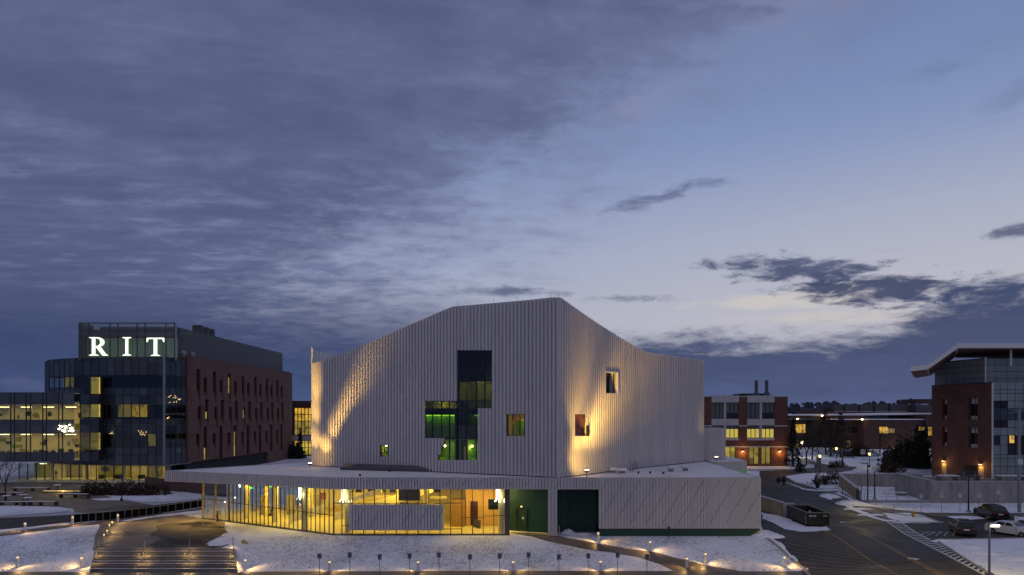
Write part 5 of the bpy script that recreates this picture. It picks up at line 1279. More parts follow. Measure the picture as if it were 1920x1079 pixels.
hb('roof_snow_strip', 1564, 1700, 771.4, 772.3, 'clean_snow', 235.8, .2)
for k in range(4): hb('fin', 1583+k*28, 1585+k*28, 759, 775, 'frame', 235.6, .2)
hb('upper_storey', 1720, 1760, 748.5, 757, 'dark_brick', 240, 10); hb('upper_storey', 1718, 1760, 759, 772, 'gray_metal', 232, 6)
for x0,x1,y0,y1,m in ((1492,1510,796,812,'lit_orange'),(1490,1497,825,842,'lit_dim'),(1649,1664,801,813,'lit_orange'),(1664,1677,804,812,'lit_dim'),(1723,1733,801,818,'lit_orange'),(1741,1748,801,817,'lit_orange'),(1588,1594,826,840,'lit_dim'),(1720,1736,826,842,'lit_dim')):
    D = 205.9 if x0 < 1580 else (195.85 if x0 < 1738 else 198.9)
    w = hb('window', x0, x1, y0, y1, m, D, .05)
    for k in range(1,3): MB().box(hx(x0+(x1-x0)*k/3,D)-.07,hx(x0+(x1-x0)*k/3,D)+.07,D-.06,D-.01,hz(y1,D),hz(y0,D)).build('mullion', M['frame'], w)
for x0 in (1590,1598,1606): hb('window', x0, x0+6, 801, 812, 'slot', 199.9, .05)
hb('dark_gap', 1511, 1540, 789, 840, 'dark', 205.85, .1)
hb('canopy', 1482, 1535, 784.5, 788, 'gray_metal', 203, 3)
for i, (px, py, D) in enumerate(((1495,786,202),(1541,780,204),(1616,787,195),(1674,842,195),(1732,831,195))):
    p = ray(px, py, D); t = thing('facade_lamp', ['lamp glowing under the canopy at the left end of the long building','small white lamp on the snowy roof edge','amber lamp under the roof edge above the dark windows','small amber lamp low on the long brick wall','lamp over the doorway at the right end of the long building'][i], 'wall lamp', tuple(p), 0, 'lamps along the long brick building')
    MB().lathe(p.x,p.y-.2,[(.05,p.z-.15),(.28,p.z-.05),(.28,p.z+.1),(.1,p.z+.2)],8).build('globe', M['bulb'], t); light('POINT','lamp',(p.x,p.y-.7,p.z-.2),(1,.6,.2),60,t,.2)

# ------------------------------------------------------------------ right building: brick corner and glazed grid
Q = thing('science_building', 'brick and pale glass panel building with a wide folded white roof canopy at the right', 'building', (80, 108, 1.5))
sf = Frame((72.65,120),(74.75,107.8)); gf = Frame((74.75,107.8),(96,107.8))
SW = [(1767,1776,747,786),(1816,1833,747,786),(1767,1776,800,837),(1816,1833,802,839)]
def sband(x0, x1, y0, y1, m='brick', nm='brick_wall', b0=-.7, b1=0): 
    a0, a1 = sf.hit(x0)[0] if x0 else 0, sf.hit(x1)[0] if x1 else sf.L; return MB().fbox(sf, a0, a1, b0, b1, y0, y1).build(nm, M[m], Q)
zW = lambda py: CZ-(py-HY)/F*115

zt2, zb2, zt1, zb1 = 15.4, 11.95, 10.7, 7.4
cols_ = [sf.hit(1766)[0], sf.hit(1776)[0], sf.hit(1815)[0], sf.hit(1833)[0]]
zbase, ztop_ = .8, 17.7
for a0, a1, full in ((0,cols_[0],1),(cols_[0],cols_[1],0),(cols_[1],cols_[2],1),(cols_[2],cols_[3],0),(cols_[3],sf.L,1)):
    if full: MB().fbox(sf, a0, a1, -.7, 0, zbase, ztop_).build('brick_wall', M['brick'], Q)
    else:
        for z0, z1 in ((zbase,zb1),(zt1,zb2),(zt2,ztop_)): MB().fbox(sf, a0, a1, -.7, 0, z0, z1).build('brick_wall', M['brick'], Q)
        for z0, z1 in ((zb1,zt1),(zb2,zt2)):
            w = MB().fbox(sf, a0, a1, -.62, -.58, z0, z1).build('window', M['slot'], Q)
            MB().fbox(sf, a0+.1, a1, -.56, -.54, z1-.9, z1).build('blind', M['white_stone'], w); MB().fbox(sf, a0+.1, a1, -.56, -.50, z0, z0+.6).build('lower_panel', M['white_stone'], w)
            MB().fbox(sf, (a0+a1)/2-.05,(a0+a1)/2+.05,-.56,-.5,z0,z1).build('mullion', M['frame'], w)
MB().fbox(sf, 0, sf.L, -.75, .05, ztop_, ztop_+.12).build('coping', M['frame'], Q)
a0 = sf.hit(1809)[0]; a1 = sf.hit(1833)[0]
d = MB().fbox(sf, a0, a1, .0, .06, 1.0, 4.6).build('dark_door', M['black_metal'], Q)
MB().prism([(73.6,120.0),(75.5,108.3),(110,108.3),(110,125),(79.5,125)], .6, 17.5).build('wall_core', M['dark'], Q)
# lamps over the doors
for i, px in enumerate((1770.5,1840)):
    h, z = sf.hit(px, 865 if i == 0 else 871); p = sf.p(h, .3, z); t = thing('wall_lamp', ['amber wall lamp over the left door of the brick corner','amber wall lamp over the right door of the brick corner'][i], 'wall lamp', tuple(p), 0, 'amber wall lamps over the doors')
    MB().fbox(sf, h-.2,h+.2,.05,.4,z,z+.15).build('hood', M['black_metal'], t); MB().fbox(sf, h-.15,h+.15,.08,.36,z-.05,z-.01).build('lens', M['bulb'], t)
    light('POINT','lamp',tuple(sf.p(h,.55,z-.3)),(1,.55,.10),55,t,.12)
    MB().fbox(sf, h-.5,h+.5,0,.05,2.6,z-.35).build('door', M['tan_concrete'], Q)
# glazed grid, square panels
gpx = [1860,1875,1889,1903,1918,1933,1948,1963]; gy = [717,731,738,752,766,788,802,817,835,853,860,875,890,906]
gzz = [CZ-(y-HY)/F*107.8 for y in gy]
for i in range(len(gpx)-1):
    for j in range(len(gzz)-1):
        a0, a1 = gf.hit(gpx[i])[0], gf.hit(gpx[i+1])[0]
        m = 'spandrel_pale'
        if (j == 2+1 or j == 3) and 0 <= i < 2: m = 'slot'
        if j == 4: m = 'spandrel'
        if j in (5,) and i < 2: m = 'slot'
        if j == 7 and (i == 0): m = 'slot'
        if j in (7,8) and i >= 2: m = 'slot'
        if m == 'spandrel_pale' and 'spandrel_pale' not in M: M['spandrel_pale'] = mat('pale_green_glass_panel', (.21,.25,.255), .22, var=.12, vs=.35)
        MB().fbox(gf, a0+.04, a1-.04, 0, .06, gzz[j+1]+.04, gzz[j]-.04).build('glass_panel', M[m], Q)
MB().fbox(gf, gf.hit(1892)[0], gf.hit(1901)[0], .065, .08, CZ-(831-HY)/F*107.8, CZ-(817-HY)/F*107.8).build('lit_pane', M['lit_orange'], Q)
MB().fbox(gf, 0, gf.L, -.5, -.02, .5, 17.6).build('wall_core', M['frame'], Q)
MB().fbox(gf, -.12, .02, -.1, .12, .5, 17.7).build('corner_trim', M['white_metal'], Q)
# upper storey, set back, paler grid
u1 = Frame((75.3,121),(73.2,109.5)); 
U = [(74.4,122),(76.0,111.5),(97,111.5)]
for fr, n in ((Frame(U[0],U[1]),8),(Frame(U[1],U[2]),12)):
    MB().fbox(fr, 0, fr.L, -.4, -.02, 17.6, 21.9).build('wall_core', M['frame'], Q)
    for i in range(n):
        for j in range(4):
            z0 = 17.6+j*1.05
            MB().fbox(fr, fr.L*i/n+.03, fr.L*(i+1)/n-.03, 0, .05, z0+.03, z0+1.02).build('glass_panel', M['spandrel_pale'] if not (fr.L > 15 and i in (4,) and j in (1,2)) else M['slot'], Q)
MB().tube((76,111.3,17.6),(76,111.3,22),.12).build('corner_column', M['white_metal'], Q)
MB().prism([(74.6,122),(76.1,111.7),(110,111.7),(110,135),(83,135)], 21.5, 21.7).build('flat_roof', M['gray_metal'], Q)
# the folded canopy: a slab bent twice, with deep white edge
cpx_ = [(1707,688),(1740,684),(1796,644),(1990,644)]
DC = 108.5; cb = MB(); prof = [((x-CX)/F*DC, CZ-(y-HY)/F*DC) for x, y in cpx_]
for (xa, za), (xb_, zb_) in zip(prof, prof[1:]):
    cb.hexa([(xa,DC,za-.75),(xb_,DC,zb_-.75),(xb_+11,DC+18,zb_-.75),(xa+11,DC+18,za-.75)],[(xa,DC,za),(xb_,DC,zb_),(xb_+11,DC+18,zb_),(xa+11,DC+18,za)])
cb.build('roof_canopy', M['white_metal'], Q)
sb = MB()
for (xa, za), (xb_, zb_) in zip(prof, prof[1:]):
    sb.hexa([(xa+.3,DC+.3,za-.86),(xb_,DC+.3,zb_-.86),(xb_+10.8,DC+17.8,zb_-.86),(xa+11.1,DC+17.8,za-.86)],[(xa+.3,DC+.3,za-.77),(xb_,DC+.3,zb_-.77),(xb_+10.8,DC+17.8,zb_-.77),(xa+11.1,DC+17.8,za-.77)])
sb.build('canopy_soffit', mat('red_brown_soffit', (.16,.07,.045), .7), Q)
for x, y in ((79.5,110.5),(93,110.5),(101,110.5)): MB().tube((x,y,20.5),(x,y,prof[2][1]-.8),.18).build('canopy_post', M['white_metal'], Q)
for x0, x1, z, r in ((82,91,21.9,.3),(86,90,22.6,.35)): MB().tube((x0+3,113,z),(x1+3,113,z),r,n=8).build('roof_duct', M['steel'], Q)
MB().box(92,99,112.5,116,21.7,23.6).build('roof_machine', M['steel'], Q)

# ------------------------------------------------------------------ concrete walls on the right
def cwall(name, lab, p, q, z0, za, zb_, th=.4, m='concrete', joints_=True, pw=2.4):
    t = thing(name, lab, 'wall', ((p[0]+q[0])/2,(p[1]+q[1])/2,z0)); fr = Frame(p, q); n = max(1, round(fr.L/pw))
    for i in range(n):
        a0, a1 = fr.L*i/n, fr.L*(i+1)/n; h0, h1 = za+(zb_-za)*i/n, za+(zb_-za)*(i+1)/n
        pts = [fr.p(a0+.01,-th,z0),fr.p(a1-.01,-th,z0),fr.p(a1-.01,-.002*(i%2),z0),fr.p(a0+.01,-.002*(i%2),z0)]; tp = [v+Vector((0,0,h-z0)) for v, h in zip(pts,(h0,h1,h1,h0))]
        if not fr.flip: pts.reverse(); tp.reverse()
        pts = pts[::1]; MB().hexa(pts, tp).build('wall_panel', M[m], t)
    MB().hexa([fr.p(0,-th-.05,za),fr.p(fr.L,-th-.05,zb_),fr.p(fr.L,.05,zb_),fr.p(0,.05,za)],[fr.p(0,-th-.05,za+.07),fr.p(fr.L,-th-.05,zb_+.07),fr.p(fr.L,.05,zb_+.07),fr.p(0,.05,za+.07)]).build('coping', M['white_stone'], t)
    return t, fr
cwall('retaining_wall', 'long tall pale concrete retaining wall behind the parked cars', (57.6,95),(80,95), -.2, 3.6, 3.6)
cwall('retaining_wall', 'short concrete return wall at the left end of the tall retaining wall', (57.4,104),(57.4,95.1), -.2, 4.0, 3.75)
cwall('yard_wall', 'broad concrete wall at the back of the snowy service yard', (51.2,108.4),(63.5,107.2), 0, 3.45, 3.5)
cwall('yard_wall', 'darker stepped concrete wall between the yard and the brick corner', (63.6,108),(74,104.5), 0, 3.0, 3.0)
cwall('yard_side_wall', 'tan concrete side wall of the service yard with a closed door', (51.1,108.4),(48.4,97.6), -.1, 3.4, 2.45, m='tan_concrete')
t, fr = cwall('low_wall', 'low stained concrete wall along the front of the service yard', (48.3,95.4),(57.5,95.2), -.2, .95, .95)
g_ = thing('yard_gate', 'dark wire mesh gate between the tan wall and the yard', 'gate', (48.2,96.5,0)); fr = Frame((48.5,97.5),(48.2,95.6))
for k in range(3): MB().fbox(fr, k*.9,k*.9+.08,0,.08,0,2.3).build('post', M['black_metal'], g_)
for k in range(9): MB().fbox(fr, k*.21+.05,k*.21+.08,0.02,.05,.1,2.2).build('bar', M['black_metal'], g_)
MB().fbox(fr,0,1.9,.02,.06,2.2,2.28).build('rail', M['black_metal'], g_)
cwall('loading_wall', 'tan ribbed retaining wall between the theatre corner and the black dumpster', (31.0,93.5),(33.6,86.3), -.2, 2.5, 1.85, m='tan_concrete', pw=1.2)
cwall('loading_wall_end', 'short white faced wall end beside the black dumpster', (33.75,86.2),(35.2,86.2), -.2, 1.75, 1.7, m='white_stone')
drape('yard_floor', [(48.6,95.8),(57.3,95.6),(57.3,104),(63,106.8),(51.4,108)], M['clean_snow'], .08)
yard_fence = thing('yard_railing', 'thin steel railing on top of the low yard wall', 'railing', (53,95.3,.95))
for k in range(7): MB().tube((48.5+k*1.5,95.4,.9),(48.5+k*1.5,95.4,2.0),.03,n=4).build('post', M['steel'], yard_fence)
for z in (1.95,1.5): MB().tube((48.5,95.4,z),(57.4,95.3,z),.02,n=4).build('rail', M['steel'], yard_fence)
top_fence = thing('wall_railing', 'thin dark fence along the top of the tall retaining wall', 'railing', (68,95.4,3.6))
for k in range(16): MB().tube((57.8+k*1.45,95.3,3.6),(57.8+k*1.45,95.3,4.9),.03,n=4).build('post', M['steel'], top_fence)
for z in (4.9,4.3): MB().tube((57.8,95.3,z),(79.6,95.3,z),.02,n=4).build('rail', M['steel'], top_fence)
for i, (x, y, s, lab) in enumerate(((54.6,101,1.2,'pale round tank standing in the service yard'),(56.2,100.2,1.0,'gray boxy machine by the steps of the service yard'))):
    t = thing('yard_machine', lab, 'machine', (x,y,0.2))
    if i == 0: MB().lathe(x,y,[(.45,.1),(.45,1.5),(.2,1.75)],12).build('tank', M['white_metal'], t); MB().tube((x,y,1.7),(x+.6,y,1.9),.06).build('pipe', M['steel'], t)
    else:
        MB().box(x-.6,x+.6,y-.4,y+.4,.3,1.5).build('housing', M['steel'], t); MB().lathe(x,y-.45,[(.5,.5),(.5,.6)],10).build('fan', M['gray_metal'], t); MB().box(x-.7,x+.7,y-.5,y+.5,1.5,1.58).build('snow_cap', M['clean_snow'], t)
for k, (x, w) in enumerate(((61,2.6),(64.5,2.2),(69.5,3.6))):
    t = thing('outdoor_table', ['snow capped low bench shelter behind the wall at left','blue covered low box behind the tall wall','wide snow topped bike shelter behind the tall wall'][k], 'shelter', (x,99,3.4))
    MB().box(x,x+w,98.5,100,4.0,4.12).build('roof', [M['clean_snow'], mat('blue_cover',(.02,.06,.09),.6), M['clean_snow']][k], t)
    for q in (x+.1, x+w-.2): MB().box(q,q+.1,98.6,99.9,3.2,4.0).build('leg', M['steel'], t)
o = MB().prism([(57.9,95.5),(80,95.5),(80,107.6),(74.3,107.6),(73.9,104.8),(63.7,108),(63.4,107.1),(57.9,104)], .1, 2.6).build('raised_terrace', M['path']); o['kind'] = 'structure'

# ------------------------------------------------------------------ bollard lights
def make_bollard(loc, lab):
    x, y, z = loc; t = thing('bollard_light', lab, 'bollard light', loc, 0, 'lit white bollards along the paths')
    MB().lathe(0,0,[(.13,-.12),(.13,.86)],12).build('post', M['white_metal'], t, local=True)
    MB().lathe(0,0,[(.10,.86),(.10,.98)],10).build('lens', M['lantern'], t, local=True)
    MB().lathe(0,0,[(.135,.98),(.135,1.05),(.09,1.08)],12).build('cap', M['white_metal'], t, local=True)
    l = bpy.data.lights.new('lamp', 'SPOT'); l.energy = 110; l.color = (1,.58,.18); l.shadow_soft_size = .05; l.spot_size = R(125); l.spot_blend = .7
    for dx_ in (-1, 1):
        o = link(bpy.data.objects.new('lamp', l), t); o.location = (dx_*.16, -.05, .92); o.rotation_euler = Vector((dx_*1.3, -.35, -.75)).to_track_quat('-Z','Y').to_euler(); KIDS.setdefault(t.name, []).append(o)
    return t
bl = [(33,1064,'white bollard glowing at the bottom left corner of the left snow lawn'),(153,1065,'white bollard just left of the stairs foot'),
 (47,998,'white bollard farthest left along the curved dark road'),(136,985,'white bollard at the left end of the dark railing'),(221,981,'white bollard at the top left corner of the paved plaza'),
 (460,1069,'white bollard standing right of the stairs by the snow heap'),(618,1073,'white bollard between the first and second small roadside signs'),(784,1073,'white bollard below the left part of the hung ribbed box'),
 (962,1073,'white bollard below the right end of the glass lobby'),(1126,1072,'white bollard in front of the curved entry path, under the shutter'),(1121.7,1017,'white bollard at the upper end of the entry path by the green wall'),
 (1219,1034,'white bollard midway along the upper side of the entry path'),(1288,1066,'white bollard at the point of snow where the two paths meet'),(1323,1057,'white bollard on the snow above the junction of the paths'),(1471,1064,'white bollard at the right corner of the snow lawn beside the kerb')]
b_first = None
for px, py, lab in bl:
    p = G(px, py)
    if b_first is None: b_first = make_bollard(tuple(p), lab)
    else:
        c = copy_tree(b_first); c.location = p; c['label'] = lab
for i, (px, py) in enumerate(((199,1008),(205,1000),(209,989),(214,983))):    # low path lights up the plaza's left edge
    p = G(px-4, py+6); t = thing('path_light', ['lowest small path light beside the plaza edge nearest the stairs','second small path light up the left edge of the plaza','third small path light up the left edge of the plaza','topmost small path light near the plaza corner bollard'][i], 'path light', tuple(p), 0, 'small path lights at the left plaza edge')
    MB().tube((p.x,p.y,p.z-.1),(p.x,p.y,p.z+.55),.05).build('post', M['steel'], t); MB().lathe(p.x,p.y,[(.07,p.z+.55),(.07,p.z+.66)],8).build('lens', M['lantern'], t)
    light('POINT','lamp',(p.x+.5,p.y-.15,p.z+.5),(1,.6,.18),14,t,.05)
# small signs on thin posts along the front walk
M['sign_back'] = mat('blue_gray_sign_back', (.14,.17,.22), .5, .3)
def make_sign(loc, w=.34, h=.46, ht=2.2, m='sign_back', lab='', grp=None, name='small_sign', face=0):
    t = thing(name, lab, 'sign', loc, face, grp)
    MB().box(-.022,.022,-.02,.02,-.2,ht).build('post', M['steel'] if m != 'sign_back' else M['gray_metal'], t, local=True)
    pl = MB().box(-w/2,w/2,-.035,-.02,ht-h,ht).build('sign_plate', M[m], t, local=True)
    MB().box(-w/2+.04,w/2-.04,-.040,-.036,ht-h*.45,ht-h*.35).build('stripe', M['frame'], pl, local=True)
    return t
near = ['above the snow heap side of the lawn','just left of the ribbed box','under the left part of the ribbed box','under the middle of the ribbed box','under the right part of the ribbed box','right of the ribbed box','below the amber wood wall','below the left green recess','under the corner pier','below the green shutter','near the top bend of the entry path','at the tip of the lower snow bank']
ords = ['first','second','third','fourth','fifth','sixth','seventh','eighth','ninth','tenth','eleventh','last']
for k, px in enumerate((599,656,712,768,823,881,937,991,1048,1103,1158,1213)):
    p = ray(px, 1000, 60.6); z = tz(p.x, 60.6)
    make_sign((p.x, 60.6, z), ht=2.15+.1*math.sin(k*2.1), lab=f'{ords[k]} thin roadside sign from the left, {near[k]}', grp='thin signs along the front walk')
MB_w = M['white_paint']
for i, (px, py, ht, lab) in enumerate(((1727,962,2.4,'thin sign post second from the left before the tall wall'),(1765.5,962,2.5,'white sign post just right of the wall corner'),(1800,962,2.5,'white sign post left of the tall black lamp pole'),(1836,962,2.5,'white sign post right of the tall black lamp pole'),(1872,956,2.5,'white sign post behind the large dark car'),(1674,963,1.4,'leaning white sign at the kerb near the hydrant'),(1905,1012,2.4,'thin sign in front of the white car'))):
    p = G(px, py); t = make_sign(tuple(p), .38, .5, ht, 'white_paint', lab, 'sign posts round the car park')
    if i == 5: t.rotation_euler = (0, R(12), 0)
t = make_sign(tuple(G(1618,866)), 1.0, 1.0, 2.6, 'white_metal', 'pale house shaped sign board by the far path', None)
o = make_sign(tuple(G(1535,880)), .9, 1.3, 2.4, 'sign_back', 'gray notice board beside the street lamp at the road bend', None)
p = G(1254,1012); t = thing('garden_tap_post', 'thin dark post with a small box standing before the green plinth', 'post', tuple(p)); MB().tube((p.x,p.y,p.z-.1),(p.x,p.y,p.z+1.1),.035).build('post', M['black_metal'], t); MB().box(p.x-.1,p.x+.1,p.y-.1,p.y+.1,p.z+1.1,p.z+1.35).build('box', M['black_metal'], t)
p = G(408,979); t = thing('door_opener_post', 'short dark post in front of the entrance doors', 'post', tuple(p)); MB().box(p.x-.08,p.x+.08,p.y-.06,p.y+.06,p.z-.1,p.z+1.3).build('post', M['black_metal'], t); MB().box(p.x-.06,p.x+.06,p.y-.075,p.y-.061,p.z+.9,p.z+1.2).build('push_plate', M['steel'], t)

# ------------------------------------------------------------------ street lamps
def lamp_post(px, py, ytop, lab, lit=True, cls='street_lamp', e=120, r=.07, col=(1,.66,.25), D=None):
    p = G(px, py) if D is None else ray(px, py, D); h = (py-ytop)/F*p.y
    t = thing(cls, lab, 'street lamp', tuple(p), 0, 'black lamp posts'); 
    MB().tube((p.x,p.y,p.z-.1),(p.x,p.y,p.z+h-.5),r,r*.7,8).build('pole', M['black_metal'], t); MB().lathe(p.x,p.y,[(.2,p.z-.05),(.2,p.z+.25),(.1,p.z+.5)],8).build('base', M['black_metal'], t)
    MB().lathe(p.x,p.y,[(.10,p.z+h-.5),(.22,p.z+h-.4),(.26,p.z+h-.1),(.20,p.z+h)],8).build('lantern', (M['bulb'] if e > 200 else M['lantern']) if lit else M['gray_metal'], t)
    MB().lathe(p.x,p.y,[(.3,p.z+h),(.1,p.z+h+.15)],8).build('cap', M['black_metal'], t)
    if lit: light('POINT','lamp',(p.x,p.y-.35,p.z+h-.6),col,e,t,.2)
    return t
lamp_post(228,940,892,'short black lamp post in front of the glass ground floor', False)
lamp_post(1504,858,828,'bright white street lamp among the bare trees at the road end', True, e=260, col=(1,.85,.55))
lamp_post(1537,885,853,'lamp post by the road bend with a dim amber lantern', True, e=25)
lamp_post(1568,870,839,'amber lamp post on the snow beside the conifers', True, e=50)
lamp_post(1530,900,873,'thin black post beside the round shrub', False)
lamp_post(1630,877,849,'amber lamp post beside the house shaped sign', True, e=50)
lamp_post(1647,873,861,'small black lamp on the far snowy slope', False)
def tall_pole(px, py, ytop, lab, arm=-1, D=None):
    p = G(px, py); h = (py-ytop)/F*p.y; t = thing('street_lamp', lab, 'street lamp', tuple(p), 0, 'tall black lamp poles')
    MB().tube((p.x,p.y,p.z-.1),(p.x,p.y,p.z+h),.1,.07,8).build('pole', M['black_metal'], t); MB().lathe(p.x,p.y,[(.28,p.z-.05),(.28,p.z+.3)],8).build('base', M['concrete'], t)
    if arm: MB().box(min(p.x,p.x+arm*1.1),max(p.x,p.x+arm*1.1),p.y-.12,p.y+.12,p.z+h-.12,p.z+h).build('lamp_head', M['black_metal'], t); MB().box(p.x+arm*.95-.1,p.x+arm*.95+.1,p.y-.1,p.y+.1,p.z+h-.14,p.z+h-.123).build('lens', M['lantern'], t); light('SPOT','lamp',(p.x+arm*.95,p.y,p.z+h-.2),(1,.74,.2),620,t,.15,125,(p.x+arm*1.5,p.y-9,0),1.0)
tall_pole(1627,944,868,'tall black pole with a flat head left of the yard wall', -1)
tall_pole(1640,939,884,'plain black pole standing in the service yard', 0)
tall_pole(1816,962,893,'tall black pole between two white sign posts', 0)
# big steel pole at the right with camera bracket
p = G(1911,962); t = thing('camera_pole', 'tall gray steel pole with a dish bracket at the right edge', 'pole', tuple(p)); h = (962-768)/F*p.y
MB().tube((p.x,p.y,p.z-.1),(p.x,p.y,p.z+h),.2,.15,10).build('pole', M['steel'], t)
b = MB(); 
for k in range(8): a = math.pi*k/7+.2; b.tube((p.x,p.y,p.z+h-.3),(p.x+1.5*math.cos(a),p.y,p.z+h-.2+1.2*math.sin(a)),.04,n=4)
b.build('bracket', M['steel'], t); MB().box(p.x-.3,p.x+.3,p.y-.24,p.y-.2,p.z+6.2,p.z+6.9).build('sign_plate', M['white_paint'], t)
# nearest lamp, lit, head towards the car park
D = 50.0; p = ray(1855, 1115, D); p.z = tz(p.x, D); zt_ = ray(1855, 986, D).z
t = thing('street_lamp', 'nearest street lamp, slim pole with a bright flat yellow head at the lower right', 'street lamp', tuple(p))
MB().tube((p.x,D,p.z-.1),(p.x,D,zt_),.085,.07,10).build('pole', M['steel'], t); MB().box(p.x-.05,p.x+.65,D-.15,D+.2,zt_,zt_+.09).build('lamp_head', M['steel'], t)
MB().box(p.x+.05,p.x+.6,D-.14,D+.19,zt_-.03,zt_-.003).build('lens', M['bulb_white'], t)
MB().box(p.x+.03,p.x+.62,D-.18,D-.152,zt_-.05,zt_+.07).build('lens_edge', M['bulb_white'], t)
light('SPOT','lamp',(p.x+.4,D,zt_-.12),(1,.74,.22),2600,t,.15,150,(p.x+4,D+16,0),.9)
# far lamp beyond the frame's right that lights the road and the cars: modelled as the tall road lamp over the junction
def road_lamp(x, y, h, e, lab):
    t = thing('street_lamp', lab, 'street lamp', (x,y,tz(x,y))); z = tz(x,y)
    MB().tube((x,y,z-.1),(x,y,z+h),.1,.07,8).build('pole', M['black_metal'], t); MB().box(x-.7,x+.1,y-.12,y+.12,z+h-.1,z+h).build('lamp_head', M['black_metal'], t)
    MB().box(x-.65,x-.05,y-.1,y+.1,z+h-.13,z+h-.103).build('lens', M['bulb'], t); light('SPOT','lamp',(x-.4,y,z+h-.2),(1,.72,.22),e,t,.2,140,(x-.4,y,0),.8)

# ------------------------------------------------------------------ railing by the left road
pf_ = [G(138,982), G(220,975), G(300,964.5), G(384,951)]
t = thing('road_railing', 'long dark mesh railing with steel posts beside the left road', 'railing', tuple(pf_[1]))
pts_ = [pf_[0]]
for a, b in zip(pf_, pf_[1:]):
    n = 6
    for k in range(n): pts_.append(a.lerp(b, (k+1)/n))
M['mesh'] = glass('dark_mesh', (.22,.22,.24), refl=.1, f0=0.0, rough=.6)
for k, p in enumerate(pts_):
    z = tz(p.x,p.y); MB().tube((p.x,p.y,z-.1),(p.x,p.y,z+1.08),.035,n=5).build('post', M['steel'], t)
    if k:
        q = pts_[k-1]; zq = tz(q.x,q.y); MB().tube((q.x,q.y,zq+1.06),(p.x,p.y,z+1.06),.03,n=5).build('rail', M['steel'], t)
        MB().hexa([(q.x,q.y,zq+.08),(p.x,p.y,z+.08),(p.x,p.y+.03,z+.08),(q.x,q.y+.03,zq+.08)],[(q.x,q.y,zq+1.0),(p.x,p.y,z+1.0),(p.x,p.y+.03,z+1.0),(q.x,q.y+.03,zq+1.0)]).build('mesh_panel', M['mesh'], t)

# ------------------------------------------------------------------ plants
def bare_tree(px, py, h, lab, grp='bare trees', seed=1, spread=.45, D=None, th=.035):
    p = G(px, py) if D is None else Vector(((px-CX)/F*D, D, tz((px-CX)/F*D, D))); r = random.Random(seed)
    t = thing('bare_tree', lab, 'tree', tuple(p), 0, grp); tr = MB(); cr = MB(); hk = h*.3
    tr.tube((0,0,-.1),(0,0,hk),h*th*.6,h*th*.42,7)
    def grow(a, d, L, rad, lv):
        b = a + d*L; cr.tube(a, b, rad, rad*.65, 4 if lv < 2 else 3)
        if lv >= 5: return
        for k in range(3 if lv < 4 else 2):
            e = (d + Vector((r.uniform(-1,1), r.uniform(-1,1), r.uniform(-.35,.6)))*(spread+.12*lv)).normalized(); grow(a.lerp(b, r.uniform(.55,1)), e, L*r.uniform(.6,.85), rad*.58, lv+1)
    for k in range(4): grow(Vector((0,0,hk*r.uniform(.8,1))), Vector((r.uniform(-.6,.6),r.uniform(-.6,.6),1)).normalized(), h*.23, h*th*.28, 1)
    tr.build('trunk', M['bark'], t, local=True); cr.build('crown', M['bark'], t, local=True); return t
def conifer(px, py, h, w, lab, seed=1, D=None):
    p = G(px, py) if D is None else Vector(((px-CX)/F*D, D, tz((px-CX)/F*D, D))); r = random.Random(seed)
    t = thing('conifer_tree', lab, 'tree', tuple(p), 0, 'dark conifers'); MB().tube((0,0,-.1),(0,0,h*.95),h*.02,.02,6).build('trunk', M['bark'], t, local=True)
    b = MB()
    for k in range(650):
        u = r.random()**.7; z = h*(1-u*.93); rad = w/2*(u*.95+.04)*r.uniform(.35,1.08); a = r.uniform(0,math.tau); c = Vector((rad*math.cos(a), rad*math.sin(a), z-rad*.25))
        s = r.uniform(.18,.42)*(h/9)**.5; d = Vector((math.cos(a), math.sin(a), -.35+r.uniform(-.3,.3)))*s; q = Vector((-math.sin(a), math.cos(a), r.uniform(-.4,.4)))*s*.6
        b.poly([c-q, c+d*1.3, c+q]); b.poly([c-d*.5, c+Vector((0,0,s*.5))+q, c+d])
    b.build('crown', M['needle'], t, local=True); return t
def shrub(px, py, w, h, lab, m='shrub', seed=1, D=None, dp=None, cat='shrub', name='shrub', n=None, grp=None):
    p = G(px, py) if D is None else Vector(((px-CX)/F*D, D, tz((px-CX)/F*D, D))); r = random.Random(seed); dp = dp or w*.6
    t = thing(name, lab, cat, tuple(p), 0, grp); b = MB(); s_ = MB()
    for k in range(7): s_.tube((r.uniform(-w,w)*.15,r.uniform(-.2,.2),-.05),(r.uniform(-w,w)*.35,r.uniform(-dp,dp)*.3,h*.7),.04,.015,4)
    for k in range(n or int(260*max(1,w*h/3))):
        while True:
            u, v, q = r.uniform(-1,1), r.uniform(-1,1), r.uniform(0,1)
            if u*u+v*v+q*q < 1: break
        f = 1+.18*math.sin(u*7+seed)+.12*math.sin(v*9); c = Vector((u*w/2*f, v*dp/2*f, q*h*f)); s = r.uniform(.08,.2)*(h**.5)
        a, e = r.uniform(0,math.tau), r.uniform(-1,1); d = Vector((math.cos(a),math.sin(a),e))*s; g2 = Vector((-math.sin(a),math.cos(a),r.uniform(-1,1)))*s*.5
        b.poly([c-d,c+g2,c+d]); b.poly([c-g2,c+Vector((0,0,s)),c+g2])
    s_.build('stem', M['bark'], t, local=True); b.build('foliage', M[m], t, local=True); return t
bare_tree(10,940,8.5,'bare leafless tree at the far left in front of the lit wing', seed=4, th=.025)
for px, w, lab in ((172,5,'reddish hedge clump at the left end before the glass ground floor'),(205,6,'reddish hedge clump behind the short lamp post'),(240,6,'reddish hedge clump right of the short lamp post'),(280,7,'reddish hedge clump at the right before the lit glass')):
    shrub(px, 928, w, 1.9, lab, seed=px, dp=3, name='hedge', cat='hedge', grp='reddish hedge before the laboratory')
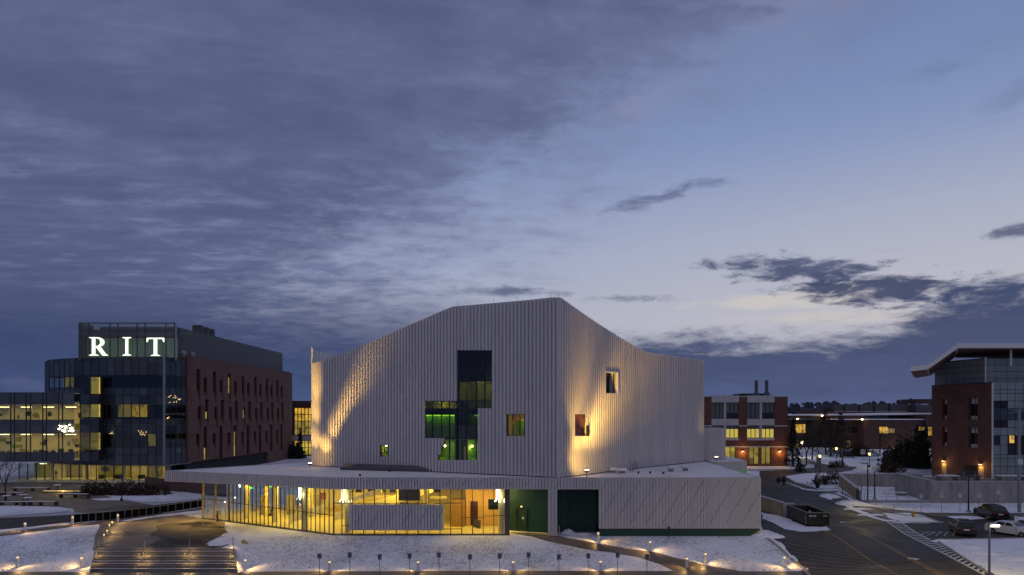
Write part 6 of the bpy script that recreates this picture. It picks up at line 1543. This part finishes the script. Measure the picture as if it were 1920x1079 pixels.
t = thing('garden_wall', 'low dark red brick wall beside the hedge under the low roof tip', 'wall', (-57,112,0)); fr = Frame((-62,117),(-44,106)); MB().fbox(fr,0,fr.L,-.4,0,-.1,2.2).build('wall', M['dark_brick'], t)
# seats, tables and timber terraces at far left
M['timber'] = mat('weathered_timber', (.10,.07,.05), .8, var=.3)
for i, (px, py, L, h, rz, lab) in enumerate(((30,948,4.5,.5,.05,'long dark low bench at the left snow edge'),(75,949,5,.6,.02,'dark timber terrace edge in the middle of the seating area'),(120,925,7,.5,-.05,'long timber seat with a lit front below the glass wing'),(60,921,6,.5,.03,'timber terrace seat nearest the lit glass wing'),(25,930,4,.5,0,'short timber seat at the left of the seating terraces'),(140,934,5,.6,-.1,'dark timber block at the right of the seating terraces'))):
    p = G(px, py); t = thing('terrace_bench', lab, 'bench', tuple(p), rz, 'timber benches on the left terrace')
    for k in range(3): MB().box(-L/2,L/2,-.35+k*.24,-.35+k*.24+.21,h-.08,h).build('slat', M['timber'], t, local=True)
    for x in (-L/2+.2, 0, L/2-.4): MB().box(x,x+.2,-.3,.3,-.1,h-.08).build('leg', M['dark_brick'], t, local=True)
    if i == 2:
        MB().box(-L/2+.3,L/2-.3,-.34,-.31,h-.14,h-.09).build('light_strip', M['lantern'], t, local=True)
        light('POINT','lamp',(p.x, p.y-.75, p.z+h-.15),(1,.62,.2),50,t,.2)
    if i != 2: MB().box(-L/2+.2,L/2-.5,-.2,.3,h,h+.05).build('snow_cap', M['clean_snow'], t, local=True)
for i, (px, py) in enumerate(((44,938),(52,944),(108,919),(12,940))):
    p = G(px, py); t = thing('terrace_table', ['snow capped round table at the back of the left terrace','snow capped round table nearest the long dark bench','small table beside the lit timber seat','snow capped table at the left frame edge'][i], 'table', tuple(p), 0, 'round tables on the left terrace')
    MB().lathe(0,0,[(.06,0),(.06,.7),(.65,.72),(.65,.78)],12).build('table', M['black_metal'], t, local=True); MB().lathe(0,0,[(.6,.78),(.5,.86)],12).build('snow_cap', M['clean_snow'], t, local=True)
# snowy mound at the far left
o = MB(); c0 = (-118, 150); n = 18
for j in range(n+1):
    for i in range(n+1):
        u, v = i/n*2-1, j/n*2-1; o.v.append((c0[0]+u*34, c0[1]+v*12, .3+3.6*max(0,1-u*u)**.5*max(0,1-v*v)**.8+.25*math.sin(i*3.1+j)))
for j in range(n):
    for i in range(n): k = j*(n+1)+i; o.f.append((k,k+1,k+n+2,k+n+1))
o = o.build('snowy_mound', M['lawn'], smooth=True); o['kind'] = 'structure'
# right side planting
for i, a in enumerate(((1512,873,9,2),(1485,870,8,9),(1496,866,7,5),(1523,862,8,6),(1580,868,8,7),(1650,855,8,8))):
    bare_tree(a[0], a[1], a[2], ['bare young tree in front of the lamp at the road bend','bare tree close to the corner of the brick building','thin bare tree just behind the bright street lamp','bare tree on the snow left of the conifers','bare tree on the snow right of the conifers','bare tree against the long dark building'][i], seed=a[3])
conifer(1548,853,11,7.5,'tall dark conifer left of the pair on the far snow', 3); conifer(1576,858,10.5,6,'dark conifer right of the pair on the far snow', 5)
conifer(1487,876,9.5,3.2,'narrow dark evergreen at the corner of the brick building', 8)
conifer(558+300/3.4*0+5,852,8,2,'slim evergreen before the small far office block', 12, D=182)
shrub(1572,842,5,4,'dark tree clump before the small far office block', 'needle', 31, D=180); KIDS
bpy.data.objects['shrub'].location = ((555-CX)/F*180, 180, tz(-50,180))
for i, (px, py, w, h, m) in enumerate(((1696,876,7,5.2,'needle'),(1722,878,7.5,6.2,'needle'),(1675,872,5,3.6,'needle'),(1728,868,3,7.5,'needle'))):
    shrub(px, py, w, h, ['black spreading evergreen in the middle of the dark clump','largest black evergreen against the brick corner','lower black evergreen at the left of the dark clump','tall narrow dark tree behind the evergreen clump'][i], m, 40+i, cat='tree', name='evergreen_tree', dp=w*.8, n=1500, grp='dark evergreens beside the right building')
for i, (px, py, w, h, D) in enumerate(((1545,909,4.6,1.6,None),(1562,899,2.6,1.4,None),(1560,877,1.6,1.0,None),(1572,876,3.4,1.3,None),(1612,856,8,2.6,None),(1668,886,5,2.2,None),(1500,885,2.2,1.6,None))):
    shrub(px, py, w, h, ['round reddish shrub on the snow island by the steps','reddish shrub behind the round one at the steps','small reddish shrub on the far snow kerb','wide reddish shrub on the far snow kerb','long dark shrub bank beside the far path','tangled bare shrub at the yard wall corner','dark round shrub at the foot of the narrow evergreen'][i], 'shrub' if i != 6 else 'needle', 60+i, grp='shrubs on the right snow')
stp = thing('step_railing', 'pair of thin bent steel rails on the snowy steps by the round shrub', 'handrail', tuple(G(1545,898)))
for px in (1532,1545,1560,1572):
    p = G(px, 899); MB().tube((p.x,p.y,p.z),(p.x,p.y,p.z+1.0),.03,n=4).build('post', M['steel'], stp); MB().tube((p.x,p.y,p.z+1.0),(p.x+1.0,p.y+1.2,p.z+1.5),.03,n=4).build('rail', M['steel'], stp)
# far wooded skyline
wd = MB(); r4 = random.Random(77)
for k in range(5200):
    a = r4.uniform(-75, 75); D = r4.uniform(900, 1000); x = D*math.tan(R(a)) if abs(a) < 60 else D*math.tan(R(60))*(1 if a>0 else -1)+r4.uniform(-300,300)
    hgt = 17 + 5*math.sin(x*.004)+4*math.sin(x*.013+1)+3*math.sin(x*.05); z = 2+hgt*r4.random()**.6; s = r4.uniform(2.5,6)
    wd.poly([(x-s,D,z-s*.5),(x+s,D,z-s*.6),(x+s*.4,D+1,z+s*.6),(x-s*.4,D+1,z+s*.5)])
for k in range(120): x = -2400+k*40; wd.poly([(x,995,0),(x+41,995,0),(x+41,995,15+4*math.sin(x*.013)),(x,995,15+4*math.sin((x-40)*.013))])
o = wd.build('distant_woods', mat('distant_woods', (.03,.035,.045), .95)); o['kind'] = 'stuff'

# ------------------------------------------------------------------ dumpster
A1, A2_, A3 = G(1513,988), G(1547,986.5), G(1480,973)
t_ = (A3-A1); ang = math.atan2(t_.y, t_.x)
dm = thing('roll_off_dumpster', 'large open black steel dumpster with ribbed sides standing on packed snow', 'dumpster', (A1.x, A1.y, 0.0), ang)
Ld, Wd, Hd = 6.7, 2.45, 1.55           # local x runs back along the long side, y to the left (towards -x world)
mm = mat('black_painted_steel', (.006,.0065,.008), .6, 0, var=.4, vs=2)
def db(nm, *a, m=None, par=dm): return MB().box(*a).build(nm, m or mm, par, local=True)
db('side_panel', 0, Ld, -.06, 0, .22, Hd); db('side_panel', 0, Ld, -Wd, -Wd+.06, .22, Hd); db('end_panel', 0, .06, -Wd, 0, .22, Hd+.02); db('end_panel', Ld-.06, Ld, -Wd, 0, .22, Hd); db('floor', 0, Ld, -Wd, 0, .15, .22)
for k in range(14):
    x = .1+k*(Ld-.3)/13; db('side_rib', x, x+.09, .002, .10, .2, Hd-.05, m=mat('worn_steel_rib',(.17,.155,.14),.5,.2) if k == 0 else bpy.data.materials['worn_steel_rib']); db('side_rib', x, x+.09, -Wd-.1, -Wd-.002, .2, Hd-.05)
for s in (0, -Wd): db('top_rail', -.05, Ld+.05, s-.07, s+.07, Hd, Hd+.11, m=bpy.data.materials['worn_steel_rib'])
for x in (0, Ld): db('top_rail', x-.06, x+.06, -Wd+.07, -.07, Hd, Hd+.10, m=bpy.data.materials['worn_steel_rib'])
db('skid', .1, Ld-.1, -.6, -.45, 0, .15); db('skid', .1, Ld-.1, -Wd+.45, -Wd+.6, 0, .15)
for x in (.5, Ld-.6):
    for y in (-.3, -Wd+.25): MB().tube((x,y,.12),(x,y+.14,.12),.12,n=10).build('roller', M['steel'], dm, local=True)
for k in range(4): db('door_bar', -.05, -.002, -Wd+.1+k*.72, -Wd+.2+k*.72, .25, Hd)
for k in range(5): db('white_mark', -.062, -.055, -.35-k*.16, -.25-k*.16, 1.15, 1.32, m=M['white_paint'])
for k in range(3): db('white_mark', -.062, -.055, -Wd+.25+k*.15, -Wd+.34+k*.15, 1.2, 1.32, m=M['white_paint'])
rd = random.Random(2)
for k in range(3):
    bag = thing('rubbish_bag', ['dark blue rubbish bag at the far end inside the black dumpster','pale gray rubbish bag in the middle of the black dumpster','dull rubbish bag nearest the front inside the black dumpster'][k], 'bag', (0,0,0), 0, 'bags heaped in the dumpster') 
    x, y = (5.4,3.6,2.0)[k], (-1.0,-1.6,-.8)[k]; w = (Vector((math.cos(ang),math.sin(ang),0))*x + Vector((-math.sin(ang),math.cos(ang),0))*y) + Vector((A1.x,A1.y,0)); s = (.55,.6,.5)[k]
    bag.location = (w.x, w.y, .22); MB().lathe(0,0,[(s*.7,0),(s,s*.5),(s*.8,s*1.2),(s*.3,s*1.7),(.05,s*2.0)],9).build('sack', [M['sign_back'],M['concrete'],M['steel']][k], bag, local=True)

# ------------------------------------------------------------------ vehicles
def car(loc, rz, L, W, Hh, body, lab, sedan=False, cat='car'):
    """front towards local +y"""
    t = thing('parked_car', lab, cat, loc, rz, 'cars in the car park'); paint = body
    if sedan: low = [(-.5,.40),(-.5,.62),(-.47,.70),(-.34,.74),(.22,.70),(.47,.60),(.5,.50),(.5,.32)]; gh = [(-.38,.73),(-.24,.97),(-.05,1.0),(.08,.96),(.24,.72)]
    else: low = [(-.5,.32),(-.5,.55),(-.49,.62),(-.44,.64),(.20,.62),(.44,.56),(.5,.46),(.5,.28)]; gh = [(-.475,.62),(-.42,.92),(-.34,.985),(-.05,1.0),(.08,.97),(.23,.62)]
    secs = [(-1,.93),(-.86,1.0),(0,1.0),(.86,1.0),(1,.93)]
    def shell(prof, wf, base, inset=0, z_in=0.0):
        b = MB(); rings = []
        for s, k in secs:
            ring = []
            for y, z in prof:
                zz = z*Hh; tw = wf(z)
                ring.append((s*W/2*tw, y*L*(1 if abs(s) < .9 else .985), zz if abs(s) < .9 else zz-.03))
            ring += [(s*W/2*wf(base), prof[-1][0]*L*.98, base*Hh), (s*W/2*wf(base), prof[0][0]*L*.98, base*Hh)] if base is not None else []
            rings.append(ring)
        n = len(rings[0]); m0 = 0
        for r_ in rings: b.v += r_
        for i in range(len(rings)-1):
            for j in range(n): k = (j+1) % n; b.f.append((i*n+j, i*n+k, (i+1)*n+k, (i+1)*n+j))
        b.f.append(tuple(range(n))); b.f.append(tuple((len(rings)-1)*n+j for j in reversed(range(n)))); return b
    shell(low, lambda z: 1.0-.05*max(0,(z-.5))*2, .17).build('body', paint, t, local=True, smooth=False)
    g_ = lambda z: .93-.26*max(0,(z-.62))/.38
    shell(gh, g_, .60).build('cabin', paint, t, local=True)
    gm = bpy.data.materials.get('car_window') or mat('car_window', (.008,.009,.011), .08)
    zt, zl = .93*Hh, .66*Hh
    for s in (-1, 1):
        xs_ = lambda z: s*(W/2*g_(z/Hh)+.012)
        ys = [-.36*L,-.13*L,.07*L] if not sedan else [-.25*L,-.07*L,.07*L]
        for k in range(2):
            y0, y1 = ys[k]+.04, ys[k+1]-.03; yt1 = y1-(.03*L if k else 0); q = [(xs_(zl),y0,zl),(xs_(zl),y1+(.11*L if k else 0),zl),(xs_(zt),yt1,zt),(xs_(zt),y0+.04,zt)]
            MB().hexa(q if s < 0 else q[::-1], [(v[0]-s*.02,v[1],v[2]) for v in (q if s < 0 else q[::-1])]).build('side_window', gm, t, local=True)
    def quadwin(nm, p, yo):
        MB().hexa(p, [(x,y+yo,z+.012) for x,y,z in p]).build(nm, gm, t, local=True)
    i0, i1 = gh[-1], gh[-2]; f = lambda u, s, o: (s*W*.40*(1-.12*u), (i0[0]+(i1[0]-i0[0])*u)*L+o, (i0[1]+(i1[1]-i0[1])*u)*Hh)
    quadwin('windscreen', [f(.12,-1,.015),f(.12,1,.015),f(.9,1,.015),f(.9,-1,.015)], .01)
    i0, i1 = gh[0], gh[1]; quadwin('rear_window', [f(.15,1,-.015),f(.15,-1,-.015),f(.92,-1,-.015),f(.92,1,-.015)], -.01)
    for s in (-1, 1):
        for y in (-.31*L, .31*L):
            wr = .175*Hh+.03; wh = MB().tube((s*(W/2-.20),y,wr),(s*(W/2+.01),y,wr),wr,wr,16).build('wheel', M['rubber'], t, local=True)
            MB().tube((s*(W/2+.012),y,wr),(s*(W/2+.02),y,wr),wr*.62,wr*.6,12).build('rim', M['steel'], wh, local=True)
            MB().tube((s*(W/2-.1),y,wr),(s*(W/2+.004),y,wr),wr*1.16,wr*1.16,16).build('wheel_arch', M['black_metal'], t, local=True)
        zl_ = (.56 if sedan else .50)*Hh
        MB().box(s*W*.40-.18,s*W*.40+.14 if s>0 else s*W*.40+.18,-.505*L,-.49*L,zl_,zl_+.14).build('tail_light', bpy.data.materials.get('tail_red') or mat('tail_red',(.25,.01,.01),.3), t, local=True)
        MB().box(s*W*.38-.2,s*W*.38+.2,.485*L,.502*L,.42*Hh,.42*Hh+.13).build('headlight', M['white_metal'], t, local=True)
        MB().box(min(s*W*.47,s*W*.56),max(s*W*.47,s*W*.56),.13*L,.13*L+.12,.66*Hh,.66*Hh+.14).build('mirror', paint, t, local=True)
    MB().box(-.26,.26,-.512*L,-.50*L,.42*Hh,.42*Hh+.13).build('number_plate', M['white_paint'], t, local=True)
    MB().box(-W*.46,W*.46,-.51*L,-.47*L,.2*Hh,.3*Hh).build('bumper', M['black_metal'], t, local=True); MB().box(-W*.46,W*.46,.47*L,.51*L,.18*Hh,.28*Hh).build('bumper', M['black_metal'], t, local=True)
    MB().box(-W*.3,W*.3,.495*L,.506*L,.32*Hh,.42*Hh).build('grille', M['black_metal'], t, local=True)
    return t
cp_dark = mat('dark_gray_car_paint', (.018,.020,.026), .25, .3); cp_black = mat('black_car_paint', (.016,.014,.015), .22, .3); cp_white = mat('white_car_paint', (.55,.57,.6), .25)
p = G(1818,1005); c1 = car((p.x,p.y+1.2,0), R(-23), 4.5, 1.85, 1.62, cp_dark, 'dark gray hatchback seen from behind, nearest the crossing, with snow on the ground beside it')
p = G(1874,976); c2 = car((p.x,p.y+1.5,0), R(-12), 5.0, 1.98, 1.8, cp_black, 'large black sport utility car farther back beside the tall wall')
p = G(1903,1008); c3 = car((p.x+.7,p.y+1.4,0), R(205), 4.6, 1.82, 1.45, cp_white, 'white sedan with a dusting of snow at the right edge', True)
for c, m in ((c1,1.63),(c2,1.82)): 
    x, y = c.location.x, c.location.y; MB().box(-.3,.3,-.5,-.2,m,m+.05).build('roof_light', M['steel'], c, local=True)

# ------------------------------------------------------------------ hydrant, bin
p = G(1712,971.5); t = thing('fire_hydrant', 'yellow fire hydrant on the small snow island by the crossing', 'hydrant', tuple(p)); ym = mat('yellow_hydrant_paint', (.45,.26,.02), .5)
MB().lathe(0,0,[(.2,0),(.2,.06),(.13,.08),(.13,.62),(.17,.64),(.17,.68),(.12,.78),(.05,.84),(.04,.92)],12).build('barrel', ym, t, local=True)
for s in (-1,1): MB().tube((s*.1,0,.48),(s*.27,0,.48),.07,n=8).build('nozzle', ym, t, local=True)
MB().tube((0,-.1,.42),(0,-.27,.42),.09,n=8).build('nozzle', ym, t, local=True)
p = G(1533,916); t = thing('litter_bin', 'black tapered litter bin at the kerb of the snow island', 'bin', tuple(p)); MB().lathe(0,0,[(.22,0),(.42,.75),(.50,1.0),(.46,1.05)],12).build('bin', M['black_metal'], t, local=True); MB().lathe(0,0,[(.40,1.05),(.30,1.12)],12).build('liner', M['rubber'], t, local=True)
for i,(px,py) in enumerate(((1580,927),(1615,925))):
    p = G(px,py); t = thing('marker_post', ['short dark marker post in the snow by the tan wall','thin marker post at the gate'][i], 'post', tuple(p)); MB().tube((0,0,-.1),(0,0,1.0),.06).build('post', M['black_metal'], t, local=True); MB().lathe(0,0,[(.08,1.0),(.03,1.06)],6).build('cap', M['black_metal'], t, local=True)

# ------------------------------------------------------------------ people
skin = mat('skin', (.35,.2,.14), .6); hair_m = mat('dark_hair', (.015,.01,.008), .8)
def person(loc, rz, H, lab, coat, trousers, stride=.28, long_coat=False, grp=None, shoes=None):
    t = thing('person', lab, 'person', loc, rz, grp); s = H/1.75
    V = [(0,0,.95),(0,0,1.15),(0,.01,1.38),(0,.02,1.50),(0,.03,1.60),(0,.03,1.70),       # 0-5 pelvis..head top
         (.10,0,.90),(.11,stride*.45,.50),(.11,stride*.55,.09),(.11,stride*.55+.16,.04),
         (-.10,0,.90),(-.11,-stride*.2,.50),(-.11,-stride-.02,.13),(-.11,-stride+.12,.04),
         (.19,0,1.40),(.25,-.06,1.13),(.25,.05,.88),(.25,.09,.80),
         (-.19,0,1.40),(-.25,.06,1.13),(-.25,.16,.90),(-.25,.20,.83)]
    E = [(0,1),(1,2),(2,3),(3,4),(4,5),(0,6),(6,7),(7,8),(8,9),(0,10),(10,11),(11,12),(12,13),(2,14),(14,15),(15,16),(16,17),(2,18),(18,19),(19,20),(20,21)]
    Rr = [.15,.14,.16,.06,.09,.085,.095,.065,.045,.04,.095,.065,.045,.04,.07,.05,.04,.035,.07,.05,.04,.035]
    me = bpy.data.meshes.new('body'); me.from_pydata([tuple(c*s for c in v) for v in V], E, []); o = link(bpy.data.objects.new('body', me), t); me.materials.append(trousers)
    sk_ = o.modifiers.new('skin', 'SKIN'); sub = o.modifiers.new('sub', 'SUBSURF'); sub.levels = sub.render_levels = 1
    for i, r_ in enumerate(Rr): me.skin_vertices[0].data[i].radius = (r_*s, r_*s)
    me.skin_vertices[0].data[0].use_root = True
    hem = .62 if long_coat else .84
    def loft(nm, rings, m, n=12):
        b = MB()
        for cx_, cy_, z, rx, ry in rings:
            for i in range(n): a = math.tau*i/n; b.v.append(((cx_+rx*math.cos(a))*s,(cy_+ry*math.sin(a))*s,z*s))
        for k in range(len(rings)-1):
            for i in range(n): j = (i+1)%n; b.f.append((k*n+i,k*n+j,(k+1)*n+j,(k+1)*n+i))
        b.f.append(tuple(reversed(range(n)))); b.f.append(tuple((len(rings)-1)*n+i for i in range(n))); return b.build(nm, m, t, local=True, smooth=True)
    loft('coat', [(0,0,hem,.22,.17),(0,0,1.0,.205,.165),(0,0,1.2,.20,.155),(0,0,1.36,.225,.15),(0,.01,1.45,.17,.12),(0,.02,1.50,.08,.08)], coat)
    for sx, ys_ in ((1,(0,-.06,.05)),(-1,(0,.06,.16))):
        b = MB(); pts = [(.19*sx,ys_[0],1.41),(.255*sx,ys_[1],1.13),(.255*sx,ys_[2],.90)]
        for a, c in zip(pts, pts[1:]): b.tube(tuple(k*s for k in a), tuple(k*s for k in c), .085*s, .065*s, 8)
        b.build('sleeve', coat, t, local=True)
    loft('head', [(0,.03,1.50,.05,.05),(0,.04,1.54,.07,.085),(0,.035,1.60,.078,.1),(0,.03,1.68,.07,.092),(0,.02,1.74,.03,.04)], skin)
    loft('hair', [(0,.005,1.55,.082,.085),(0,.0,1.63,.088,.10),(0,.01,1.71,.078,.095),(0,.01,1.765,.03,.04)], hair_m)
    MB().box(-.012*s,.012*s,.125*s,.155*s,1.585*s,1.62*s).build('nose', skin, t, local=True)
    for x, y in ((.11,stride*.55+.05),(-.11,-stride+.0)): MB().hexa([((x-.05)*s,(y-.1)*s,0),((x+.05)*s,(y-.1)*s,0),((x+.05)*s,(y+.17)*s,0),((x-.05)*s,(y+.17)*s,0)],[((x-.04)*s,(y-.09)*s,.11*s),((x+.04)*s,(y-.09)*s,.11*s),((x+.04)*s,(y+.1)*s,.07*s),((x-.04)*s,(y+.1)*s,.07*s)]).build('shoe', shoes or M['rubber'], t, local=True)
    return t
bcoat = mat('black_coat', (.01,.01,.012), .8); jeans = mat('pale_gray_trousers', (.20,.20,.22), .8); dkt = mat('dark_trousers', (.02,.02,.025), .8); shw = mat('pale_shoes', (.4,.38,.36), .6)
p = G(1460,914); person(tuple(p), R(8), 1.85, 'person in a long black coat and pale trousers walking away on the road', bcoat, jeans, long_coat=True, shoes=shw)
p = G(1469.5,914); person(tuple(p), R(-5), 1.75, 'person in dark clothes and pale shoes walking at the right of the other walker', bcoat, dkt, shoes=shw)
p = Vector(((105-CX)/F*131, 131, .52)); person(tuple(p), R(95), 1.75, 'person walking behind the glass of the lit ground floor at far left', dkt, dkt)
